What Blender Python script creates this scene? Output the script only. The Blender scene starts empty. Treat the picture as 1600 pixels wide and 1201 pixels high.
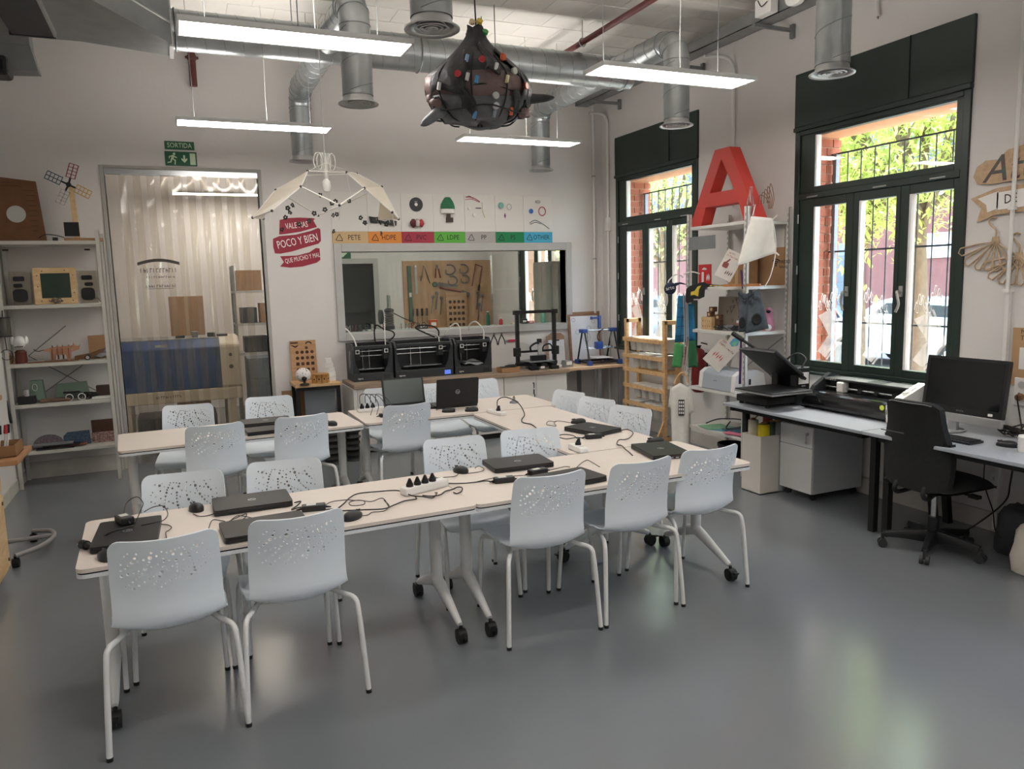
import bpy, bmesh, math, random
from mathutils import Matrix, Vector
from mathutils.geometry import delaunay_2d_cdt
random.seed(7)
scene = bpy.context.scene
COL = scene.collection
PI = math.pi

# ---------------------------------------------------------------- camera
def make_camera():
    yaw, pitch, roll = math.radians(23.467), math.radians(-7.672), math.radians(-1.517)
    f = Vector((math.sin(yaw)*math.cos(pitch), math.cos(yaw)*math.cos(pitch), math.sin(pitch)))
    r = Vector((math.cos(yaw), -math.sin(yaw), 0)); u = r.cross(f)
    r2 = math.cos(roll)*r + math.sin(roll)*u; u2 = -math.sin(roll)*r + math.cos(roll)*u
    cd = bpy.data.cameras.new('camera'); cd.sensor_fit = 'HORIZONTAL'; cd.sensor_width = 36
    cd.lens = 1187.87/1600*36; cd.clip_start = .05; cd.clip_end = 300
    ob = bpy.data.objects.new('camera', cd); COL.objects.link(ob)
    m = Matrix((r2, u2, -f)).transposed().to_4x4(); m.translation = (0, 0, 1.75)
    ob.matrix_world = m
    scene.camera = ob
make_camera()

# ---------------------------------------------------------------- world, sun, exposure
world = bpy.data.worlds.new('world'); scene.world = world; world.use_nodes = True
wn = world.node_tree.nodes; wl = world.node_tree.links
sky = wn.new('ShaderNodeTexSky'); sky.sky_type = 'NISHITA'; sky.sun_disc = False
sky.sun_elevation = math.radians(62); sky.sun_rotation = math.radians(80); sky.air_density = 1.0; sky.dust_density = 2.0
wn['Background'].inputs['Strength'].default_value = 2.7
wl.new(sky.outputs[0], wn['Background'].inputs['Color'])
sd = bpy.data.lights.new('sun', 'SUN'); sd.energy = 17; sd.angle = math.radians(.6); sd.color = (1, .95, .86)
so = bpy.data.objects.new('sun', sd); COL.objects.link(so)
so.rotation_euler = Vector((-.42, -.10, -1)).to_track_quat('-Z', 'Y').to_euler()
so.location = (12, 6, 12)
vs = scene.view_settings
vs.view_transform = 'Standard'; vs.look = 'None'; vs.gamma = 1; vs.use_curve_mapping = False
vs.exposure = 0.47
LED = 16

# ---------------------------------------------------------------- helpers
def lin(h):
    if isinstance(h, str):
        h = h.lstrip('#'); c = [int(h[i:i+2], 16)/255 for i in (0, 2, 4)]
    else: c = [x/255 for x in h]
    return tuple(x/12.92 if x <= .04045 else ((x+.055)/1.055)**2.4 for x in c)

MATS = {}
def mat(name, col='#888888', rough=.5, metal=0, noise=0, nscale=8, bump=0, bscale=40, col2=None, emit=0, trans=0, coat=0, spec=.5, alpha=1):
    if name in MATS: return MATS[name]
    m = bpy.data.materials.new(name); m.use_nodes = True; nt = m.node_tree; b = nt.nodes['Principled BSDF']
    c = lin(col); b.inputs['Base Color'].default_value = (*c, 1); b.inputs['Roughness'].default_value = rough
    b.inputs['Metallic'].default_value = metal; b.inputs['Specular IOR Level'].default_value = spec
    if coat: b.inputs['Coat Weight'].default_value = coat; b.inputs['Coat Roughness'].default_value = .12
    if trans: b.inputs['Transmission Weight'].default_value = trans
    if emit: b.inputs['Emission Color'].default_value = (*c, 1); b.inputs['Emission Strength'].default_value = emit
    if noise or bump or col2:
        tc = nt.nodes.new('ShaderNodeTexCoord')
    if noise or col2:
        n = nt.nodes.new('ShaderNodeTexNoise'); n.inputs['Scale'].default_value = nscale; n.inputs['Detail'].default_value = 5
        nt.links.new(tc.outputs['Object'], n.inputs['Vector'])
        r = nt.nodes.new('ShaderNodeValToRGB'); nt.links.new(n.outputs['Fac'], r.inputs['Fac'])
        e = r.color_ramp.elements; e[0].position = .3; e[1].position = .7
        if col2: e[0].color = (*c, 1); e[1].color = (*lin(col2), 1)
        else:
            e[0].color = (*[x*(1-noise) for x in c], 1); e[1].color = (*[min(1, x*(1+noise)) for x in c], 1)
        nt.links.new(r.outputs['Color'], b.inputs['Base Color'])
    if bump:
        n2 = nt.nodes.new('ShaderNodeTexNoise'); n2.inputs['Scale'].default_value = bscale; n2.inputs['Detail'].default_value = 4
        nt.links.new(tc.outputs['Object'], n2.inputs['Vector'])
        bp = nt.nodes.new('ShaderNodeBump'); bp.inputs['Strength'].default_value = bump; bp.inputs['Distance'].default_value = .01
        nt.links.new(n2.outputs['Fac'], bp.inputs['Height']); nt.links.new(bp.outputs['Normal'], b.inputs['Normal'])
    MATS[name] = m; return m

def wood(name, c1, c2, rough=.5, axis=(1, 14, 14), scale=2.2):
    if name in MATS: return MATS[name]
    m = bpy.data.materials.new(name); m.use_nodes = True; nt = m.node_tree; b = nt.nodes['Principled BSDF']
    tc = nt.nodes.new('ShaderNodeTexCoord'); mp = nt.nodes.new('ShaderNodeMapping'); mp.inputs['Scale'].default_value = axis
    n = nt.nodes.new('ShaderNodeTexNoise'); n.inputs['Scale'].default_value = scale; n.inputs['Detail'].default_value = 6; n.inputs['Distortion'].default_value = .6
    r = nt.nodes.new('ShaderNodeValToRGB'); r.color_ramp.elements[0].position = .35; r.color_ramp.elements[1].position = .68
    r.color_ramp.elements[0].color = (*lin(c1), 1); r.color_ramp.elements[1].color = (*lin(c2), 1)
    nt.links.new(tc.outputs['Object'], mp.inputs[0]); nt.links.new(mp.outputs[0], n.inputs['Vector'])
    nt.links.new(n.outputs['Fac'], r.inputs[0]); nt.links.new(r.outputs[0], b.inputs['Base Color']); b.inputs['Roughness'].default_value = rough
    MATS[name] = m; return m

def clear(name, tint='#ffffff', gloss=.06, haze=0, hazecol='#ffffff', rough=.02, fres=1.45):
    """thin clear sheet: transparent, mirror by Fresnel, a little diffuse haze"""
    if name in MATS: return MATS[name]
    m = bpy.data.materials.new(name); m.use_nodes = True; nt = m.node_tree; nt.nodes.remove(nt.nodes['Principled BSDF'])
    out = nt.nodes['Material Output']
    t = nt.nodes.new('ShaderNodeBsdfTransparent'); t.inputs[0].default_value = (*lin(tint), 1)
    g = nt.nodes.new('ShaderNodeBsdfGlossy'); g.inputs['Roughness'].default_value = rough; g.inputs['Color'].default_value = (1, 1, 1, 1)
    fr = nt.nodes.new('ShaderNodeFresnel'); ge = nt.nodes.new('ShaderNodeNewGeometry')
    ma = nt.nodes.new('ShaderNodeMath'); ma.operation = 'MULTIPLY_ADD'; ma.inputs[1].default_value = -2; ma.inputs[2].default_value = 1
    mb = nt.nodes.new('ShaderNodeMath'); mb.operation = 'POWER'; mb.inputs[0].default_value = fres      # same reflectance from either side of the sheet
    nt.links.new(ge.outputs['Backfacing'], ma.inputs[0]); nt.links.new(ma.outputs[0], mb.inputs[1]); nt.links.new(mb.outputs[0], fr.inputs['IOR'])
    mx = nt.nodes.new('ShaderNodeMixShader'); nt.links.new(fr.outputs[0], mx.inputs[0])
    last = t
    if haze:
        d = nt.nodes.new('ShaderNodeBsdfDiffuse'); d.inputs[0].default_value = (*lin(hazecol), 1)
        tl = nt.nodes.new('ShaderNodeBsdfTranslucent'); tl.inputs[0].default_value = (*lin(hazecol), 1)
        a = nt.nodes.new('ShaderNodeMixShader'); a.inputs[0].default_value = .5
        nt.links.new(d.outputs[0], a.inputs[1]); nt.links.new(tl.outputs[0], a.inputs[2])
        h = nt.nodes.new('ShaderNodeMixShader'); h.inputs[0].default_value = haze
        nt.links.new(t.outputs[0], h.inputs[1]); nt.links.new(a.outputs[0], h.inputs[2]); last = h
    nt.links.new(last.outputs[0], mx.inputs[1]); nt.links.new(g.outputs[0], mx.inputs[2]); nt.links.new(mx.outputs[0], out.inputs['Surface'])
    MATS[name] = m; return m

def emission(name, col, strength):
    if name in MATS: return MATS[name]
    m = bpy.data.materials.new(name); m.use_nodes = True; nt = m.node_tree; nt.nodes.remove(nt.nodes['Principled BSDF'])
    e = nt.nodes.new('ShaderNodeEmission'); e.inputs[0].default_value = (*lin(col), 1); e.inputs[1].default_value = strength
    nt.links.new(e.outputs[0], nt.nodes['Material Output'].inputs['Surface']); MATS[name] = m; return m

def spline(pts, k=6, closed=False):
    P = [Vector(p) for p in pts]; n = len(P); out = []
    rng = range(n if closed else n-1)
    for i in rng:
        if closed: a, b, c, d = P[(i-1) % n], P[i], P[(i+1) % n], P[(i+2) % n]
        else: a, b, c, d = P[max(i-1, 0)], P[i], P[i+1], P[min(i+2, n-1)]
        for j in range(k):
            t = j/k
            out.append(.5*((2*b)+(c-a)*t+(2*a-5*b+4*c-d)*t*t+(-a+3*b-3*c+d)*t**3))
    if not closed: out.append(P[-1])
    return out

class MB:
    def __init__(s): s.v = []; s.f = []; s.sm = []
    def add(s, vs_, fs, smooth=False, M=None):
        o = len(s.v)
        s.v += [tuple(M @ Vector(p)) if M is not None else tuple(p) for p in vs_]
        s.f += [tuple(o+i for i in f) for f in fs]; s.sm += [smooth]*len(fs); return s
    def box(s, x0, x1, y0, y1, z0, z1, M=None):
        v = [(x0,y0,z0),(x1,y0,z0),(x1,y1,z0),(x0,y1,z0),(x0,y0,z1),(x1,y0,z1),(x1,y1,z1),(x0,y1,z1)]
        return s.add(v, [(0,3,2,1),(4,5,6,7),(0,1,5,4),(1,2,6,5),(2,3,7,6),(3,0,4,7)], False, M)
    def cbox(s, c, d, M=None):
        return s.box(c[0]-d[0]/2, c[0]+d[0]/2, c[1]-d[1]/2, c[1]+d[1]/2, c[2]-d[2]/2, c[2]+d[2]/2, M)
    def rings(s, R, cap=True, closed=False, M=None):
        n = len(R[0]); m = len(R); v = [p for r in R for p in r]; f = []
        for i in range(m if closed else m-1):
            a = i*n; b = ((i+1) % m)*n
            for j in range(n): f.append((a+j, a+(j+1) % n, b+(j+1) % n, b+j))
        s.add(v, f, True, M)
        if cap and not closed:
            s.add(R[0], [tuple(range(n))[::-1]], False, M); s.add(R[-1], [tuple(range(n))], False, M)
        return s
    def tube(s, pts, r, n=8, closed=False, cap=True, M=None):
        P = [Vector(p) for p in pts]; m = len(P); R = []
        t0 = (P[1]-P[0]).normalized(); nrm = t0.orthogonal().normalized()
        for i, p in enumerate(P):
            if closed: t = (P[(i+1) % m]-P[i-1]).normalized()
            elif i == 0: t = t0
            elif i == m-1: t = (P[-1]-P[-2]).normalized()
            else: t = ((P[i+1]-P[i]).normalized()+(P[i]-P[i-1]).normalized()).normalized()
            nrm = (nrm-t*nrm.dot(t)); nrm = nrm.normalized() if nrm.length > 1e-6 else t.orthogonal().normalized()
            b = t.cross(nrm); rr = r[i] if isinstance(r, (list, tuple)) else r
            R.append([p+(nrm*math.cos(2*PI*j/n)+b*math.sin(2*PI*j/n))*rr for j in range(n)])
        return s.rings(R, cap, closed, M)
    def cyl(s, p0, p1, r0, r1=None, n=14, cap=True, M=None):
        return s.tube([p0, p1], [r0, r0 if r1 is None else r1], n, False, cap, M)
    def lathe(s, prof, c=(0,0,0), n=24, M=None, cap=True):
        R = [[(c[0]+r*math.cos(2*PI*j/n), c[1]+r*math.sin(2*PI*j/n), c[2]+z) for j in range(n)] for r, z in prof]
        return s.rings(R, cap, False, M)
    def ball(s, c, r, n=14, M=None, k=8):
        if not isinstance(r, (tuple, list)): r = (r, r, r)
        R = [[(c[0]+r[0]*math.sin(PI*i/k)*math.cos(2*PI*j/n), c[1]+r[1]*math.sin(PI*i/k)*math.sin(2*PI*j/n), c[2]-r[2]*math.cos(PI*i/k)) for j in range(n)] for i in range(1, k)]
        s.rings(R, False, False, M)
        o = [(c[0], c[1], c[2]-r[2])]+R[0]; s.add(o, [(0, (j+1) % n+1, j+1) for j in range(n)], True, M)
        o = [(c[0], c[1], c[2]+r[2])]+R[-1]; return s.add(o, [(0, j+1, (j+1) % n+1) for j in range(n)], True, M)
    def prism(s, poly, z0, z1, M=None, smooth=False):
        n = len(poly); v = [(p[0], p[1], z0) for p in poly]+[(p[0], p[1], z1) for p in poly]
        a = sum(poly[i][0]*poly[(i+1) % n][1]-poly[(i+1) % n][0]*poly[i][1] for i in range(n))
        if a < 0: v = v[:n][::-1]+v[n:][::-1]
        s.add(v, [tuple(range(n))[::-1], tuple(range(n, 2*n))], False, M)
        return s.add(v, [(i, (i+1) % n, n+(i+1) % n, n+i) for i in range(n)], smooth, M)
    def grid(s, fn, nu, nv, M=None, smooth=True):
        v = [fn(i/nu, j/nv) for j in range(nv+1) for i in range(nu+1)]
        f = [(j*(nu+1)+i, j*(nu+1)+i+1, (j+1)*(nu+1)+i+1, (j+1)*(nu+1)+i) for j in range(nv) for i in range(nu)]
        return s.add(v, f, smooth, M)
    def mesh(s, name):
        me = bpy.data.meshes.new(name); me.from_pydata(s.v, [], s.f)
        me.polygons.foreach_set('use_smooth', s.sm); me.update(); return me
    def build(s, name, m=None, parent=None, bevel=0, seg=2, solid=0, loc=None, rz=0, label=None, sub=0):
        me = s.mesh(name)
        if m: me.materials.append(m)
        o = bpy.data.objects.new(name, me); COL.objects.link(o)
        if parent: o.parent = parent
        if loc is not None: o.location = loc
        if rz: o.rotation_euler.z = rz
        if solid: md = o.modifiers.new('solid', 'SOLIDIFY'); md.thickness = solid; md.offset = 0
        if bevel:
            md = o.modifiers.new('bevel', 'BEVEL'); md.width = bevel; md.segments = seg; md.limit_method = 'ANGLE'; md.angle_limit = .7
        if sub: md = o.modifiers.new('sub', 'SUBSURF'); md.levels = sub; md.render_levels = sub
        if label: o['label'] = label
        return o

def tag(o, label, cat, group=None):
    o['label'] = label; o['category'] = cat
    if group: o['group'] = group
    return o
def thing(name, label, cat, loc=(0,0,0), rz=0, group=None, rx=0, ry=0):
    o = bpy.data.objects.new(name, None); o.empty_display_size = .05; COL.objects.link(o)
    o.location = loc; o.rotation_euler = (rx, ry, rz); return tag(o, label, cat, group)
def struct(name, parent=None, loc=(0,0,0)):
    o = bpy.data.objects.new(name, None); COL.objects.link(o); o.location = loc; o['kind'] = 'structure'; return o
def S(o): o['kind'] = 'structure'; return o
def stuff(o): o['kind'] = 'stuff'; return o
def dup(root, loc, rz=None, label=None, parent=None):
    r = root.copy(); COL.objects.link(r); r.location = loc
    if rz is not None: r.rotation_euler.z = rz
    if label: r['label'] = label
    if parent: r.parent = parent
    for ch in list(root.children):
        c = ch.copy(); COL.objects.link(c); c.parent = r
        for g in list(ch.children):
            d = g.copy(); COL.objects.link(d); d.parent = c
    return r
def text(name, s, size, M, m, parent=None, ext=.0008, align='CENTER', shear=0, space=1.0, sx=1):
    cu = bpy.data.curves.new(name, 'FONT'); cu.body = s; cu.size = size; cu.align_x = align; cu.align_y = 'CENTER'
    cu.extrude = ext; cu.shear = shear; cu.space_character = space; cu.resolution_u = 2
    t = bpy.data.objects.new('tmp', cu); me = bpy.data.meshes.new_from_object(t); bpy.data.objects.remove(t)
    me.name = name; me.transform(M @ Matrix.Scale(sx, 4, (1, 0, 0))); me.materials.clear(); me.materials.append(m)
    o = bpy.data.objects.new(name, me); COL.objects.link(o)
    if parent: o.parent = parent
    return o
def T(*a): return Matrix.Translation(a if len(a) == 3 else a[0])
def RX(a): return Matrix.Rotation(a, 4, 'X')
def RY(a): return Matrix.Rotation(a, 4, 'Y')
def RZ(a): return Matrix.Rotation(a, 4, 'Z')
FACE_S = RX(PI/2)                       # drawing plane facing -Y (towards the room's near end)
FACE_W = RZ(-PI/2) @ RX(PI/2)           # drawing plane facing -X (on the window wall)
def rrect(w, h, r, k=4):
    out = []
    for cx, cy, a0 in ((w/2-r, h/2-r, 0), (-w/2+r, h/2-r, PI/2), (-w/2+r, -h/2+r, PI), (w/2-r, -h/2+r, 1.5*PI)):
        out += [(cx+r*math.cos(a0+PI/2*i/k), cy+r*math.sin(a0+PI/2*i/k)) for i in range(k+1)]
    return out
def circ(r, n=20, c=(0,0)): return [(c[0]+r*math.cos(2*PI*i/n), c[1]+r*math.sin(2*PI*i/n)) for i in range(n)]

def scrawl(name, w, h, n, M, m, parent, seed=1):
    """a line of print too small to read: n short strokes"""
    rr = random.Random(seed); b = MB(); st = w/n
    for i in range(n):
        x = -w/2+i*st; k = rr.choice((0, 1, 2))
        b.box(x+st*.1, x+st*.3, -h/2, h/2, 0, .0008, M)
        if k: b.box(x+st*.3, x+st*.75, h*(.3 if k == 1 else -.1), h*(.5 if k == 1 else .1), 0, .0008, M)
        if k == 2: b.box(x+st*.6, x+st*.78, -h/2, h*.2, 0, .0008, M)
    return stuff(b.build(name, m, parent))

# ---------------------------------------------------------------- materials
W_PAINT = mat('wall_paint', '#d9d5d2', .85, noise=.03, nscale=1.2, bump=.12, bscale=30)
W_CEIL = mat('ceiling_paint', '#d6d2cc', .9, noise=.06, nscale=1.6, bump=.35, bscale=7)
W_WHITE = mat('white_metal', '#dddddb', .4, noise=.02)
W_PLAST = mat('white_plastic', '#e2e0dc', .45)
CHAIRM = mat('chair_plastic', '#dde4ea', .38, noise=.01, nscale=3, bump=.04, bscale=300)
TOPM = mat('table_laminate', '#d6cbc2', .45, noise=.02, nscale=4)
EDGEM = mat('table_edge', '#d6d9dc', .4)
BLACK = mat('black_plastic', '#16171a', .42, noise=.15, nscale=20)
BLACKM = mat('black_matte', '#131415', .7, noise=.2, nscale=30)
RUBBER = mat('black_rubber', '#0c0c0d', .6, noise=.2)
DGREY = mat('dark_grey_plastic', '#2e3032', .5, noise=.1)
MGREY = mat('mid_grey', '#7a7c7d', .5, noise=.06)
LGREY = mat('light_grey', '#b3b2af', .5, noise=.04)
GALV = mat('galvanised_steel', '#aeb3b4', .33, metal=.85, noise=.10, nscale=9, bump=.03)
STEEL = mat('steel', '#c6c8ca', .25, metal=.95, noise=.05)
ALU = mat('brushed_aluminium', '#b9bab9', .38, metal=.8, noise=.05)
GREEN = mat('dark_green_paint', '#22302a', .38, noise=.10, nscale=5)
BRICK = mat('brick_clay', '#9c583f', .85, noise=.18, nscale=9, bump=.4, bscale=60)
MORTAR = mat('mortar', '#b58d76', .9, noise=.1, bump=.3)
TERRA = mat('terracotta_render', '#c08a62', .85, noise=.08)
CARD = mat('cardboard', '#a07b58', .8, noise=.07, nscale=14)
CARDD = mat('cardboard_dark', '#7a5537', .8, noise=.1, nscale=10)
PINE = wood('pine_wood', '#c99d6b', '#dcb88a', .5)
PLY = wood('plywood', '#cba877', '#dcc096', .55, (3, 3, 10))
OAKT = wood('counter_wood', '#8c7665', '#a48f7c', .45, (1.5, 14, 14))
PINETOP = wood('pale_bench_wood', '#c4a180', '#d8bc9d', .5, (1.5, 14, 14))
RED = mat('red_paint', '#b5303a', .5, noise=.05)
REDP = mat('sprinkler_red', '#612c2c', .5, noise=.12)
CRIMSON = mat('crimson_vinyl', '#98243a', .5)
BLUE = mat('blue_plastic', '#27488f', .4, noise=.05)
TEXTK = mat('print_black', '#1c1a1a', .6)
TEXTW = mat('print_white', '#e9e6e2', .6)
GLASS = clear('window_glass', '#f6faf8', fres=1.42)
LEDM = emission('led_panel', '#fff9f2', LED)
ADDED_UP = emission('added_up_glow', '#fff9f2', LED*1.2)  # added upward glow to brighten the ceiling and upper walls
FABW = mat('white_fabric', '#e6e2da', .85, noise=.04, nscale=20, bump=.1, bscale=120)
FABC = mat('cream_fabric', '#d9d0c2', .9, noise=.04, nscale=20, bump=.15, bscale=90)
FABK = mat('black_fabric', '#171819', .9, noise=.25, nscale=60, bump=.2, bscale=200)
LAPM = mat('laptop_shell', '#1f1b1a', .5, noise=.1, nscale=40)
LAPK = mat('laptop_black', '#0e0f11', .5, noise=.1)
SCREEN = mat('dark_screen', '#20262a', .12)
# ================================================================ room shell
XL, XR, YB, ZC = -1.454, 4.933, 8.389, 4.10
YN, YF, YP = -3.0, 12.1, .15          # near wall, far wall of the workshop behind, partition thickness
def floor_mat():
    m = bpy.data.materials.new('floor_epoxy'); m.use_nodes = True; nt = m.node_tree; b = nt.nodes['Principled BSDF']
    tc = nt.nodes.new('ShaderNodeTexCoord'); n = nt.nodes.new('ShaderNodeTexNoise'); n.inputs['Scale'].default_value = .9; n.inputs['Detail'].default_value = 6
    r = nt.nodes.new('ShaderNodeValToRGB'); r.color_ramp.elements[0].color = (*lin('#6c7074'), 1); r.color_ramp.elements[1].color = (*lin('#777b7f'), 1)
    n2 = nt.nodes.new('ShaderNodeTexNoise'); n2.inputs['Scale'].default_value = 22; n2.inputs['Detail'].default_value = 3
    mr = nt.nodes.new('ShaderNodeMapRange'); mr.inputs[3].default_value = .15; mr.inputs[4].default_value = .24; b.inputs['Specular IOR Level'].default_value = .85
    bp = nt.nodes.new('ShaderNodeBump'); bp.inputs['Strength'].default_value = .10; bp.inputs['Distance'].default_value = .004
    for x in (n, n2): nt.links.new(tc.outputs['Object'], x.inputs['Vector'])
    nt.links.new(n.outputs[0], r.inputs[0]); nt.links.new(r.outputs[0], b.inputs['Base Color'])
    nt.links.new(n.outputs[0], mr.inputs[0]); nt.links.new(mr.outputs[0], b.inputs['Roughness'])
    nt.links.new(n2.outputs[0], bp.inputs['Height']); nt.links.new(bp.outputs[0], b.inputs['Normal'])
    return m
S(MB().box(XL-.2, 5.0, YN-.2, YF+.2, -.12, 0).build('floor', floor_mat()))
S(MB().box(XL-.2, 5.45, YN-.2, YF+.2, ZC, ZC+.2).build('ceiling', W_CEIL))
cb = 0
for y in (-1.6, .2, 2.0, 3.8, 5.6, 7.4):
    cb += 1; S(MB().box(XL, XR, y-.07, y+.07, ZC-.07, ZC).build('trim_%d' % cb, W_CEIL, bevel=.012))
# the ceiling's rows of hollow bricks between the beams: thin proud tiles
cl = bpy.data.objects['ceiling']; rnd = random.Random(3); tile = None
for yb in (3.8, 5.6):
    for j in range(5):
        for i in range(11):
            x0 = .55+i*.395+rnd.uniform(-.03, .03)+(.2 if j % 2 else 0); y0 = yb+.09+j*.335
            if tile is None:
                tile = MB().box(-.192, .192, -.160, .160, -.006, 0).build('ceiling_tile', W_CEIL, cl, bevel=.003, loc=(x0+.19, y0+.16, ZC))
            else:
                t = tile.copy(); COL.objects.link(t); t.location = (min(x0+.19, XR-.19), y0+.16, ZC+rnd.uniform(0, .003)); t.rotation_euler = (0, 0, rnd.uniform(-.012, .012))
S(MB().box(XL-.2, XL, YN-.2, YF+.2, 0, ZC).build('wall_left', W_PAINT))
S(MB().box(XL-.2, XR, YN-.2, YN, 0, ZC).build('wall_near', W_PAINT))
S(MB().box(XL-.2, XR, YF, YF+.2, 0, ZC).build('wall_far', W_PAINT))
DX0, DX1, DZ = -.55, .855, 2.93
WX0, WX1, WZ0, WZ1 = 1.665, 4.40, 1.23, 2.12
b = MB(); y0, y1 = YB, YB+YP
b.box(XL, DX0, y0, y1, 0, ZC).box(DX0, DX1, y0, y1, DZ, ZC).box(DX1, WX0, y0, y1, 0, ZC)
b.box(WX0, WX1, y0, y1, 0, WZ0).box(WX0, WX1, y0, y1, WZ1, ZC).box(WX1, XR, y0, y1, 0, ZC)
S(b.build('wall_back', W_PAINT))
WIN = [(3.568, 5.145), (6.48, 8.06), (9.39, 10.97)]   # window openings along the right-hand wall
WINS = [(-2.25, -.673), (.66, 2.237)]                   # two more of the same rhythm, nearer than the camera sees
WB, WT = .93, 3.41
b = MB(); p = YN-.2
for a, c in WINS+WIN+[(YF+.2, None)]:
    b.box(XR, XR+.07, p, a, 0, ZC)
    if c: b.box(XR, XR+.07, a, c, 0, WB); b.box(XR, XR+.07, a, c, WT, ZC); p = c
S(b.build('wall_right', W_PAINT))
# outer brick leaf, its reveals laid brick by brick where the windows show them
b = MB(); p = YN-.2; XO = 5.36
for a, c in WINS+WIN+[(YF+.2, None)]:
    b.box(XR+.07, XO, p, a+.06 if c else a, -.2, ZC+.2)
    if c: b.box(XR+.07, XO, a+.06, c-.06, -.2, WB-.02); b.box(XR+.07, XO, a+.06, c-.06, 2.93, ZC+.2); p = c-.06
outer = S(b.build('wall_outer', MORTAR))
brick_me = None
for a, c in WIN[:2]:
    z = WB; k = 0
    while z < 2.88:
        segs = ((5.075, 5.205), (5.215, 5.372)) if k % 2 else ((5.075, 5.135), (5.145, 5.275), (5.285, 5.372))
        for s0, s1 in segs:
            o = MB().box(-(s1-s0)/2, (s1-s0)/2, -.006, .004, 0, .062).build('brick', BRICK, outer, loc=((s0+s1)/2, c-.063-random.random()*.003, z))
        z += .073; k += 1
    MB().box(5.02, 5.372, a+.06, c-.06, 2.905, 2.945).build('lintel', TERRA, outer)
    MB().box(5.05, 5.40, a+.06, c-.06, WB-.05, WB-.01).build('sill', mat('sill_stone', '#b9b4ab', .7, noise=.06), outer)
# baseboards
BB = mat('baseboard_paint', '#bdb9b2', .7, noise=.08)
S(MB().box(XL, XL+.012, YN, YB, 0, .10).build('baseboard_left', BB))
S(MB().box(XL+.02, DX0-.03, YB-.015, YB, 0, .16).build('baseboard_back', BB))
S(MB().box(XR-.02, XR, YN, YB, 0, .13).build('baseboard_right', BB))
# doorway frame
b = MB()
b.box(DX0-.035, DX0, YB-.012, YB+YP+.012, 0, DZ+.03).box(DX1, DX1+.035, YB-.012, YB+YP+.012, 0, DZ+.03).box(DX0, DX1, YB-.012, YB+YP+.012, DZ, DZ+.03)
d1 = struct('door_1', loc=(0,0,0)); b.build('door_frame', mat('frame_grey_paint', '#a8a59f', .55, noise=.05), d1, bevel=.004)

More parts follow.
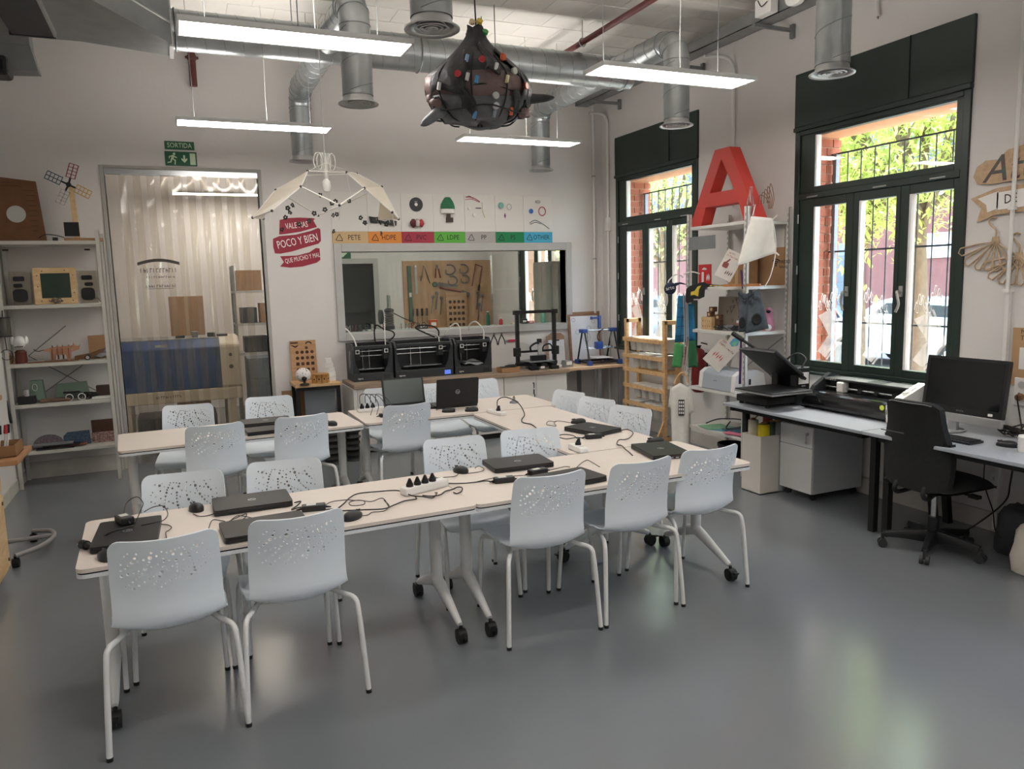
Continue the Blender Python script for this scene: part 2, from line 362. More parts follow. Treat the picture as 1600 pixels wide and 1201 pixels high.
# ---------------------------------------------------------------- windows on the street side
def make_window():
    w = struct('window_1'); L = 1.577                     # local y 0..L along the wall, x into the street
    f = MB(); f.box(-.015, .10, 0, .055, WB, 2.94).box(-.015, .10, L-.055, L, WB, 2.94)
    f.box(-.015, .10, .055, L-.055, WB, .965).box(-.015, .10, .055, L-.055, 2.375, 2.425).box(-.015, .10, .055, L-.055, 2.905, 2.94)
    f.build('frame', GREEN, w, bevel=.005)
    h = MB(); h.box(-.022, .06, -.005, L+.005, 2.975, WT).box(-.035, .06, -.005, L+.005, 2.94, 2.975); h.build('header_panel', GREEN, w, bevel=.006)
    MB().box(-.028, -.02, L*.3, L*.3+.004, 2.98, WT).build('panel_seam', BLACKM, w)
    s = MB(); s.box(0, .06, .055, .112, 2.425, 2.905).box(0, .06, L-.215, L-.055, 2.425, 2.905).box(0, .06, .112, L-.215, 2.425, 2.472).box(0, .06, .112, L-.215, 2.888, 2.905)
    s.build('transom_sash', GREEN, w, bevel=.004)
    g = MB(); g.box(.025, .031, .112, L-.215, 2.472, 2.888); g.build('pane', GLASS, w)
    MB().box(.0, .05, L-.23, L-.213, 2.472, 2.888).build('glazing_bead', W_WHITE, w)
    ys = [(.105, .447, .055, .523), (.562, .895, .523, .953), (1.025, 1.36, .953, 1.522)]
    for i, (g0, g1, s0, s1) in enumerate(ys):
        s = MB(); s.box(0, .06, s0+.001, g0, .965, 2.375).box(0, .06, g1, s1-.001, .965, 2.375).box(0, .06, g0, g1, .965, 1.02).box(0, .06, g0, g1, 2.306, 2.375)
        sa = s.build('sash', GREEN, w, bevel=.004)
        MB().box(.025, .031, g0, g1, 1.02, 2.306).build('pane', GLASS, sa)
        MB().box(.0, .05, g1-.016, g1+.001, 1.02, 2.306).build('glazing_bead', W_WHITE, sa)
        if i != 1:
            yy, dy = (.485, -.02) if i == 0 else (.988, .012)
            hb = MB(); hb.box(-.010, 0, yy-.016, yy+.016, 1.565, 1.645)
            hb.tube(spline([(-.01, yy, 1.60), (-.045, yy, 1.605), (-.052, yy+.5*dy, 1.57), (-.05, yy+dy, 1.51), (-.045, yy-dy*.3, 1.455)], 5), .0105, 10)
            hb.build('handle', ALU, sa, bevel=.003)
    for hz in (1.25, 1.75, 2.18):
        MB().cyl((-.02, L-.062, hz), (-.02, L-.062, hz+.075), .007, n=8).build('hinge', ALU, w)
    for hy in (.22, .70, 1.37):
        MB().cyl((-.012, hy-.06, 2.392), (-.012, hy+.06, 2.392), .007, n=8).build('hinge', ALU, w)
    MB().box(-.05, .06, -.01, L+.01, WB-.025, WB).build('window_board', GREEN, w, bevel=.006)
    # white vinyl decals on the glass: chevrons and freehand strokes
    DEC = clear('frosted_vinyl', '#f4f0ee', haze=.5, hazecol='#a9a4a2', fres=1.2, rough=.4)
    for i, (g0, g1, s0, s1) in enumerate(ys):
        m = (g0+g1)/2
        c = MB()
        P = [(.11, 1.40), (-.02, 1.40+.06), (-.145, 1.24), (.02, 1.05), (.11, 1.10), (-.005, 1.245)]
        c.add([(.022, m+y, z) for y, z in P], [(0, 1, 2, 5), (2, 3, 4, 5)])
        P2 = [(-.03, 1.475), (-.05, 1.475), (-.165, 1.24), (-.0, 1.035), (.02, 1.035), (-.14, 1.24)]
        c.add([(.022, m+y, z) for y, z in P2], [(0, 1, 2, 5), (2, 3, 4, 5)])
        c.build('vinyl_chevron', DEC, w)
        q = MB(); rr = random.Random(i+5)
        for k in range(9):
            yy = m+.11-k*.025; zz = 1.50+.05*math.sin(k*1.3)+(.04-.012*k if i == 1 else .012*k-.03)
            q.tube(spline([(.021, yy, zz), (.021, yy-.012, zz+.055), (.021, yy-.024, zz+.035), (.021, yy-.014, zz-.012), (.021, yy-.034, zz-.02), (.021, yy-.04, zz+.03)], 3), .0022, 4)
        q.build('vinyl_script', mat('vinyl_white', '#f2f0ee', .6), w)
    return w
win1 = make_window(); win1.location = (XR, WIN[0][0], 0)
win2 = dup(win1, (XR, WIN[1][0], 0)); win2.name = 'window_2'
win3 = dup(win1, (XR, WIN[2][0], 0)); win3.name = 'window_3'
for k, (a, c) in enumerate(WINS): o = dup(win1, (XR, a, 0)); o.name = 'window_%d' % (k+5)
# iron grilles outside the glass
IRON = mat('iron_bars', '#3a3d42', .5, noise=.1)
g = thing('window_grille', 'dark iron bar grille outside the large window over the desk', 'grille', (5.27, WIN[0][0], 0))
MB().box(-.008, .008, .07, 1.507, 2.755, 2.768).build('rail', IRON, g); MB().box(-.008, .008, .07, 1.507, 1.325, 1.34).build('rail', IRON, g); MB().box(-.008, .008, .07, 1.507, 1.93, 1.945).build('rail', IRON, g)
bar = MB().cyl((0, 0, .94), (0, 0, 2.76), .0055, n=6).build('bar', IRON, g, loc=(0, .1, 0))
for i in range(1, 11): o = bar.copy(); COL.objects.link(o); o.location = (0, .1+i*.137, 0)
MB().box(-.02, .02, 1.44, 1.475, .94, 2.76).build('post', mat('grille_post', '#7d828a', .5), g)
dup(g, (5.27, WIN[1][0], 0), label='dark iron bar grille outside the window behind the wooden tub rack')

# ---------------------------------------------------------------- interior window to the workshop behind
iw = struct('window_4')
FG = mat('partition_frame_grey', '#b4b3b0', .5, noise=.03)
b = MB(); X0, X1, Z0, Z1 = 1.583, 4.472, 1.155, 2.21
b.box(X0, WX0, YB-.03, YB+.16, Z0, Z1).box(WX1, X1, YB-.03, YB+.16, Z0, Z1).box(WX0, WX1, YB-.03, YB+.16, Z0, WZ0).box(WX0, WX1, YB-.03, YB+.16, WZ1, Z1)
b.build('frame', FG, iw, bevel=.005)
MB().box(WX0, WX1, YB+.09, YB+.096, WZ0, WZ1).build('pane', GLASS, iw)
MB().box(WX0-.02, WX1, YB+.03, YB+.30, WZ0-.02, WZ0+.003).build('sill', FG, iw)
# ================================================================ perforated stacking chairs
def chair_shell():
    prof = [(-.288,.83),(-.272,.77),(-.252,.69),(-.24,.62),(-.236,.56),(-.238,.51),(-.228,.47),(-.195,.446),(-.13,.436),(-.03,.434),(.08,.438),(.17,.444),(.225,.438),(.252,.42)]
    P = spline([(0, y, z) for y, z in prof], 5); acc = [0]
    for i in range(1, len(P)): acc.append(acc[-1]+(P[i]-P[i-1]).length)
    Ln = acc[-1]
    def prof_at(s):
        s = min(max(s, 0), Ln-1e-6)
        for i in range(1, len(acc)):
            if s <= acc[i]:
                t = (s-acc[i-1])/(acc[i]-acc[i-1]); return P[i-1].lerp(P[i], t), (P[i]-P[i-1]).normalized()
    def hw(s):
        t = s/Ln
        k = [(0,.192),(.2,.198),(.36,.200),(.5,.212),(.7,.215),(1,.198)]
        for (a, x), (b_, y) in zip(k, k[1:]):
            if t <= b_: return x+(y-x)*(t-a)/(b_-a)
        return .198
    def surf(u, s):
        p, t = prof_at(s); n = Vector((0, -t.z, t.y))      # towards the sitter / upwards
        d = .042*u*u if s < .5 else .042*u*u*max(0, 1-(s-.5)/.35)+.004*u*u
        return Vector((u*hw(s), 0, 0))+p+n*d
    # outline in (u*.2, s) space with rounded corners
    rc = .045; out = []
    for cx, cy, a0 in ((.2-rc, Ln-rc, 0), (-.2+rc, Ln-rc, PI/2), (-.2+rc, rc, PI), (.2-rc, rc, 1.5*PI)):
        out += [(cx+rc*math.cos(a0+PI/2*i/5), cy+rc*math.sin(a0+PI/2*i/5)) for i in range(6)]
    dense = []
    for i in range(len(out)):
        a, c = Vector(out[i]), Vector(out[(i+1) % len(out)]); k = max(1, int((c-a).length/.035))
        dense += [tuple(a.lerp(c, j/k)) for j in range(k)]
    D = [(437,457,6),(463,432,4),(530,427,7),(517,468,10),(497,507,12),(543,492,8),(588,478,8),(638,458,14),(648,412,9),(690,440,8),(730,400,5),(772,411,6),(808,398,8),(745,461,9),(823,430,10),(840,385,4),(872,375,4),(905,370,4),(892,437,9),(935,420,8),(918,393,4),(978,400,8),(1023,377,12),(995,360,6),(1068,357,8),(950,443,8),(1022,441,8),(1103,440,5),(1124,470,5),(410,535,5),(470,538,10),(445,566,7),(410,590,7),(415,637,10),(465,618,9),(510,601,7),(550,585,4),(602,560,13),(583,595,10),(558,628,10),(653,541,7),(702,519,6),(750,497,7),(793,481,9),(745,546,10),(778,570,9),(820,547,7),(850,495,10),(855,527,8),(860,561,8),(860,600,9),(858,640,12),(853,674,8),(847,707,5),(733,596,13),(715,640,10),(698,618,4),(671,636,4),(634,658,7),(697,677,9),(597,683,8),(533,656,7),(503,683,8),(555,712,9),(475,707,4),(445,728,5),(511,743,11),(675,708,5),(648,741,5),(733,736,5),(768,707,7),(806,678,9),(905,607,9),(948,579,6),(988,554,7),(1028,528,7),(1077,499,7),(960,474,10),(975,513,9),(910,498,6),(998,593,9),(1006,628,12),(974,656,8),(948,682,4),(1015,661,4),(1050,597,8),(1092,569,6),(1130,547,4),(632,495,7),(622,520,5)]
    holes = []
    for x, y, r in D:
        v = .5; u = .5
        for _ in range(8):
            xl, xr = 300+25*v, 1195+50*v; u = (x-xl)/(xr-xl)
            yt, yb = 375-130*u, 790-50*u; v = (y-yt)/(yb-yt)
        holes.append(((u-.5)*.4, .012+v*.205, max(.0034, min(.0088, r*.00058))))
    V = [Vector(p) for p in dense]; E = [(i, (i+1) % len(dense)) for i in range(len(dense))]
    for cx, cy, r in holes:
        o = len(V); k = 8
        V += [Vector((cx+r*math.cos(2*PI*j/k), cy+r*math.sin(2*PI*j/k))) for j in range(k)]
        E += [(o+j, o+(j+1) % k) for j in range(k)]
    def inside(x, y, m=0):
        if not (-.2+m < x < .2-m and m < y < Ln-m): return False
        dx, dy = max(0, abs(x)-(.2-rc)), max(0, rc-y, y-(Ln-rc))
        return dx*dx+dy*dy < (rc-m)**2 or dx == 0 or dy == 0
    for j in range(1, 30):
        for i in range(1, 14):
            x, y = -.2+i*.4/14, j*Ln/30
            if inside(x, y, .006) and all((x-a)**2+(y-c)**2 > (r+.004)**2 for a, c, r in holes): V.append(Vector((x, y)))
    vo, eo, fo, *_ = delaunay_2d_cdt(V, E, [], 0, 1e-5)
    bm = bmesh.new(); bv = [bm.verts.new(surf(p.x/.2, p.y)) for p in vo]
    for f in fo:
        c = sum((vo[i] for i in f), Vector((0, 0)))/len(f)
        if inside(c.x, c.y) and all((c.x-a)**2+(c.y-d)**2 > (r*.93)**2 for a, d, r in holes):
            try: bm.faces.new([bv[i] for i in f])
            except ValueError: pass
    bmesh.ops.delete(bm, geom=[v for v in bm.verts if not v.link_faces], context='VERTS')
    bmesh.ops.recalc_face_normals(bm, faces=bm.faces)
    bmesh.ops.solidify(bm, geom=bm.faces, thickness=.007)
    bmesh.ops.recalc_face_normals(bm, faces=bm.faces)
    for f in bm.faces: f.smooth = True
    me = bpy.data.meshes.new('shell'); bm.to_mesh(me); bm.free(); me.materials.append(CHAIRM)
    try: me.set_sharp_from_angle(angle=.7)
    except Exception: pass
    return me
def make_chair():
    t = thing('perforated_chair', 'x', 'chair', group='white perforated stacking chairs')
    sh = bpy.data.objects.new('shell', chair_shell()); COL.objects.link(sh); sh.parent = t
    for sx in (-1, 1):
        b = MB(); b.tube(spline([(sx*.15, -.06, .424), (sx*.185, -.15, .424), (sx*.222, -.222, .418), (sx*.232, -.242, .36), (sx*.242, -.258, .18), (sx*.25, -.27, .012)], 5), .0115, 10)
        l = b.build('leg', W_WHITE, t); MB().cyl((sx*.25, -.27, 0), (sx*.2495, -.2695, .016), .0125, n=10).build('glide', RUBBER, l)
        b = MB(); b.tube(spline([(sx*.15, .06, .424), (sx*.175, .14, .424), (sx*.195, .205, .41), (sx*.2, .225, .35), (sx*.205, .245, .18), (sx*.21, .262, .012)], 5), .0115, 10)
        l = b.build('leg', W_WHITE, t); MB().cyl((sx*.21, .262, 0), (sx*.2095, .2615, .016), .0125, n=10).build('glide', RUBBER, l)
    b = MB(); b.box(-.16, .16, -.075, -.05, .414, .432).box(-.16, .16, .05, .075, .414, .432); b.build('seat_rail', W_WHITE, t)
    return t
chair = make_chair()
CH = [(-.122, 3.33, .02, 'white perforated chair nearest the camera, in front of the laptop with a charger on it'),
 (.366, 3.36, .06, 'white perforated chair second from the left in the near row, its back to the camera'),
 (1.586, 3.447, -.02, 'white perforated chair third from the left in the near row, beside the table seam'),
 (2.095, 3.462, .07, 'white perforated chair fourth from the left in the near row'),
 (2.585, 3.526, .03, 'white perforated chair at the right-hand end of the near row'),
 (-.066, 3.875, PI-.10, 'white perforated chair facing the camera behind the left end of the near table'),
 (.427, 3.90, PI-.12, 'white perforated chair facing the camera behind the laptop beside the left mouse'),
 (1.438, 3.995, PI-.05, 'white perforated chair facing the camera behind the white power strip and its mouse'),
 (1.925, 4.005, PI-.12, 'white perforated chair facing the camera at the inner corner of the table square'),
 (-.022, 6.39, PI-.14, 'white perforated chair behind the back table, in front of the blue machine'),
 (.63, 6.485, PI-.09, 'white perforated chair on the far side of the back table, behind two stacked dark laptops'),
 (.150, 5.795, .09, 'white perforated chair, back to the camera, at the back table\'s left end'),
 (.733, 5.835, .12, 'white perforated chair with its back to the camera, second along the back table'),
 (1.559, 5.915, .06, 'white perforated chair with its back to the camera in front of the open laptop'),
 (2.70, 5.50, PI/2+.25, 'white perforated chair on the window side of the table square, farthest of three'),
 (2.70, 5.03, PI/2+.27, 'white perforated chair on the window side of the table square, middle of three'),
 (2.70, 4.54, PI/2+.3, 'white perforated chair on the window side of the table square, nearest of three'),
 (1.654, 6.455, PI+.02, 'white perforated chair against the cupboards, left of the open grey-screen laptop'),
 (2.126, 6.475, PI-.03, 'white perforated chair against the cupboards, hidden between the two open laptops'),
 (2.578, 6.50, PI, 'white perforated chair against the cupboards, right of the open black laptop')]
for i, (x, y, r, lb) in enumerate(CH):
    if i == 0: chair.location = (x, y, 0); chair.rotation_euler.z = r; chair['label'] = lb
    else: dup(chair, (x, y, 0), r, lb)

# ================================================================ flip-top training tables
ZT = .705
def make_table():
    t = thing('training_table', 'x', 'table', group='white wheeled training tables')
    MB().prism(rrect(1.672, .70, .035), ZT-.016, ZT).build('tabletop', TOPM, t, bevel=.003)
    MB().prism(rrect(1.664, .692, .03), ZT-.023, ZT-.016).build('edge_groove', BLACKM, t)
    MB().prism(rrect(1.672, .70, .035), ZT-.038, ZT-.023).build('under_panel', EDGEM, t, bevel=.003)
    for sx in (-1, 1):
        x = sx*.755
        b = MB(); b.cyl((x, .05, .20), (x, .05, ZT-.04), .031, n=18); b.box(x-.045, x+.045, -.22, .30, ZT-.062, ZT-.038)
        l = b.build('leg', W_WHITE, t)
        for sy in (-1, 1):
            R = []
            for k, (yy, zz, hw_, hh) in enumerate(((0, .215, .031, .034), (sy*.06, .195, .029, .032), (sy*.18, .145, .022, .024), (sy*.29, .097, .016, .017), (sy*.312, .088, .013, .014))):
                R.append([(x+hw_*math.cos(2*PI*j/10), .05+yy+sy*hh*.45*math.sin(2*PI*j/10), zz+hh*math.sin(2*PI*j/10)) for j in range(10)])
            MB().rings(R).build('foot_arm', W_WHITE, l)
            c = MB(); cy = .05+sy*.325
            for q in (-.012, .012): c.cyl((x+q-.009, cy, .034), (x+q+.009, cy, .034), .034, n=18)
            c.cyl((x, cy-sy*.006, .04), (x, cy-sy*.006, .085), .009, n=10)
            c.grid(lambda u, v: (x-.02+.04*v, cy+.037*math.cos(PI*u), .036+.037*math.sin(PI*u)), 8, 1)
            c.box(x-.012, x+.012, cy+sy*.03, cy+sy*.055, .052, .060)
            c.build('caster', RUBBER, l)
    return t
table = make_table()
TB = [(.385, 3.60, .04, 'white table nearest the camera on the left, with a laptop under a coiled charger'),
      (2.062, 3.645, .012, 'white table nearest the camera on the right, meeting the window-side row'),
      (2.465, 4.848, PI/2+.006, 'white table standing crosswise between the near and back tables, towards the windows'),
      (.375, 5.975, .06, 'white table at the back left, in front of the plastic strip curtain'),
      (2.085, 6.055, .0, 'white table at the back carrying two open laptops')]
for i, (x, y, r, lb) in enumerate(TB):
    if i == 0: table.location = (x, y, 0); table.rotation_euler.z = r; table['label'] = lb
    else: dup(table, (x, y, 0), r, lb)

# ================================================================ laptops, mice, chargers and cables
HP = mat('logo_silver', '#b9bcc0', .3, metal=.7)
def laptop_closed(label, x, y, rz, m=LAPM, w=.355, d=.245, logo=True, z=ZT):
    t = thing('laptop', label, 'laptop', (x, y, z), rz, 'closed laptops on the tables')
    MB().prism(rrect(w, d, .014), .003, .018).build('base', BLACK, t, bevel=.003)
    li = MB().prism(rrect(w, d, .016), .0195, .029).build('lid', m, t, bevel=.003)
    if logo:
        g = MB(); R0, R1 = .0165, .0195; n = 20
        g.add([(r*math.cos(2*PI*i/n), r*math.sin(2*PI*i/n), .0293) for r in (R0, R1) for i in range(n)], [(i, (i+1) % n, n+(i+1) % n, n+i) for i in range(n)]); g.build('logo_ring', HP, li)
        text('logo_letters', 'hp', .03, T(0, 0, .0293), HP, li, ext=.0001, shear=.25)
    b = MB(); b.box(-w*.33, w*.33, d/2-.004, d/2+.001, .016, .024); b.build('hinge_bar', DGREY, t)
    p = MB()
    for k in range(4): p.box(-w/2-.0008, -w/2+.002, -.07+k*.035, -.05+k*.035, .007, .013)
    p.build('ports', ALU, t)
    for a in (-1, 1):
        for c in (-1, 1): MB().cyl((a*w*.4, c*d*.38, 0), (a*w*.4, c*d*.38, .004), .009, n=8).build('foot', RUBBER, t)
    return t
laptop_closed('closed black laptop with a coiled charger lying on it, near table\'s left end', -.272, 3.57, PI/2-.03, LAPK, w=.37, d=.25)
laptop_closed('closed dark brown laptop beside the far-edge mouse on the near left table', .258, 3.815, PI+.01)
laptop_closed('closed dark laptop half hidden behind the second near chair', .275, 3.385, .06, logo=False)
laptop_closed('closed dark brown laptop right of the mouse on the near right table', 1.715, 3.90, PI-.06)
laptop_closed('closed dark laptop between the third and fourth near chairs', 1.80, 3.46, .12, logo=False)
laptop_closed('closed black laptop with a cable across its lid on the crosswise table', 2.58, 4.555, -1.28, LAPK, w=.33)
laptop_closed('closed charcoal laptop at the right-hand corner of the near tables', 2.60, 3.765, PI/2-.18, LAPK)
laptop_closed('closed dark laptop farther from the camera on the back left table', .56, 6.14, .0, w=.37)
laptop_closed('closed dark laptop lying near the front edge of the back left table', .56, 5.765, .08, w=.36, d=.2, logo=False)
def laptop_open(label, x, y, rz, lidcol, screen, tilt):
    t = thing('open_laptop', label, 'laptop', (x, y, ZT), rz, 'open laptops on the back table')
    MB().prism(rrect(.37, .25, .012), .002, .02).build('base', LAPK, t, bevel=.003)
    k = MB()
    for r in range(5):
        for c in range(13): k.box(-.155+c*.0238, -.155+c*.0238+.019, .0+r*.0195-.0, r*.0195+.015, .02, .0225)
    k.build('keyboard', BLACKM, t); MB().box(-.05, .05, -.105, -.035, .02, .0205).build('touchpad', DGREY, t)
    M = T(0, .122, .018) @ RX(tilt)
    li = MB().prism(rrect(.37, .24, .012), -.009, 0, M @ T(0, .12, 0) @ Matrix.Identity(4)).build('lid', lidcol, t, bevel=.003)
    s = MB(); s.box(-.17, .17, .02, .225, .0003, .0012, M); s.build('display', screen, li)
    g = MB(); n = 22
    g.add([(r*math.cos(2*PI*i/n), .125+r*math.sin(2*PI*i/n), -.0094) for r in (.0165, .0195) for i in range(n)], [(i, n+i, n+(i+1) % n, (i+1) % n) for i in range(n)], False, M); g.build('logo_ring', HP, li)
    text('logo_letters', 'hp', .03, M @ T(0, .125, -.0094) @ RY(PI), HP, li, ext=.0001, shear=.25)
    return t
GREYSCR = mat('idle_screen', '#59615f', .25)
laptop_open('open laptop with a grey idle screen facing the camera on the back table', 1.735, 6.20, .02, LAPK, GREYSCR, PI/2-.22)
laptop_open('open black laptop seen from its lid with a round logo on the back table', 2.115, 6.17, PI-.03, LAPK, SCREEN, PI/2-.18)
def mouse(label, x, y, rz, z=ZT, m=BLACK):
    t = thing('computer_mouse', label, 'mouse', (x, y, z), rz, 'computer mice')
    b = MB(); n = 18; prof = [(1, 0), (1.03, .012), (.98, .02), (.85, .027), (.6, .033), (.3, .036), (.02, .037)]
    R = [[(k*.031*math.cos(2*PI*j/n)*(1-.10*math.sin(2*PI*j/n)), k*.055*math.sin(2*PI*j/n), z_*(1-.18*math.sin(2*PI*j/n)*k)) for j in range(n)] for k, z_ in prof]
    b.rings(R); b.build('shell', m, t)
    MB().cyl((-.004, .03, .029), (.004, .03, .029), .008, n=10).build('wheel', DGREY, t)
    b = MB(); b.box(-.0007, .0007, .012, .05, .026, .034); b.build('button_split', BLACKM, t)
mouse('black mouse at the far edge of the near left table', .006, 3.86, .25)
mouse('black mouse near the front edge of the near left table', .655, 3.36, -.9)
mouse('black mouse left of the brown laptop on the near right table', 1.375, 3.92, .35)
mouse('black mouse at the far side of the crosswise table', 2.64, 4.87, 1.1)
mouse('black mouse behind the charcoal laptop at the right corner', 2.735, 4.02, 1.2)
mouse('black mouse between the open laptops on the back table', 1.97, 5.86, 1.2)
mouse('black mouse below the lid of the open black laptop', 2.15, 5.80, 1.3)
mouse('black mouse half hidden behind the nearest chair', -.335, 3.31, .4)
mouse('black mouse at the right end of the back left table', 1.00, 5.78, .6)
CB = {
'c1':[(-.302,3.829),(-.29,3.911),(-.246,3.899),(-.216,3.804),(-.223,3.724),(-.246,3.644)],
'c1b':[(-.216,3.827),(-.18,3.885),(-.135,3.85),(-.115,3.729),(-.132,3.634),(-.173,3.586),(-.219,3.6)],
'c1c':[(-.249,3.607),(-.282,3.558),(-.329,3.537),(-.397,3.546),(-.427,3.508)],
'c1d':[(-.171,3.748),(-.144,3.681),(-.117,3.656),(-.101,3.607),(-.111,3.553),(-.123,3.521),(-.12,3.453),(-.125,3.428)],
'c2':[(-.008,3.792),(.013,3.736),(.046,3.718),(.08,3.744)],
'c3':[(.049,3.516),(.069,3.608),(.104,3.61),(.121,3.569),(.1,3.529),(.117,3.54),(.158,3.581),(.219,3.658),(.197,3.56),(.141,3.548),(.181,3.634),(.243,3.578)],
'c4':[(.449,3.745),(.48,3.752),(.451,3.671),(.419,3.617),(.461,3.618),(.481,3.61)],
'c5':[(.55,3.56),(.606,3.539),(.626,3.551),(.659,3.58),(.705,3.68),(.76,3.727),(.855,3.715),(.942,3.694),(.973,3.636),(.988,3.555),(1.029,3.514),(1.074,3.489),(1.111,3.533),(1.115,3.575)],
'c6':[(.61,3.513),(.63,3.491),(.724,3.428),(.809,3.405),(.868,3.442),(.935,3.502),(.991,3.496),(1.004,3.55)],
'c7':[(.55,3.581),(.605,3.647),(.678,3.644),(.712,3.625),(.757,3.6),(.745,3.546),(.688,3.541),(.686,3.59),(.735,3.613),(.783,3.549),(.852,3.599),(.844,3.444)],
'c8':[(.68,3.385),(.72,3.365),(.749,3.381),(.802,3.375),(.847,3.454),(.852,3.573)],
'c9':[(1.045,3.56),(1.072,3.503),(1.118,3.503),(1.165,3.563),(1.21,3.59),(1.246,3.606),(1.256,3.568),(1.234,3.518),(1.203,3.496),(1.2,3.537)],
'c10':[(1.225,3.723),(1.258,3.672),(1.305,3.645),(1.371,3.667),(1.419,3.641),(1.45,3.614)],
'c11':[(1.371,3.675),(1.485,3.678),(1.598,3.661),(1.68,3.671)],
'c12':[(1.39,3.87),(1.432,3.857),(1.48,3.862),(1.506,3.898),(1.5,3.963),(1.476,3.96)],
'c13':[(1.345,3.879),(1.305,3.826),(1.247,3.828),(1.184,3.833),(1.155,3.833),(1.127,3.789)],
'c14':[(1.953,3.654),(2.041,3.741),(2.116,3.807),(2.107,3.739),(2.102,3.636)],
'c15':[(2.72,4.459),(2.79,4.444),(2.758,4.317),(2.66,4.203),(2.599,4.168),(2.567,4.187),(2.485,4.077),(2.496,4.036),(2.455,3.926),(2.43,3.85),(2.41,3.778)],
'c16':[(2.40,4.36),(2.36,4.374),(2.293,4.399),(2.262,4.441),(2.301,4.517),(2.344,4.516),(2.37,4.443),(2.352,4.345)],
'c17':[(2.60,4.90),(2.543,5.01),(2.483,4.955),(2.439,4.836),(2.407,4.855),(2.412,4.939),(2.47,5.024),(2.519,4.994)],
'c19':[(1.79,3.70),(1.874,3.72),(1.925,3.718),(1.957,3.717)],
'c20':[(1.96,5.904),(1.945,5.985),(1.898,5.957),(1.93,6.05)],
'c21':[(1.50,5.96),(1.53,6.05),(1.545,6.15)]}
CL = {'c1':'thin black cable loop standing behind the charger on the left laptop','c1b':'black cable loop to the right of the charger on the left laptop','c1c':'black cable with a plug hanging to the left edge of the near table','c1d':'thin black cord zigzagging right of the leftmost laptop','c2':'mouse cord running to the laptop on the near left table','c3':'tangled black cable bundle above the half-hidden laptop on the near left table','c4':'black cable bunch at the right corner of the brown laptop, near left table','c5':'thick black cable arching left from the power strip across the near table','c6':'thick black cable sweeping forward from the power strip','c7':'thin black cord with a loop in the middle of the near left table','c8':'cord of the mouse near the front edge of the near left table','c9':'black cable loop lying right of the white power strip','c10':'black cable running right from the power strip to a charger','c11':'black cord lying in front of the brown laptop, near right table','c12':'thin cord between a mouse and the brown laptop, near right table','c13':'thin cord leading from the mouse back to the power strip','c14':'thin grey cord bent in a peak in the middle of the near right table','c15':'black cable curving between the two laptops on the window side','c16':'flattened black cable loop in front of the crosswise table\'s laptop','c17':'thin curled mouse cord on the crosswise table','c19':'short black cable bunch at the corner of the near right brown laptop','c20':'thin cord beside the open black laptop','c21':'cord between the small charger and the grey-screen laptop'}
CABM = mat('cable_black', '#1a1614', .5)
for k, pts in CB.items():
    thick = .0034 if k in ('c5', 'c6', 'c10', 'c9', 'c1c', 'c15', 'c16', 'c4') else .0022
    rr = random.Random(k); n = len(pts); up = .031 if k in ('c1', 'c1b', 'c1c') else .0
    P = [(x, y, ZT+thick+.0005+(up if not (k == 'c1c' and i > 2) else .0)+(.05*math.sin(PI*i/(n-1)) if k == 'c1' else 0)+(rr.uniform(0, .01) if 0 < i < n-1 else 0)) for i, (x, y) in enumerate(pts)]
    tag(MB().tube(spline(P, 6), thick, 6).build('cable', CABM), CL[k], 'cable', 'cables on the tables')
def charger(label, x, y, rz, z=ZT, m=BLACK, d=(.11, .048, .03)):
    t = thing('laptop_charger', label, 'charger', (x, y, z), rz, 'laptop chargers')
    MB().box(-d[0]/2, d[0]/2, -d[1]/2, d[1]/2, 0, d[2]).build('brick', m, t, bevel=.006)
    MB().box(-d[0]*.3, d[0]*.1, -d[1]*.3, d[1]*.3, d[2], d[2]+.0006).build('rating_label', mat('label_paper', '#cfcfca', .7), t)
    for s in (-1, 1): MB().cyl((s*d[0]/2, 0, d[2]*.45), (s*(d[0]/2+.025), 0, d[2]*.3), .006, .003, n=8).build('strain_relief', RUBBER, t)
charger('black charger block lying on the leftmost laptop', -.29, 3.70, -1.2, ZT+.03, d=(.1, .055, .032))
charger('black charger block right of the brown laptop, near left table', .515, 3.578, -.15)
charger('black charger block beside the third near chair, near right table', 1.505, 3.605, -.1)
charger('black charger block in front of the brown laptop, near right table', 1.735, 3.675, .15)
charger('black charger with white label beside the crosswise table\'s laptop', 2.465, 4.345, -.2)
charger('grey charger block at the right end of the back left table', 1.46, 5.93, .1, d=(.10, .045, .03))
def plug(b, p, up=.03):
    b.cyl(p, (p[0], p[1], p[2]+up*.5), .0185, n=14).cyl((p[0], p[1], p[2]+up*.5), (p[0]-.004, p[1]-.006, p[2]+up*1.4), .016, .006, n=12)
def strip(label, x, y, rz, L, plugs, h=.042):
    t = thing('power_strip', label, 'power strip', (x, y, ZT), rz, 'white power strips')
    MB().box(-L/2, L/2, -.03, .03, 0, h).build('body', W_PLAST, t, bevel=.008)
    n = int(L/.048); 
    for i in range(n-1):
        px = -L/2+.04+i*.047
        MB().cyl((px, -.002, h-.001), (px, -.002, h+.001), .019, n=18).build('socket', mat('socket_grey', '#c3c1bd', .5), t)
        if i in plugs: b = MB(); plug(b, (px, -.006, h)); b.build('plug', RUBBER, t)
    return t
strip('white power strip with four black plugs on the near tables', 1.085, 3.655, .33, .27, (0, 1, 2, 3))
strip('white power strip with one plug on the crosswise table', 2.27, 5.56, 1.75, .22, (1,), .03)
strip('white power strip with a row of black plugs on the back table\'s far edge', 1.42, 6.27, .05, .23, (0, 1, 2, 3), .03)
strip('small white power strip bridging the gap between tables on the right', 2.20, 4.07, PI/2, .16, (1,), .035)
b = MB()
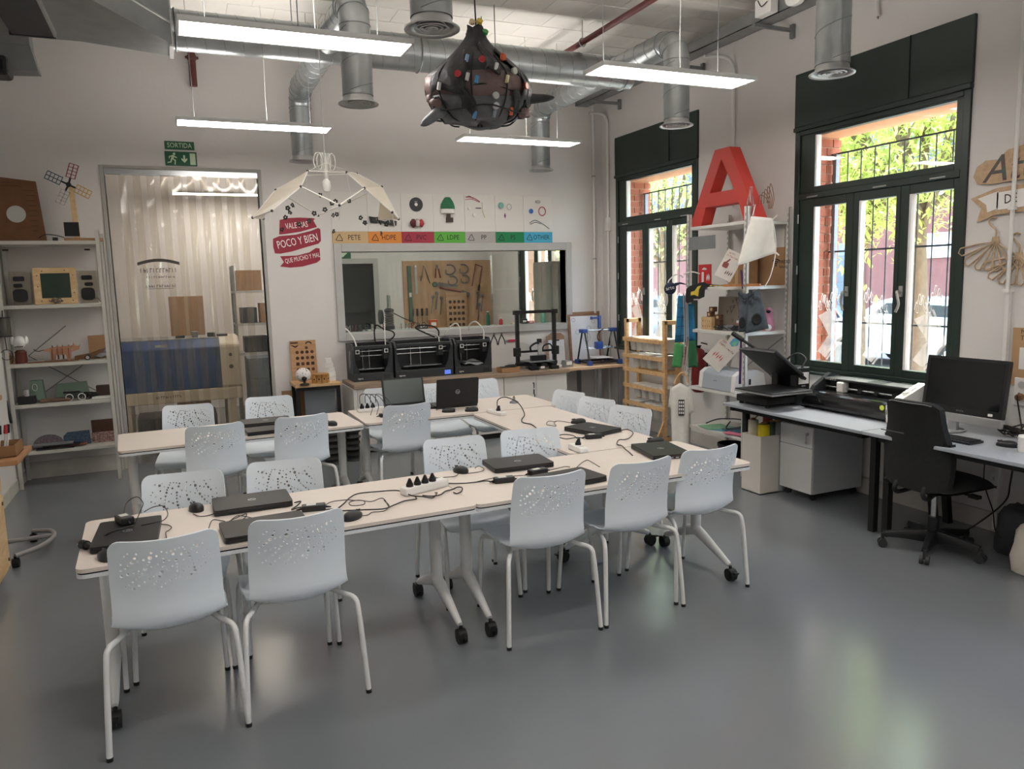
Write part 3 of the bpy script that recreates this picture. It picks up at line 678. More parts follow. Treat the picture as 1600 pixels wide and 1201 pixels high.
for i in range(4): b.tube(spline([(1.33+i*.045, 6.26, ZT+.07), (1.335+i*.045, 6.26, ZT+.14), (1.38+i*.05, 6.22, ZT+.15-.01*i), (1.41+i*.05, 6.15, ZT+.07), (1.36+i*.05, 6.02, ZT+.01)], 6), .003, 6)
tag(b.build('cable_bundle', CABM), 'arching black cables rising from the plugs on the back table', 'cable')
tag(MB().tube(spline([(2.265, 5.52, ZT+.06), (2.27, 5.52, ZT+.12), (2.33, 5.50, ZT+.14), (2.40, 5.42, ZT+.10), (2.40, 5.30, ZT+.03), (2.33, 5.2, ZT+.006), (2.29, 5.08, ZT+.006), (2.31, 4.98, ZT+.006), (2.28, 4.83, ZT+.006)], 6), .004, 8).build('cable', CABM), 'thick black cable arching up from the crosswise table\'s power strip', 'cable', 'cables on the tables')
t = thing('socket_dome', 'small grey cone-shaped plug standing on the back table\'s right corner', 'plug', (2.62, 6.0, ZT)); MB().lathe([(.04, 0), (.038, .012), (.012, .028), (.012, .05), (.004, .052)], n=16).build('cone', MGREY, t); MB().cyl((0, 0, .05), (0, 0, .06), .008, n=8).build('tip', CARDD, t)
t = thing('table_plug', 'black plug with a tapered grip at the left edge of the near table', 'plug', (-.437, 3.49, ZT), -.9)
MB().cyl((0, 0, .02), (.03, 0, .02), .019, n=14).cyl((.03, 0, .02), (.075, 0, .012), .014, .005, n=10).build('grip', RUBBER, t); MB().cyl((-.018, .008, .02), (0, .008, .02), .0024, n=6).cyl((-.018, -.008, .02), (0, -.008, .02), .0024, n=6).build('pins', STEEL, t)
# ================================================================ ceiling services
def led_panel(label, x, y, z=3.10, hang=True, L=1.24, Wd=.27):
    t = thing('led_panel_light', label, 'ceiling light', (x, y, z), 0, 'suspended white panel lights')
    b = MB(); b.box(-L/2, L/2, -Wd/2, -Wd/2+.014, 0, .03).box(-L/2, L/2, Wd/2-.014, Wd/2, 0, .03).box(-L/2, -L/2+.014, -Wd/2+.014, Wd/2-.014, 0, .03).box(L/2-.014, L/2, -Wd/2+.014, Wd/2-.014, 0, .03).box(-L/2+.014, L/2-.014, -Wd/2+.014, Wd/2-.014, .012, .03)
    b.build('frame', W_WHITE, t, bevel=.003)
    MB().box(-L/2+.014, L/2-.014, -Wd/2+.014, Wd/2-.014, .003, .009).build('diffuser', LEDM, t)
    MB().box(-L/2+.06, -.16, -Wd/2+.04, Wd/2-.04, .0302, .034).build('added_uplight', ADDED_UP, t); MB().box(.16, L/2-.06, -Wd/2+.04, Wd/2-.04, .0302, .034).build('added_uplight', ADDED_UP, t)  # added emitters on the unseen panel tops, for light on the ceiling
    for sx in (-1, 1): MB().cyl((sx*L*.38, Wd/2-.02, .03), (sx*L*.38+.01*sx, Wd/2-.02, ZC-z), .0022, n=6).build('suspension_wire', MGREY, t)
    MB().tube(spline([(.1, .05, .03), (.098, .05, .3), (.106, .05, .7), (.1, .05, ZC-z)], 5), .003, 6).build('supply_cord', W_PLAST, t)
    MB().box(-.12, .1, -.03, .03, .03, .055).build('driver_box', W_PLAST, t, bevel=.004)
    return t
led_panel('largest lit panel light, upper left, closest to the camera', .725, 4.49)
led_panel('lit panel light seen below the first one, towards the doorway', .72, 6.93)
led_panel('lit panel light right of the hanging black bag', 3.21, 4.51)
led_panel('thin lit panel light above the row of plastic samples', 3.18, 6.98)
for x, lb in ((.72, 'left'), (3.2, 'right')):
    led_panel('lit panel light overhead behind the camera, %s one of the row' % lb, x, 2.05)
    led_panel('lit panel light at the near end of the room, %s one' % lb, x, -.4)
def strip_rings(b, p0, p1, r, pitch=.16):
    p0, p1 = Vector(p0), Vector(p1); L = (p1-p0).length; d = (p1-p0)/L; k = max(1, int(L/pitch)); o = d.orthogonal().normalized(); q = d.cross(o); n = 24
    pts = []
    for i in range(k*16+1):
        s = i/16*pitch; 
        if s > L: break
        a = 2*PI*i/16; pts.append(p0+d*s+(o*math.cos(a)+q*math.sin(a))*(r+.0008))
    if len(pts) > 2: b.tube(pts, .0028, 4)
SEAM = mat('duct_seam', '#8d9293', .4, metal=.8, noise=.1)
def diffuser(b, x, y, z):
    b.lathe([(.10, .05), (.105, .02), (.14, .0), (.138, -.006), (.112, .004), (.108, .015)], (x, y, z), 28, cap=False)
    for r in (.088, .062, .036): b.lathe([(r, .0), (r-.004, -.004), (r-.022, .018), (r-.018, .02)], (x, y, z), 24, cap=False)
    b.lathe([(.012, .0), (.014, .012), (.002, .013)], (x, y, z), 12)
def drop(name, label, x, y, ymain, z0=3.0, zh=3.68, r=.105, group='ventilation drops'):
    """round branch from the main duct, an elbow and a vertical drop with its diffuser"""
    t = thing(name, label, 'air duct', (x, y, z0), 0, group); dy = ymain-y; sg = 1 if dy > 0 else -1
    R = .17; pts = [(0, dy-sg*.1, zh-z0), (0, sg*(R+.02), zh-z0)]
    arc = [(0, sg*(R-R*math.sin(a)), zh-z0-R+R*math.cos(a)) for a in [PI/2*i/6 for i in range(7)]]
    b = MB(); b.tube([pts[0]]+arc+[(0, 0, .05)], r, 24, cap=False); b.build('pipe', GALV, t)
    s = MB(); strip_rings(s, (0, dy-sg*.1, zh-z0), (0, sg*(R+.03), zh-z0), r); strip_rings(s, (0, 0, zh-z0-R-.02), (0, 0, .06), r, .21)
    for p in arc[0::2]:
        pass
    s.build('seam', SEAM, t)
    c = MB()
    for i in (0, 2, 4, 6):
        a = PI/2*i/6; n = 24; ce = Vector((0, sg*(R-R*math.sin(a)), zh-z0-R+R*math.cos(a))); tn = Vector((0, -sg*math.cos(a), -math.sin(a))); o = Vector((1, 0, 0)); q = tn.cross(o)
        c.tube([ce+(o*math.cos(2*PI*j/n)+q*math.sin(2*PI*j/n))*(r+.002) for j in range(n)], .0035, 5, closed=True)
    c.build('collar', SEAM, t)
    d = MB(); diffuser(d, 0, 0, 0); d.build('diffuser', ALU, t)
    return t
YM, ZM, RM = 6.47, 3.68, .145
t = thing('main_duct', 'long horizontal spiral ventilation duct across the room near the ceiling', 'air duct', (.12, YM, ZM))
MB().cyl((0, 0, 0), (3.98, 0, 0), RM, n=36).build('pipe', GALV, t)
s = MB(); strip_rings(s, (.02, 0, 0), (3.95, 0, 0), RM, .135); s.build('seam', SEAM, t)
for x in (.02, 1.9, 3.9): MB().tube([(x, (RM+.003)*math.cos(2*PI*j/28), (RM+.003)*math.sin(2*PI*j/28)) for j in range(28)], .008, 6, closed=True).build('joint_band', SEAM, t)
for x in (.9, 2.55): 
    for sy in (-1, 1): MB().cyl((x, sy*.15, 0), (x, sy*.15, ZC-ZM), .004, n=6).build('hanger_rod', MGREY, t)
drop('duct_drop', 'vertical duct with round diffuser right above the white dome lamp', 1.262, 8.0, YM)
drop('duct_drop', 'vertical duct with round diffuser crossing behind the largest panel light', 1.255, 5.43, YM)
drop('duct_drop', 'vertical duct with round diffuser right of the hanging bag, by the samples', 3.903, 8.0, YM)
drop('duct_drop', 'elbow duct with round diffuser in front of the farther green window', 3.905, 5.427, YM)
t = drop('duct_drop', 'short vertical duct with wide diffuser at the top centre', 1.257, 3.773, 2.6)
drop('duct_drop', 'vertical duct with round diffuser in front of the large green window', 3.897, 3.773, 2.6)
t = thing('main_duct', 'horizontal duct overhead feeding the near diffusers', 'air duct', (1.0, 2.6, ZM)); MB().cyl((0, 0, 0), (3.1, 0, 0), RM, n=28).build('pipe', GALV, t)
# rectangular transition piece at the left end of the main duct
t = thing('duct_transition', 'flat grey sheet-metal duct widening to the left above the doorway', 'air duct', (.12, YM, ZM))
SHEET = mat('sheet_metal_dull', '#8d8f8f', .5, metal=.5, noise=.08)
A = [(0, -.15, -.15), (0, .15, -.15), (0, .15, .15), (0, -.15, .15)]; B = [(-.62, -1.05, -.10), (-.62, .15, -.10), (-.62, .15, .22), (-.62, -1.05, .22)]; C2 = [(-1.54, -1.05, -.10), (-1.54, .15, -.10), (-1.54, .15, .22), (-1.54, -1.05, .22)]
b = MB(); b.add(A+B+C2, [(0,1,5,4),(1,2,6,5),(2,3,7,6),(3,0,4,7),(4,5,9,8),(5,6,10,9),(6,7,11,10),(7,4,8,11),(0,3,2,1),(8,9,10,11)]); b.build('sheet_body', SHEET, t)
b = MB(); b.box(-.03, .0, -.165, .165, -.165, .165); b.build('flange', ALU, t)
b = MB(); b.tube([(-.005, -.15, .0), (-.62, -1.055, .05)], .012, 4); b.build('lit_edge_bar', ALU, t)  # pale bar put in for the light along the duct's lit edge
t = thing('cable_trunking', 'black rectangular trunking running towards the camera at the upper left', 'trunking', (-.78, 6.45, 3.60)); MB().box(-.13, .13, -4.5, 0, -.06, .10).build('trunk', DGREY, t, bevel=.006); MB().box(.13, .145, -4.5, .0, -.06, .11).build('side_rail', ALU, t)
MB().box(-.14, .14, -.012, .008, -.065, .105).build('end_cap', BLACK, t)
t = thing('roof_bracket', 'grey angled metal bracket at the left edge under the ceiling', 'bracket', (-1.12, 7.45, 3.72)); MB().prism([(-.33, .0), (.2, .0), (.24, -.19), (.05, -.2)], -.09, .09, FACE_S).build('plate', SHEET, t, bevel=.01); MB().box(-.33, .2, -.1, .1, .0, .38).build('stem', SHEET, t)
t = thing('pipe_end', 'grey rounded duct end at the far left edge', 'air duct', (-1.30, 6.5, 3.04)); MB().lathe([(.02, -.19), (.10, -.17), (.15, -.10), (.155, .0), (.15, .25), (.12, .42)], n=20).build('hood', SHEET, t); MB().cyl((0, 0, .4), (0, 0, ZC-3.04), .03, n=10).build('stem', SHEET, t)
t = thing('projector', 'black ceiling device just showing at the left edge below the trunking', 'projector', (-1.33, 6.9, 3.40)); MB().box(-.1, .33, -.12, .12, -.05, .09).build('body', BLACK, t, bevel=.03); MB().cyl((0, 0, .09), (0, 0, ZC-3.40), .02, n=10).build('mount', BLACK, t)
# red sprinkler pipe
t = thing('sprinkler_pipe', 'red sprinkler pipe crossing the ceiling above the panel light', 'pipe', (3.57, 0, 3.90)); MB().cyl((0, 8.3, 0), (0, -2.8, 0), .026, n=16).build('pipe', REDP, t)
for y in (6.4, 4.9, 3.0): b = MB(); b.tube([(.035*math.cos(2*PI*j/14), y, .035*math.sin(2*PI*j/14)) for j in range(14)], .006, 5, closed=True); b.cyl((0, y, .035), (0, y, .195), .005, n=6); b.build('clamp', STEEL, t)
t = thing('pipe_drop', 'short red vertical pipe above the doorway', 'pipe', (.31, 8.30, 3.72)); MB().cyl((0, 0, 0), (0, 0, .38), .034, n=16).build('pipe', REDP, t); b = MB(); b.lathe([(.036, .24), (.045, .25), (.045, .28), (.036, .29)], n=16); b.box(-.06, .06, -.012, .012, .255, .275); b.build('clamp', mat('clamp_rust', '#5e3a34', .6, noise=.1), t)
# cable tray on the window side
t = thing('cable_tray', 'grey metal cable tray along the window wall near the ceiling', 'cable tray', (4.60, 8.3, 3.80)); b = MB(); b.box(-.08, .08, -9.5, 0, 0, .006).box(-.08, -.074, -9.5, 0, 0, .10).box(.074, .08, -9.5, 0, 0, .10); b.build('tray', SHEET, t)
for y in (-.35, -1.9, -3.1, -4.6): b = MB(); b.box(-.1, .330, y-.015, y+.015, -.03, -.003).box(.30, .330, y-.02, y+.02, -.08, .03); b.build('wall_bracket', SHEET, t)
b = MB(); 
for k in range(4): b.tube(spline([(-.05+k*.03, -.1, .03+k*.012), (-.04+k*.03, -3, .05), (-.055+k*.03, -6, .03), (-.05+k*.03, -9.4, .04)], 8), .010, 6)
b.build('laid_cables', DGREY, t)
t = thing('junction_box', 'white square box on the cable tray', 'junction box', (4.47, 5.02, 3.86)); MB().box(-.04, .04, -.09, .09, -.06, .07).build('case', W_PLAST, t, bevel=.008); b = MB(); b.tube(spline([(-.042, .05, .06), (-.05, .0, .0), (-.046, -.06, .02)], 4), .004, 5); b.build('lead', DGREY, t)
t = thing('wireless_access_point', 'white rounded access point fixed to the cable tray', 'access point', (4.47, 4.68, 3.86)); MB().prism(rrect(.19, .19, .075, 6), 0, .04, FACE_W).build('case', W_PLAST, t, bevel=.012); MB().box(0, .06, -.05, .05, -.03, .03).build('mount', DGREY, t)
t = thing('conduit_bend', 'white pipe bending down the wall below the cable tray', 'pipe', (XR-.02, 5.93, 0)); MB().tube(spline([(-.25, .12, 3.78), (-.1, .1, 3.79), (-.02, .03, 3.74), (-.005, 0, 3.62), (-.005, 0, 3.42), (-.005, 0, 2.4)], 6), .016, 10).build('pipe', W_PLAST, t)
t = thing('conduit_bend', 'white pipe bending down the wall near the room\'s far corner', 'pipe', (XR-.02, 8.22, 0)); MB().tube(spline([(-.25, .0, 3.72), (-.1, 0, 3.72), (-.02, 0, 3.66), (-.005, 0, 3.5), (-.005, 0, 2.5)], 6), .016, 10).build('pipe', W_PLAST, t); MB().box(-.03, .02, -.035, .035, 2.34, 2.50).build('switch_box', W_PLAST, t, bevel=.005)
MB().tube([(-.005, 0, 2.34), (-.005, 0, .13)], .012, 8).build('lower_pipe', W_PLAST, t)
t = thing('conduit_pipe', 'thin white vertical conduit in the far corner beside the switch', 'pipe', (4.80, YB-.02, 0)); MB().cyl((0, 0, .1), (0, 0, 3.9), .016, n=10).build('pipe', W_PLAST, t)
for z in (1.0, 2.0, 3.0): MB().box(-.02, .02, -.018, .018, z, z+.02).build('clip', LGREY, t)
t = thing('cable_stub', 'short white cable stub high on the wall left of the large window', 'cable', (XR-.02, 4.35, 3.62)); MB().tube(spline([(0, 0, .45), (0, .0, .2), (-.005, -.015, .05), (-.012, -.03, 0)], 5), .014, 8).build('sleeve', W_PLAST, t); MB().cyl((-.012, -.03, 0), (-.02, -.035, -.02), .004, n=6).build('core', CARDD, t)

# ================================================================ strip curtain in the doorway
PVC = clear('clear_pvc', '#f1ede6', haze=.035, hazecol='#efe9df', rough=.07, fres=1.55)
cu = thing('strip_curtain', 'clear plastic strip curtain hanging in the grey-framed doorway', 'curtain', (0, YB+.02, 0))
b = MB(); b.box(DX0, DX1, -.012, .012, DZ-.06, DZ); b.build('hanging_rail', STEEL, cu)
for i in range(18): MB().cyl((DX0+.05+i*.077, -.014, DZ-.03), (DX0+.05+i*.077, -.02, DZ-.03), .007, n=8).build('rivet', STEEL, cu)
sw = .19; ns = 11; st = (DX1-DX0-sw)/(ns-1); rr = random.Random(2)
for i in range(ns):
    x0 = DX0+i*st; sgn = .012 if i % 2 else -.012; ph = rr.uniform(-.02, .02); lean = rr.uniform(-.02, .02)
    def fn(u, v, x0=x0, sgn=sgn, ph=ph, lean=lean):
        z = DZ-.05-v*(DZ-.08); bow = .024*math.sin(PI*v)**.5 if 0 < v < 1 else 0
        return (x0+sw*u+lean*math.sin(PI*v*.8)*v, sgn-bow*math.sin(PI*u)+ph*v*v*.5+.008*math.sin(7*v+i)+.004*math.sin(21*v+2*i), z)
    MB().grid(fn, 8, 24).build('strip', PVC, cu)
CT = mat('curtain_print', '#4a4540', .7)
scrawl('printed_line', .34, .042, 12, T(-.14, -.055, 1.955) @ FACE_S, CT, cu, 1)
scrawl('printed_line', .26, .02, 12, T(-.13, -.055, 1.89) @ FACE_S, CT, cu, 2)
scrawl('printed_line', .28, .028, 12, T(-.13, -.055, 1.80) @ FACE_S, CT, cu, 3); MB().box(-.25, -.02, -.056, -.055, 1.775, 1.779).build('printed_rule', CT, cu)
b = MB(); b.grid(lambda u, v: (-.33+.38*u, -.055, 2.005+.035*math.sin(PI*u)+.03*v), 10, 1); b.build('printed_arch', CT, cu)

# ================================================================ exit signs, wall ribbon, sample strip
SG = mat('exit_green', '#1d5a3c', .5); GLOWM = mat('photolum', '#cfe3c4', .6)
t = thing('exit_word_sign', 'green SORTIDA word sign above the doorway', 'sign', (.138, YB-.004, 3.166)); MB().box(-.135, .135, -.003, .003, -.04, .04).build('plate', SG, t); text('lettering', 'SORTIDA', .066, T(0, -.0035, -.001) @ FACE_S, GLOWM, t, sx=.82); 
t = thing('exit_pictogram_sign', 'green running-man exit sign above the doorway', 'sign', (.143, YB-.004, 3.04)); MB().box(-.145, .145, -.003, .003, -.068, .068).build('plate', SG, t)
b = MB(); M = T(-.075, -.0035, 0) @ FACE_S
b.prism(circ(.012, 10, (.015, .045)), 0, .001, M); b.prism([(-.005, .034), (.018, .03), (.006, -.008), (-.018, -.006)], 0, .001, M); b.prism([(.012, .03), (.04, .012), (.036, .004), (.008, .018)], 0, .001, M); b.prism([(-.004, .034), (-.034, .02), (-.036, .0), (-.028, .0), (-.026, .014), (-.006, .02)], 0, .001, M); b.prism([(-.018, -.004), (-.024, -.03), (-.05, -.034), (-.05, -.044), (-.014, -.038), (-.004, -.006)], 0, .001, M); b.prism([(-.004, -.008), (.016, -.02), (.012, -.058), (.022, -.058), (.028, -.014), (.006, -.002)], 0, .001, M); b.build('running_figure', GLOWM, t)
b = MB(); M = T(.03, -.0035, 0) @ FACE_S; b.prism([(-.008, .035), (.008, .035), (.008, -.005), (.026, .008), (.026, -.01), (0, -.038), (-.026, -.01), (-.026, .008), (-.008, -.005)], 0, .001, M); b.build('arrow', GLOWM, t)
b = MB(); b.box(.082, .132, -.0045, -.0035, -.055, .055); b.build('door_mark', GLOWM, t)
# crimson slogan ribbon
t = thing('slogan_ribbon', 'crimson wall ribbon sticker reading VALE MAS POCO Y BIEN', 'wall sticker', (1.21, YB-.003, 2.22))
def rib(P): b = MB(); b.prism([(x-1.21, z-2.22) for x, z in P], 0, .001, FACE_S); return b
rib([(1.045,2.455),(1.12,2.475),(1.25,2.482),(1.385,2.478),(1.41,2.47),(1.39,2.455),(1.425,2.385),(1.25,2.335),(1.10,2.312),(1.03,2.305)]).build('upper_band', CRIMSON, t)
rib([(.965,2.262),(1.03,2.29),(1.2,2.305),(1.36,2.345),(1.435,2.375),(1.458,2.362),(1.458,2.24),(1.43,2.21),(1.3,2.175),(1.15,2.13),(1.03,2.108),(.975,2.112),(.962,2.18)]).build('middle_band', CRIMSON, t)
rib([(1.025,2.082),(1.2,2.088),(1.33,2.12),(1.40,2.165),(1.438,2.16),(1.44,2.04),(1.40,2.01),(1.25,1.972),(1.12,1.962),(1.02,1.975),(1.06,2.02)]).build('lower_band', CRIMSON, t)
RT = lambda x, z, a: T(x-1.21, -.0012, z-2.22) @ FACE_S @ RZ(a)
text('lettering', 'VALE MAS', .085, RT(1.215, 2.40, .10), TEXTW, t, sx=.62); text('lettering', 'POCO Y BIEN', .115, RT(1.215, 2.235, .20), TEXTW, t, sx=.62); text('lettering', 'QUE MUCHO Y MAL', .07, RT(1.255, 2.06, .18), TEXTW, t, sx=.58)
# plastics sample strip: coloured labels and the panels above
LX = [1.579, 1.972, 2.347, 2.724, 3.099, 3.479, 3.845, 4.224]
LB = [('PETE', '#c9ab80', 1), ('HDPE', '#d98737', 2), ('PVC', '#a02a40', 3), ('LDPE', '#57a83a', 4), ('PP', '#a9a5a1', 5), ('PS', '#15804f', 6), ('OTHER', '#45a8c9', 7)]
for i, (s_, c_, n_) in enumerate(LB):
    w = LX[i+1]-LX[i]; xc = (LX[i]+LX[i+1])/2
    t = thing('plastic_label', '%s plastic-type label reading %s above the interior window' % (['tan', 'orange', 'crimson', 'lime green', 'grey', 'dark green', 'sky blue'][i], s_), 'label', (xc, YB-.004, 2.274), 0, 'plastic type labels')
    MB().box(-w/2+.001, w/2-.001, -.004, .004, -.062, .062).build('plate', mat('label_'+s_, c_, .55), t)
    text('lettering', s_, .078, T(.04, -.0045, -.002) @ FACE_S, TEXTK, t, ext=.0004, sx=.85)
    b = MB(); q = [(-.04, -.032), (.04, -.032), (0, .038)]
    for k in range(3):
        a, c = Vector(q[k]), Vector(q[(k+1) % 3]); p0, p1 = a.lerp(c, .14), a.lerp(c, .84); nn = Vector((c.y-a.y, a.x-c.x)).normalized()*.0035
        b.prism([tuple(p0+nn), tuple(p0-nn), tuple(p1-nn), tuple(p1+nn)], 0, .0006, T(-w*.5+.075, -.0045, 0) @ FACE_S)
        b.prism([tuple(p1+nn*2.6), tuple(p1-nn*2.6), tuple(p1+(c-a).normalized()*.012)], 0, .0006, T(-w*.5+.075, -.0045, 0) @ FACE_S)
    b.build('recycling_triangle', TEXTK, t)
    text('code_number', str(n_), .026, T(-w*.5+.075, -.0045, -.006) @ FACE_S, TEXTK, t, ext=.0004)
    p = tag(MB().box(LX[i]+.002, LX[i+1]-.002, YB-.006, YB, 2.338, 2.755).build('sample_panel', mat('panel_white', '#dcd8d3', .6), bevel=.002), 'thin white sample panel above the %s label' % s_, 'panel', 'white sample panels')
def sample(name, label, x, z, cat='plastic sample'): return thing(name, label, cat, (x, YB-.008, z))
t = sample('vinyl_record', 'small black disc with white centre on the sample panels', 2.527, 2.636); M = FACE_S
MB().prism(circ(.078, 28), 0, .004, M).build('disc', BLACK, t); MB().prism(circ(.018, 16), .004, .005, M).build('centre_label', TEXTW, t)
text('print', 'PVC', .018, T(0, -.0052, .028) @ FACE_S, TEXTW, t, ext=.0001)
t = sample('crumpled_bag', 'crumpled red and white plastic on the sample panels', 2.525, 2.43)
for c, mm, r in ((-.045, mat('maroon_plastic', '#5d2026', .4, noise=.2), .045), (.005, mat('pale_film', '#c9b8b4', .35, noise=.15), .042), (.05, RED, .04)):
    b = MB(); b.ball((c, -.02, .0 if c else -.01), (r*.8, .02, r), 10); 
    b.v = [(x+random.uniform(-.006, .006), y+random.uniform(-.004, .002), z+random.uniform(-.008, .008)) for x, y, z in b.v]; b.build('crumple', mm, t)
t = sample('knit_bag', 'green ribbed net bag with white band on the sample panels', 2.895, 2.62)
b = MB(); b.grid(lambda u, v: ((.085-.055*v*v)*math.cos(PI*u)*-1, -.012-.035*math.sin(PI*u)*(1-.4*v)-.004*abs(math.sin(12*PI*u)), -.03+.13*v), 48, 8); b.build('green_net', mat('green_net', '#1f6b45', .6, noise=.2, nscale=30), t)
b = MB(); b.grid(lambda u, v: (-.082*math.cos(PI*u), -.012-.036*math.sin(PI*u), -.075+.045*v), 16, 2); b.build('white_band', TEXTW, t)
MB().box(-.02, .055, -.03, 0, -.175, -.125).box(-.015, .025, -.03, 0, -.125, -.085).build('brown_piece', mat('brown_plastic', '#3c2a20', .5, noise=.2), t)
t = sample('black_offcut', 'square black plastic offcut left on the sample panels', 1.86, 2.47); MB().prism([(-.055, .03), (.03, .02), (.035, -.045), (-.04, -.04)], 0, .02, FACE_S @ T(.18, 0, 0)).build('piece', BLACK, t)
t = sample('black_bottle', 'long dark squashed bottle on the sample panels', 2.16, 2.45); MB().prism([(-.14, .03), (-.08, .045), (.05, .02), (.13, -.0), (.125, -.05), (.06, -.045), (-.06, -.01), (-.13, -.005)], 0, .03, FACE_S).build('bottle', mat('dark_brown_gloss', '#2b2622', .3, noise=.2), t, bevel=.008); MB().tube([(-.1, -.032, .02), (.0, -.033, -.0), (.04, -.033, .02), (.05, -.033, -.02)], .004, 5).build('white_cord', TEXTW, t)
t = sample('straws', 'pink and red drinking straws on the sample panels', 3.19, 2.70)
for k, (a, c, mm) in enumerate((((-.07, .03), (.1, -.02), RED), ((-.075, .0), (.1, -.028), mat('pink', '#c98a96', .5)), ((-.07, .025), (.02, .015), BLACK))): MB().tube(spline([(a[0], -.008, a[1]), ((a[0]+c[0])/2, -.012, (a[1]+c[1])/2+.018), (c[0], -.008, c[1])], 5), .004, 6).build('straw', mm, t)
t = sample('small_white_bits', 'pale plastic caps and black stick on the sample panels', 3.22, 2.58)
for x, z, r in ((-.06, .02, .018), (-.0, -.05, .022)): MB().prism(circ(r, 14), 0, .012, T(x, 0, z) @ FACE_S).build('cap', W_PLAST, t)
MB().box(.02, .085, -.008, 0, .022, .03).build('stick', BLACK, t); MB().tube(spline([(.1, -.006, .09), (.105, -.008, -.0), (.13, -.006, -.08)], 5), .005, 6).build('yellow_straw', mat('cream_plastic', '#d8cdb2', .5), t)
t = sample('teal_ball', 'teal ball and clear ring on the sample panels', 3.57, 2.64); MB().ball((-.02, -.02, 0), (.036, .02, .036)).build('ball', mat('teal_plastic', '#7fb3ab', .4), t); MB().tube([(.09+.03*math.cos(2*PI*j/20), -.006, -.015+.034*math.sin(2*PI*j/20)) for j in range(20)], .004, 5, closed=True).build('ring', LGREY, t); MB().prism([(0, .03), (.012, 0), (0, -.032), (-.012, 0)], 0, .006, T(.035, 0, -.115) @ FACE_S).build('purple_drop', mat('purple_plastic', '#7a3d74', .4), t)
t = sample('ring_sample', 'pink ring, blue disc and wires on the last sample panel', 4.02, 2.58); MB().tube([(.07+.045*math.cos(2*PI*j/24), -.006, .0+.05*math.sin(2*PI*j/24)) for j in range(24)], .006, 6, closed=True).build('pink_ring', mat('rose', '#c06a78', .5), t); MB().prism(circ(.028, 18), 0, .006, T(-.075, 0, 0) @ FACE_S).build('blue_disc', mat('mid_blue', '#2f6fc0', .45), t); MB().ball((.01, -.015, .11), (.035, .015, .018)).build('grey_lid', LGREY, t)
b = MB(); b.tube(spline([(-.1, -.005, -.14), (-.03, -.005, -.105), (.06, -.005, -.14), (.16, -.005, -.205)], 5), .003, 5); b.tube(spline([(-.09, -.005, -.155), (-.02, -.005, -.13), (.05, -.005, -.15)], 5), .003, 5); b.build('wire', DGREY, t)
# ================================================================ dome lamp and bag lamp
def dome_lamp():
    cx, cy, cz = 1.035, 5.6, 2.20
    t = thing('dome_lamp', 'white faceted paper dome lamp with one open pentagon hanging from a coil', 'pendant lamp', (cx, cy, cz))
    V = []
    for sx in (-1, 1): V += [Vector((sx*.135, -.06, .35)), Vector((sx*.215, -.24, .222)), Vector((sx*.41, -.22, .062)), Vector((sx*.515, .0, .035)), Vector((.42 if sx > 0 else -.34, .08, .275 if sx > 0 else .235)), Vector((.25 if sx > 0 else -.14, .13, .37 if sx > 0 else .345)), Vector((sx*.42, .24, .05))]
    V += [Vector((0, -.42, .085)), Vector((0, .40, .09))]
    L_ = [(0, 1, 4), (1, 2, 3), (1, 3, 4), (0, 4, 5), (4, 3, 6)]
    PAPER = clear('lamp_paper', '#000000', haze=.999, hazecol='#eee6d8', fres=1.1, rough=.5)
    for sx in (0, 1):
        for f in L_: MB().add([tuple(V[7*sx+i]) for i in f], [(0, 1, 2)]).build('paper_panel', PAPER, t, solid=.003)
    RODW = mat('white_rod', '#e8e4dc', .5)
    ed = [(0, 7), (0, 1), (7, 8), (1, 14), (8, 14), (5, 12), (5, 0), (12, 7), (5, 4), (12, 11), (4, 15), (11, 15), (1, 2), (2, 3), (8, 9), (9, 10), (3, 6), (10, 13), (3, 4), (10, 11)]
    for e in ed: MB().cyl(V[e[0]], V[e[1]], .005, n=6).build('rod', RODW, t)
    for v in V: MB().ball(v, .010, 8, k=5).build('joint', DGREY, t)
    top = [V[0], V[7], V[5], V[12]]
    for v, w_ in ((0, (-.16, -.05, .19)), (7, (.16, -.05, .19)), (2, (-.44, -.2, -.03)), (9, (.43, -.2, -.05)), (14, (.02, -.3, .0))): MB().cyl(V[v], w_, .002, n=4).build('thread', RODW, t)
    MB().lathe([(.02, -.05), (.03, -.02), (.028, .02), (.012, .04)], (0, 0, .27), 14).build('bulb', W_PLAST, t)
    MB().cyl((0, 0, .31), (0, 0, .37), .018, n=12).build('bulb_holder', W_PLAST, t)
    b = MB()
    for k in range(6):
        a = k*.5; b.tube([(-.05+.02*k+.03*math.cos(2*PI*j/18)*math.cos(a), .02*math.sin(a), .43+.06*math.sin(2*PI*j/18)) for j in range(18)], .004, 5, closed=True)
    b.tube([(0, 0, .36), (0, 0, 1.0), (0, 0, ZC-cz)], .003, 6); b.build('cord_coil', W_PLAST, t)
    for i in range(4): MB().cyl((0, 0, .42), top[i], .0018, n=4).build('suspension_string', RODW, t)
    # little dark paper flowers on threads inside
    fl = MB()
    rr = random.Random(11); pts = []
    for k in range(22):
        a = rr.uniform(0, 2*PI); r = rr.uniform(.10, .42); z = .30-r*.75+rr.uniform(-.10, .03); pts.append((r*math.cos(a), r*math.sin(a)*.9, z))
    FLW = mat('paper_flower', '#3b3a36', .8)
    src = None
    for p in pts:
        if src is None:
            q = MB()
            for k in range(5): q.ball((.011*math.cos(2*PI*k/5), .004*(k % 2), .011*math.sin(2*PI*k/5)), (.008, .004, .008), 6, k=4)
            src = q.build('flower', FLW, t, loc=p)
        else: o = src.copy(); COL.objects.link(o); o.location = p; o.rotation_euler = (rr.uniform(-.5, .5), rr.uniform(0, 3), rr.uniform(-.8, .8))
    return t
dome_lamp()
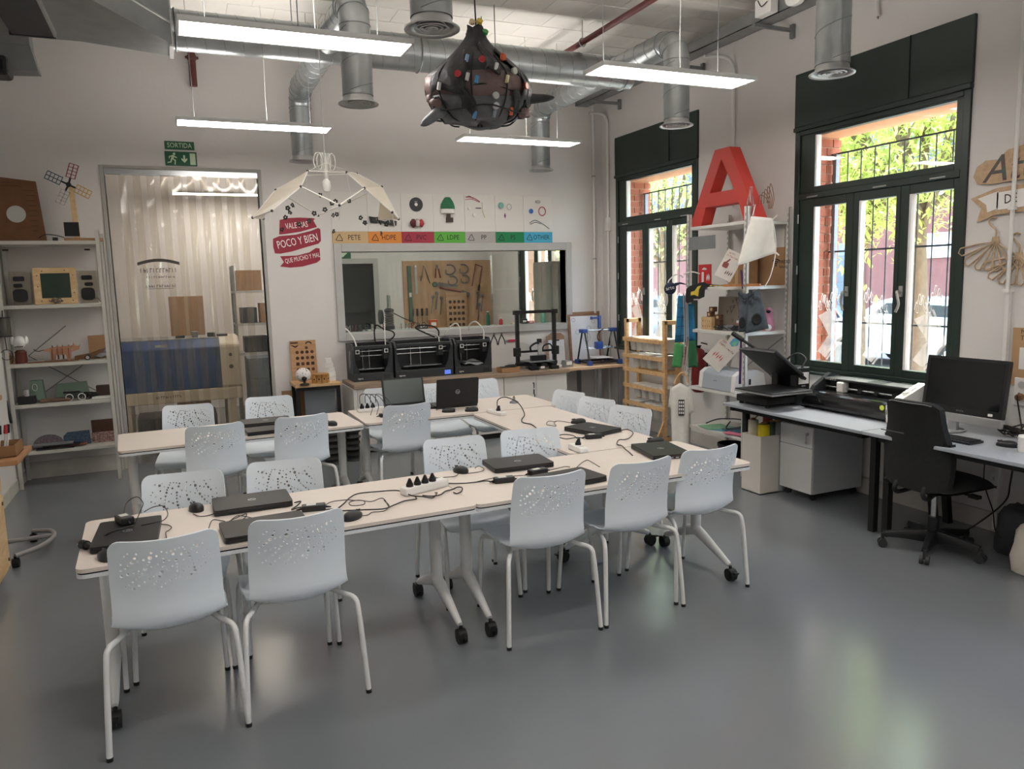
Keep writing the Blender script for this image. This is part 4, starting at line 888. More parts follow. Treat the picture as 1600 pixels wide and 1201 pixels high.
def bag_lamp():
    t = thing('hanging_bag_lamp', 'black hanging lamp of plastic bags stuck with coloured bottle caps', 'pendant lamp', (1.70, 4.3, 2.67))
    FILM = mat('black_film', '#232427', .55, noise=.4, nscale=14, bump=.5, bscale=22); BROWN = mat('brown_film', '#6a5653', .5, noise=.25, nscale=12, bump=.4, bscale=18); GREYF = mat('grey_film', '#55575a', .5, noise=.25, nscale=14, bump=.4, bscale=18)
    prof = [(.02, -.005), (.14, .0), (.195, .012), (.25, .06), (.285, .12), (.30, .18), (.29, .24), (.235, .30), (.17, .355), (.115, .40), (.065, .45), (.045, .50), (.038, .54)]
    rr = random.Random(4); n = 28
    def ring(i, z0=0):
        r, z = prof[i]
        return [((r+.014*math.sin(5*2*PI*j/n+i)+rr.uniform(-.014, .014)*min(1, r*5))*math.cos(2*PI*j/n), (r+rr.uniform(-.014, .014)*min(1, r*5))*.8*math.sin(2*PI*j/n), z+.012*math.sin(3*2*PI*j/n+i)) for j in range(n)]
    RG = [ring(i) for i in range(len(prof))]
    def band(i0, i1, name, m): MB().rings(RG[i0:i1+1], cap=False).build(name, m, t, solid=.004)
    band(0, 4, 'lower_film', GREYF); band(4, 6, 'middle_film', BROWN); band(6, 12, 'upper_film', FILM)
    b = MB()
    for a in range(9):
        th = 2*PI*a/9+.1; b.tube(spline([((r+.01)*math.cos(th), (r+.01)*.8*math.sin(th), z) for r, z in prof[1:9]], 3), .005, 5)
    for zr in (.05, .16): b.tube([(.285*math.cos(2*PI*j/28), .232*math.sin(2*PI*j/28), zr+.012*math.sin(j)) for j in range(28)], .005, 5, closed=True)
    b.build('net', BLACKM, t)
    for sx, pts in ((-1, [(-.24, -.05, .06), (-.32, -.08, .0), (-.385, -.1, -.045)]), (1, [(.24, -.05, .15), (.34, -.06, .155), (.455, -.08, .165)])):
        MB().tube(spline(pts, 5), [.036, .036, .034, .032, .03, .028, .026, .024, .02, .014, .006], 8).build('sleeve', FILM if sx > 0 else GREYF, t)
    for p in ((-.27, -.06, .09), (.24, -.1, .06), (.28, -.02, .13), (-.27, .0, .13)):
        q = MB(); q.ball(p, (.045, .04, .032), 10, k=6); q.v = [(x+rr.uniform(-.01, .01), y+rr.uniform(-.01, .01), z+rr.uniform(-.01, .01)) for x, y, z in q.v]; q.build('film_lump', FILM if p[2] > .15 else BROWN, t)
    for a0, a1, z0, z1 in ((-2.95, -2.15, .13, .40), (-.95, -.15, .10, .40), (-1.75, -1.45, .24, .42), (-2.3, -2.0, .03, .16), (-1.1, -.8, .02, .14)):
        def fl(u, v, a0=a0, a1=a1, z0=z0, z1=z1):
            z = z0+(z1-z0)*v+.02*math.sin(5*u); a = a0+(a1-a0)*u+.08*math.sin(4*v); r = next((p[0]+(q[0]-p[0])*(z-p[1])/(q[1]-p[1]) for p, q in zip(prof, prof[1:]) if p[1] <= z <= q[1]), .1)+.018+.008*math.sin(9*u+6*v)
            return (r*math.cos(a), r*.8*math.sin(a), z)
        MB().grid(fl, 8, 8).build('film_flap', FILM, t, solid=.003)
    caps = [('#b5313a', -.045, .31), ('#d9632f', .09, .345), ('#d9632f', .105, .35), ('#8aa0c4', -.12, .315), ('#cfcfcb', .02, .265), ('#d9d0a2', .075, .20), ('#3b86b8', -.10, .185), ('#b6b6b4', -.145, .20), ('#b5393f', -.19, .22), ('#c7cfc8', .14, .26), ('#a6a9aa', .01, .11), ('#b9bbbb', .02, .06), ('#7c8796', .02, .025), ('#3f7fae', -.085, .015), ('#d9632f', .125, .045), ('#cfcfcb', -.27, .165), ('#cfc9ac', .29, .21), ('#d9632f', .22, .19)]
    for c, x, z in caps:
        r = next((p0[0]+(p1[0]-p0[0])*(z-p0[1])/(p1[1]-p0[1]) for p0, p1 in zip(prof, prof[1:]) if p0[1] <= z <= p1[1]), .25)+.012
        x = max(-r*.98, min(r*.98, x)); y = -.8*math.sqrt(max(0, r*r-x*x)); nx = Vector((x*.8, y/.8, .0)).normalized()
        tx = Vector((-nx.y, nx.x, 0)); up_ = Vector((tx.x*.25, tx.y*.25, .97)); (MB().cyl((x, y, z), Vector((x, y, z))+nx*.016, .019, n=14) if len(c+str(z)) % 2 else MB().tube([Vector((x, y, z))+nx*.012-up_*.02, Vector((x, y, z))+nx*.012+up_*.02], .011, 8)).build('bottle_cap', mat('cap'+c, c, .4), t)
    for c, p in (('#d6b93c', (.012, -.02, .56)), ('#c3ab84', (-.03, -.01, .555)), ('#3f9a45', (.045, -.02, .505))): MB().cyl(p, (p[0], p[1]-.015, p[2]+.01), .018, n=12).build('bottle_cap', mat('cap'+c, c, .4), t)
    MB().tube(spline([(0, 0, .53), (-.004, 0, .7), (-.015, 0, 1.1), (-.02, 0, ZC-2.67)], 5), .0045, 6).build('cord', BLACKM, t)
bag_lamp()

# ================================================================ back counter: cupboards, worktops
ZW = .735
CWHT = mat('cupboard_white', '#d8d4ce', .5, noise=.015)
for i, (x0, x1) in enumerate(((1.635, 2.46), (2.463, 3.29), (3.293, 4.09))):
    t = thing('low_cupboard', ['white low cupboard under the left printer', 'white low cupboard under the middle printer', 'white low cupboard with keys in its lock at the right end'][i], 'cupboard', (x0, 7.81, 0), 0, 'white low cupboards')
    w = x1-x0
    MB().box(0, w, .018, .56, .06, .69).build('carcass', CWHT, t, bevel=.003); MB().box(.01, w-.01, .04, .54, 0, .06).build('plinth', BLACKM, t)
    for k in (0, 1):
        d = MB().box(k*w/2+.002, (k+1)*w/2-.002, 0, .017, .065, .688).build('door', CWHT, t, bevel=.002)
        if k == 0: q = MB(); q.cyl((w/2-.035, 0, .60), (w/2-.035, -.012, .60), .011, n=12); q.build('lock', STEEL, d)
    if i == 2:
        q = MB(); 
        q.box(w/2-.038, w/2-.03, -.02, -.012, .54, .60).box(w/2-.045, w/2-.03, -.022, -.018, .47, .53).box(w/2-.034, w/2-.022, -.02, -.016, .42, .47); q.build('keys', BLACKM, t)
t = tag(MB().box(1.60, 4.12, 7.785, YB, .69, ZW).build('worktop', OAKT, bevel=.004), 'long brown wooden worktop over the white cupboards, carrying the printers', 'worktop')
tag(MB().box(1.595, 1.632, 7.80, YB-.002, 0, .69).build('counter_end_panel', CWHT, bevel=.002), 'white end panel at the left of the low cupboards', 'panel')
t = thing('side_bench', 'pale wooden bench top with grey legs in the far corner under the blue printer', 'bench', (4.14, 7.80, 0)); MB().box(-.015, .73, 0, .585, ZW-.03, ZW).build('top', PINETOP, t, bevel=.003)
for x in (.40, .69): 
    for y in (.04, .54): MB().box(x-.02, x+.02, y-.02, y+.02, 0, ZW-.03).build('leg', MGREY, t)

# ---------------------------------------------------------------- desktop 3D printers in dark cases
PCASE = mat('printer_case', '#2a2d30', .5, noise=.08, nscale=3); PIN = mat('printer_inside', '#0d0e10', .5); PWIN = clear('printer_side_window', '#9aa0a2', fres=1.4)
def printer(label, x, w, scr, plate=.16, heads=(0.12, .8), d=.33, h=.40, y=8.04, sheet=False, word='sigma'):
    t = thing('desktop_printer', label, '3D printer', (x, y, ZW), 0, 'dark boxed 3D printers')
    b = MB()
    b.box(0, w, 0, d, 0, .085)                                       # base with front lip
    b.prism([(0, .085), (d, .085), (d, h), (.05, h), (0, h-.06)], 0, .022, Matrix(((0, 0, 1, 0), (1, 0, 0, 0), (0, 1, 0, 0), (0, 0, 0, 1))))
    b.prism([(0, .085), (d, .085), (d, h), (.05, h), (0, h-.06)], w-.022, w, Matrix(((0, 0, 1, 0), (1, 0, 0, 0), (0, 1, 0, 0), (0, 0, 0, 1))))
    b.box(.022, w-.022, d-.02, d, .085, h); b.box(.022, w-.022, .005, .04, h-.055, h-.02)
    b.prism([(.022, .085), (.075, .085), (.03, .2), (.022, .3)], .003, .03, FACE_S.inverted() @ Matrix.Scale(-1, 4, (0, 0, 1)) if False else T(0, .03, 0) @ FACE_S)
    b.prism([(w-.022, .085), (w-.022, .32), (w-.04, .26), (w-.06, .16), (w-.10, .085)], .0, .028, T(0, .03, 0) @ FACE_S)
    b.build('case', PCASE, t, bevel=.006)
    MB().box(.03, w-.03, d-.026, d-.021, .09, h-.01).build('back_panel', PIN, t)
    MB().box(.024, w-.024, .05, d-.03, .086, .09).build('floor_panel', PIN, t)
    s = MB(); s.prism([(.10, .17), (.20, .12), (.25, .2), (.2, .3), (.10, .33)], -.001, .0, Matrix(((0, 0, 1, 0), (1, 0, 0, 0), (0, 1, 0, 0), (0, 0, 0, 1)))); s.build('side_window', mat('side_window_grey', '#6f7476', .25), t)
    MB().box(w-.105, w-.035, -.004, .0, .015, .062).build('screen', scr, t)
    text('wordmark', word, .026, T(.075, -.001, .033) @ FACE_S, TEXTW, t, ext=.0004)
    MB().box(w/2-plate, w/2+plate, .07, d-.08, .12, .128).build('print_plate', STEEL if not sheet else DGREY, t)
    for k in (.38, .55): MB().cyl((w*k, d-.06, .09), (w*k, d-.06, h-.03), .006, n=8).build('lead_screw', STEEL, t)
    for zz in (h-.085, h-.135): MB().cyl((.03, .10, zz), (w-.03, .10, zz), .005, n=8).build('guide_rod', STEEL, t)
    for hx in heads:
        hd = MB(); hd.box(w*hx-.03, w*hx+.03, .03, .10, h-.17, h-.045); o = hd.build('print_head', BLACK, t, bevel=.005)
        q = MB(); q.box(w*hx-.022, w*hx+.022, .022, .03, h-.105, h-.06); q.build('head_plate', W_PLAST, o, bevel=.003)
        q = MB(); q.cyl((w*hx, .019, h-.083), (w*hx, .023, h-.083), .014, n=14); q.build('fan', BLACKM, o)
    return t
LCD = emission('lcd_blue', '#5d79d8', .9); OFFSCR = mat('screen_off', '#34373a', .2)
printer('dark 3D printer at the left end of the worktop, screen off', 1.655, .435, OFFSCR, .14, (.14, .86))
printer('widest dark 3D printer with a lit blue screen, middle of three', 2.115, .665, LCD, .22, (.80,), word='sigmax')
p3 = printer('dark 3D printer right of three, with a grey sheet on its plate', 2.80, .445, OFFSCR, .12, (.22, .84), sheet=True)
b = MB(); b.grid(lambda u, v: (.13+.22*u, .03+.2*v, .10+.05*math.sin(PI*u)*math.sin(PI*v*.8)+.012*math.sin(7*u+3*v)), 10, 8); b.build('grey_sheet', MGREY, p3, solid=.002)
WT_ = mat('ptfe_tube', '#dcdad4', .35)
def hose(label, pts, m, r=.006): tag(MB().tube(spline(pts, 8), r, 8).build('printer_hose', m), label, 'hose', 'hoses above the printers')
hose('white feed tube bowing left over the left printer', [(1.715, 8.09, 1.10), (1.70, 8.12, 1.18), (1.66, 8.18, 1.27), (1.635, 8.25, 1.30)], WT_, .009)
hose('white feed tube standing at the right of the left printer', [(2.03, 8.09, 1.10), (2.035, 8.12, 1.22), (2.06, 8.2, 1.32), (2.07, 8.25, 1.33)], WT_)
hose('black hose pair looping above the left printer', [(1.97, 8.30, 1.12), (1.96, 8.28, 1.25), (1.98, 8.24, 1.32), (2.05, 8.24, 1.28), (2.16, 8.26, 1.24), (2.18, 8.28, 1.19), (2.12, 8.3, 1.13)], BLACKM, .008)
hose('long black hose arching over the middle printer', [(2.70, 8.31, 1.14), (2.70, 8.28, 1.22), (2.62, 8.25, 1.28), (2.48, 8.24, 1.295), (2.42, 8.24, 1.27), (2.5, 8.22, 1.22), (2.62, 8.18, 1.16)], BLACKM, .009)
hose('thin white tube at the middle printer\'s head', [(2.645, 8.10, 1.11), (2.64, 8.12, 1.17), (2.60, 8.16, 1.20), (2.52, 8.2, 1.22)], WT_, .005)
hose('white feed tube bow left above the right printer', [(2.90, 8.09, 1.10), (2.90, 8.12, 1.24), (2.88, 8.16, 1.30), (2.84, 8.22, 1.28), (2.79, 8.27, 1.21), (2.77, 8.30, 1.15)], WT_, .007)
hose('white feed tube bow right above the right printer', [(3.175, 8.09, 1.10), (3.18, 8.12, 1.22), (3.12, 8.18, 1.31), (3.06, 8.22, 1.28), (3.07, 8.28, 1.21)], WT_, .008)
# cardboard tray beside the printers
t = thing('cardboard_tray', 'shallow cardboard tray with black parts right of the printers', 'box', (3.40, 7.93, ZW)); b = MB(); b.box(-.11, .11, -.08, .08, 0, .004).box(-.11, .11, -.08, -.075, 0, .055).box(-.11, .11, .075, .08, 0, .055).box(-.11, -.105, -.075, .075, 0, .055).box(.105, .11, -.075, .075, 0, .055); b.build('tray', CARD, t); MB().box(-.09, .02, -.05, .05, .03, .062).box(-.02, .09, -.02, .06, .02, .07).build('black_parts', BLACKM, t, bevel=.008)
# black portal printer
t = thing('portal_printer', 'black open-frame 3D printer with a tall square portal', '3D printer', (3.84, 8.10, ZW))
b = MB(); b.box(-.27, .27, -.02, .02, .035, .075).box(-.04, .04, -.22, .2, .03, .07).box(.1, .16, -.22, .2, .03, .07).box(-.16, -.1, -.22, .2, .03, .07); b.build('base_frame', BLACK, t, bevel=.004)
for x, y in ((-.13, -.20), (.13, -.20), (-.25, .15), (.25, .15)): MB().box(x-.05, x+.05, y-.04, y+.04, 0, .04).build('foot', RUBBER, t, bevel=.006)
for sx in (-1, 1): MB().box(sx*.24-.02, sx*.24+.02, -.02, .02, .075, .665).build('upright', BLACK, t, bevel=.002)
MB().box(-.265, .265, -.014, .014, .645, .68).build('top_beam', BLACK, t, bevel=.003)
for sx in (-1, 1): MB().box(sx*.25-.03, sx*.25+.03, -.028, .028, .635, .685).build('corner_bracket', BLACKM, t)
MB().box(-.25, .25, -.035, -.012, .19, .215).build('gantry', BLACK, t, bevel=.003)
for sx in (-1, 1): MB().box(sx*.25-.035, sx*.25+.035, -.04, .03, .15, .25).build('carriage', BLACKM, t, bevel=.004)
MB().box(-.0, .05, -.06, -.036, .16, .30).build('head_bracket', LGREY, t, bevel=.003); MB().box(-.1, .09, -.09, -.03, .09, .155).build('print_head', BLACK, t, bevel=.004); MB().box(.0, .045, -.06, -.02, .30, .345).build('fan_shroud', BLACKM, t)
MB().box(-.16, .16, -.17, .14, .085, .092).build('print_plate', MGREY, t)
b = MB(); b.tube(spline([(-.09, -.05, .2), (-.1, -.06, .26), (-.03, -.06, .30), (.01, -.05, .29)], 5), .012, 6); b.tube(spline([(.06, -.05, .2), (.07, -.06, .26), (.15, -.06, .28), (.2, -.04, .22)], 5), .009, 6); b.build('cable_loops', BLACKM, t)
MB().box(-.07, -.02, -.262, -.255, .02, .045).build('white_label', TEXTW, t); MB().box(.16, .22, -.228, -.222, .02, .045).build('white_label', TEXTW, t)
t = thing('control_box', 'small grey control box with slanted screen right of the portal printer', 'control box', (4.17, 7.96, ZW)); MB().prism([(-.06, 0), (.06, 0), (.05, .08), (-.04, .08)], -.05, .05, FACE_S).build('case', MGREY, t, bevel=.005); MB().box(-.03, .04, -.056, -.05, .03, .07).build('display', W_PLAST, t)
# blue-cornered printer
t = thing('frame_printer', 'black A-frame 3D printer with blue plastic corners in the far corner', '3D printer', (4.66, 8.06, ZW))
for sy in (-1, 1): MB().box(-.22, .22, sy*.14-.012, sy*.14+.012, .02, .045).build('base_bar', BLACK, t)
for sx in (-1, 1):
    MB().box(sx*.2-.012, sx*.2+.012, -.15, .15, .02, .045).build('base_bar', BLACK, t)
    for sy in (-1, 1):
        MB().cyl((sx*.205, sy*.15, .04), (sx*.205, sy*.03, .40), .011, n=6).build('strut', BLACK, t); MB().box(sx*.205-.028, sx*.205+.028, sy*.15-.028, sy*.15+.028, 0, .055).build('foot', BLUE, t, bevel=.006)
    MB().box(sx*.205-.035, sx*.205+.035, -.055, .055, .385, .43).build('corner_block', BLUE, t, bevel=.008)
MB().cyl((-.2, 0, .41), (.2, 0, .41), .008, n=8).build('top_rod', STEEL, t); MB().cyl((-.2, .03, .41), (.2, .03, .41), .008, n=8).build('top_rod', STEEL, t)
for z in (.19, .205): MB().cyl((-.19, -.02, z), (.19, -.02, z), .006, n=8).build('gantry_rod', STEEL, t)
for sx in (-1, 1): MB().cyl((sx*.16, -.02, .05), (sx*.16, -.02, .39), .004, n=6).build('lead_screw', STEEL, t)
MB().box(-.05, .04, -.05, .02, .18, .27).build('print_head', BLUE, t, bevel=.006); MB().box(-.09, .13, -.13, .12, .075, .082).build('print_plate', W_PLAST, t)
b = MB(); b.box(.0, .035, -.02, .02, .43, .585).box(-.09, .03, -.012, .012, .545, .57); b.cyl((-.1, 0, .557), (-.085, 0, .557), .02, n=12); b.build('spool_arm', BLUE, t, bevel=.005)
MB().tube(spline([(0, -.02, .27), (-.03, -.03, .33), (.0, -.03, .39), (.06, -.02, .42)], 5), .006, 6).build('cable_arc', BLACKM, t)
# boards leaning on the wall behind
t = thing('framed_diagram', 'framed white diagram board with circles leaning in the far corner', 'picture', (4.62, 8.30, ZW), rx=-.10); MB().box(-.22, .22, -.012, .012, 0, .60).build('frame', wood('frame_wood', '#7a5a43', '#94705a'), t, bevel=.003); MB().box(-.19, .19, -.014, -.012, .03, .575).build('sheet', mat('paper_white', '#dfe1e6', .7), t)
b = MB()
for x, z, r in ((-.15, .53, .022), (-.10, .38, .028), (.06, .42, .03), (.02, .31, .055), (.02, .31, .02), (.13, .5, .02)): b.tube([(x+r*math.cos(2*PI*j/18), -.0145, z+r*math.sin(2*PI*j/18)) for j in range(18)], .0016, 4, closed=True)
b.build('drawn_circles', mat('ink_blue', '#2c3350', .7), t)
t = thing('framed_board', 'brown wooden board leaning behind the framed diagram', 'board', (4.66, 8.345, ZW), rx=-.05); MB().box(-.24, .20, -.008, .008, 0, .625).build('panel', wood('frame_wood2', '#8a664a', '#a07c60'), t)
t = thing('clipboard', 'brown board with clipped white paper leaning behind the portal printer', 'clipboard', (4.215, 8.30, ZW), rx=-.12); MB().prism([(-.13, 0), (.13, 0), (.125, .345), (.08, .38), (-.05, .39), (-.125, .345)], -.004, .004, FACE_S).build('board', wood('frame_wood3', '#97765e', '#ab8b72'), t, bevel=.003); MB().box(-.1, .115, -.006, -.004, .0, .30).build('paper', mat('paper_white', '#dfe1e6', .7), t); MB().box(.0, .05, -.009, -.006, .285, .30).build('clip', BLACK, t)
# pliers and pink tool hanging below the window frame
def pliers(label, x, m, z=1.07):
    t = thing('hanging_pliers', label, 'pliers', (x, YB-.006, z), 0, 'pliers on the wall'); b = MB()
    for s in (-1, 1): b.tube(spline([(0, 0, .06), (s*.012, 0, .04), (s*.035, 0, -.01), (s*.045, 0, -.06)], 4), .006, 6)
    b.build('handles', m, t); MB().prism([(-.012, 0), (0, .045), (.012, 0)], -.005, .005, T(0, 0, .055) @ FACE_S).build('jaws', STEEL, t)
pliers('black curved pliers hanging left below the interior window', 3.42, BLACKM); pliers('black straight pliers hanging right below the interior window', 3.52, BLACKM)
t = thing('hanging_knife', 'pink-handled cutter on the wall below the interior window', 'knife', (3.64, YB-.008, 1.05)); MB().box(-.03, .06, -.008, .008, -.015, .015).build('handle', mat('hot_pink', '#c2314f', .5), t, bevel=.004); MB().box(-.07, -.03, -.002, .002, -.008, .01).build('blade', STEEL, t)

# ================================================================ small side table with models
t = thing('plant_stand', 'small table with wooden top and black steel legs left of the printers', 'side table', (1.265, 8.11, 0))
MB().box(-.235, .235, -.20, .20, .735, .765).build('top', PINE, t, bevel=.003)
for x in (-.205, .205):
    for y in (-.17, .17): MB().box(x-.017, x+.017, y-.017, y+.017, 0, .735).build('leg', BLACKM, t)
b = MB(); b.box(-.19, .19, -.187, -.153, .70, .735).box(-.19, .19, .153, .187, .70, .735); b.build('apron', BLACKM, t)
MB().box(-.12, .20, -.0, .006, .05, .70).build('grey_back_sheet', mat('blue_grey_board', '#8d959b', .5), t)
t = thing('punched_sample_board', 'wooden board with four rows of round and square cut-outs', 'board', (1.195, 8.325, .765), rx=-.09); MB().box(-.135, .135, -.006, .006, 0, .425).build('board', wood('sample_wood', '#a9805a', '#bd9570', .6), t)
HOLE = mat('engraved_dark', '#3a221a', .8, noise=.2); k = 0
for r in range(4):
    for c in range(4):
        x, z = -.065+c*.052, .30-r*.062; sh = rrect(.034, .034, .004) if r == 2 else circ(.018, 14)
        MB().prism(sh, .0055, .0068, T(x, 0, z) @ FACE_S).build('cutout', HOLE if (r+c) % 3 else mat('engraved_mid', '#5a3624', .8), t)
b = MB(); b.tube([(.06+.028*math.cos(PI*j/8), -.007, .385+.022*math.sin(PI*j/8)) for j in range(9)], .007, 6); b.build('cutout', HOLE, t)
MB().prism([(-.13, .385), (-.10, .36), (-.08, .35), (-.06, .36), (-.045, .38), (-.08, .368)], .0055, .0068, FACE_S).build('cutout', HOLE, t); MB().box(-.13, -.05, -.0068, -.0055, .395, .41).build('cutout', HOLE, t); MB().prism(circ(.016, 12), .0055, .0068, T(.035, 0, .345) @ FACE_S).build('cutout', mat('engraved_mid', '#5a3624', .8), t)
t = thing('pierced_globe', 'white pierced globe ornament on a black foot', 'ornament', (1.125, 7.965, .765)); MB().ball((0, 0, .095), (.078, .06, .075), 20, k=12).build('globe', W_PLAST, t); b = MB()
for k in range(26):
    a, c = random.uniform(-1.1, 1.1), random.uniform(-.9, 1.1); p = Vector((.0785*math.sin(a)*math.cos(c), -.0605*math.cos(a)*math.cos(c), .095+.0755*math.sin(c))); b.ball(p, .004, 6, k=4)
b.build('pierced_dots', HOLE, t); b = MB(); b.lathe([(.05, 0), (.045, .012), (.014, .02), (.012, .045), (.026, .055), (.026, .075), (.01, .085)], (0, -.062, 0), 16); b.build('foot', BLACKM, t)
t = thing('wooden_ring_model', 'honey-coloured wooden lattice ring model on the small table', 'model', (1.30, 7.98, .765)); HON = wood('honey_wood', '#a97a3e', '#c1935a')
for k in range(10):
    a = 2*PI*k/10; M = T(.075*math.cos(a), .06*math.sin(a), .045) @ RZ(a); MB().box(-.012, .012, -.022, .022, -.045, .045, M).build('block', HON, t, bevel=.004); MB().cyl((0, 0, 0), (.013, 0, 0), .009, n=10, M=M).build('peg_hole', HOLE, t)
MB().prism(circ(.085, 20), .088, .098).build('lid', HON, t)
t = thing('stacked_white_model', 'white twisted stacked-block model on the small table', 'model', (1.415, 8.13, .765))
for k in range(5):
    w = .075-.008*k; MB().prism(rrect(w*1.7, w*1.7, .02), .048*k, .048*k+.045, RZ(.35*k)).build('tier', W_PLAST, t, bevel=.006)
t = thing('cardboard_sheet', 'brown cardboard sheet leaning at the wall behind the small table', 'cardboard', (1.075, 8.34, 0), rx=-.04); MB().box(-.13, .12, -.006, .006, 0, .66).build('sheet', CARD, t)
t = thing('blue_machine', 'small blue and white tool on the floor under the small table', 'tool', (1.30, 7.98, 0)); MB().box(-.05, .15, -.07, .07, 0, .14).build('body', mat('navy_plastic', '#1e2c4d', .4), t, bevel=.02); MB().cyl((-.12, 0, .07), (-.05, 0, .07), .06, n=20).build('white_drum', W_PLAST, t); MB().cyl((-.125, 0, .07), (-.118, 0, .07), .03, n=16).build('red_hub', RED, t)
t = thing('filament_spool_stack', 'stack of dark filament spools on the floor left of the cupboards', 'spools', (1.30, 7.55, 0))
for k in range(6): MB().lathe([(.10, 0), (.10, .006), (.075, .008), (.075, .05), (.10, .052), (.10, .058)], (0, 0, k*.06), 20).build('spool', BLACK if k % 2 else DGREY, t)
t = thing('filament_spool_stack', 'taller dark stack of spools beside the first stack', 'spools', (1.52, 7.6, 0))
for k in range(7): MB().lathe([(.085, 0), (.085, .006), (.065, .008), (.065, .05), (.085, .052), (.085, .058)], (0, 0, k*.06), 20).build('spool', BLACKM if k % 2 else DGREY, t)
# ================================================================ left shelving unit and what stands on it
SHW = mat('shelf_enamel', '#b9b6ae', .5, noise=.06, nscale=4)
t = thing('metal_shelving', 'white metal shelving unit in the far left corner', 'shelving', (-1.44, 7.955, 0))
SZ = [2.19, 1.625, 1.103, .735, .305]
for z in SZ: MB().box(.02, .80, .0, .40, z, z+.033).build('shelf', SHW, t, bevel=.003)
for x in (.0, .80):
    for y in (-.01, .37):
        b = MB(); b.box(x-.0, x+.036, y, y+.004, 0, 2.31).box(x+(.0 if x == 0 else .032), x+(.004 if x == 0 else .036), y, y+.04, 0, 2.31); b.build('post', SHW, t)
b = MB(); b.box(.05, .75, .392, .396, .0, .004); b = MB(); b.tube([(.12, .395, .76), (.72, .395, 1.18)], .005, 4); b.tube([(.12, .395, 1.18), (.72, .395, .76)], .005, 4); b.tube([(.12, .395, 1.18), (.45, .395, 1.45)], .005, 4); b.build('cross_brace', MGREY, t)
for x in (.09, .72): MB().box(x-.015, x+.03, -.004, 0, 2.135, 2.15).build('slot', BLACKM, t)
def on(k): return SZ[k]+.034
t = thing('cork_board', 'brown board with a pale round window leaning on the top shelf', 'board', (-1.25, 8.20, on(0)), rx=-.06); MB().prism([(-.19, 0), (.20, 0), (.155, .545), (-.19, .585)], -.008, .008, FACE_S).build('board', mat('board_brown', '#6d4a30', .8, noise=.12, nscale=12), t, bevel=.003); MB().prism(circ(.075, 28), .008, .012, T(-.02, 0, .25) @ FACE_S).build('round_window', mat('frosted_disc', '#b5b4ae', .5), t)
b = MB()
for k in range(9): b.box(.06+.004*k, .14, -.0095, -.008, .46-.045*k, .464-.045*k)
b.box(-.16, -.02, -.0095, -.008, .53, .534); b.box(-.16, .02, -.0095, -.008, .50, .504); b.build('engraved_lines', mat('engraved_brown', '#3f2a1b', .8), t)
t = thing('model_windmill', 'model windmill with red, blue, yellow and clear sails on the top shelf', 'model', (-.80, 8.12, on(0)))
MB().box(-.10, .21, -.05, .05, 0, .03).build('base_plank', CARD, t); MB().box(-.09, .03, -.055, -.045, .045, .17).build('black_panel', BLACKM, t)
MB().prism([(-.02, .03), (.03, .03), (.012, .50), (-.028, .50)], -.02, .02, FACE_S).build('tower', PLY, t)
hub = Vector((-.02, -.045, .505))
for ang, mm in ((1.25, mat('sail_red', '#8a2a3c', .5)), (2.67, mat('sail_blue', '#2d4f63', .5)), (-.50, mat('sail_yellow', '#c39a4a', .5)), (4.25, clear('sail_clear', '#e9e7e2', haze=.12))):
    M = T(hub) @ FACE_S @ RZ(ang); b = MB(); b.box(.01, .06, -.008, .008, 0, .006, M); b.build('sail_arm', BLACKM, t); b = MB()
    for yy in (-.018, .018, .054): b.box(.06, .19, yy-.004-.018, yy+.004-.018, 0, .005, M)
    for k in range(5): b.box(.06+k*.0315, .066+k*.0315, -.036, .036, 0, .005, M)
    b.build('sail', mm, t)
MB().prism(circ(.022, 10), -.01, .012, T(hub) @ FACE_S).build('hub', BLACKM, t)
b = MB(); b.tube(spline([(-.1, -.03, .035), (-.17, -.04, .055), (-.25, -.03, .06), (-.30, -.03, .03)], 5), .004, 5); b.build('lead', BLACKM, t); MB().box(-.19, -.15, -.05, -.02, .0, .035).build('motor', BLACKM, t)
t = thing('wooden_display', 'plywood-framed display with a dark green screen on the second shelf', 'display', (-1.01, 8.12, on(1)), rx=-.05); MB().box(-.175, .17, -.012, .012, 0, .33).build('frame', PLY, t, bevel=.003); MB().box(-.115, .12, -.014, -.012, .055, .28).build('screen', mat('green_screen', '#1e3327', .3, noise=.15, nscale=9), t)
for x, z in ((-.1, .30), (.08, .305), (-.14, .26), (-.14, .16), (.145, .26), (.145, .1), (-.12, .03), (.13, .03), (-.06, .03)): MB().cyl((x, -.012, z), (x, -.015, z), .005, n=8).build('screw', BLACKM, t)
b = MB()
for k in range(8): b.tube([(.0+.05*math.cos(k), -.03, .03+.02*math.sin(k*2)), (.03*math.cos(k*2.1), -.045, .03+.03*math.sin(k*1.3)), (.05*math.cos(k+2), -.02, .01+.02*abs(math.sin(k)))], .004, 5)
b.build('wire_knot', mat('wire_grey', '#6b665e', .6), t)
def clear_speaker(label, x, s):
    t = thing('acrylic_speaker', label, 'speaker', (x, 8.12, on(1)), 0, 'clear-bodied speakers'); AC = clear('acrylic', '#e6e3dc', haze=.08)
    MB().box(-.08, .08, -.005, .0, 0, .30).build('front_plate', AC, t); MB().box(-.08, .08, .10, .105, 0, .30).build('rear_plate', AC, t)
    MB().prism(rrect(.115, .115, .035), 0, .02, T(0, -.005, .085) @ FACE_S).build('woofer', BLACK, t, bevel=.006); MB().prism(rrect(.07, .035, .014), 0, .015, T(s*.012, -.005, .175) @ FACE_S).build('port', BLACKM, t); MB().prism(rrect(.09, .042, .012), 0, .015, T(0, -.005, .235) @ FACE_S).build('tweeter', BLACK, t)
clear_speaker('clear acrylic speaker left of the wooden display', -1.29, -1); clear_speaker('clear acrylic speaker right of the wooden display', -.752, 1)
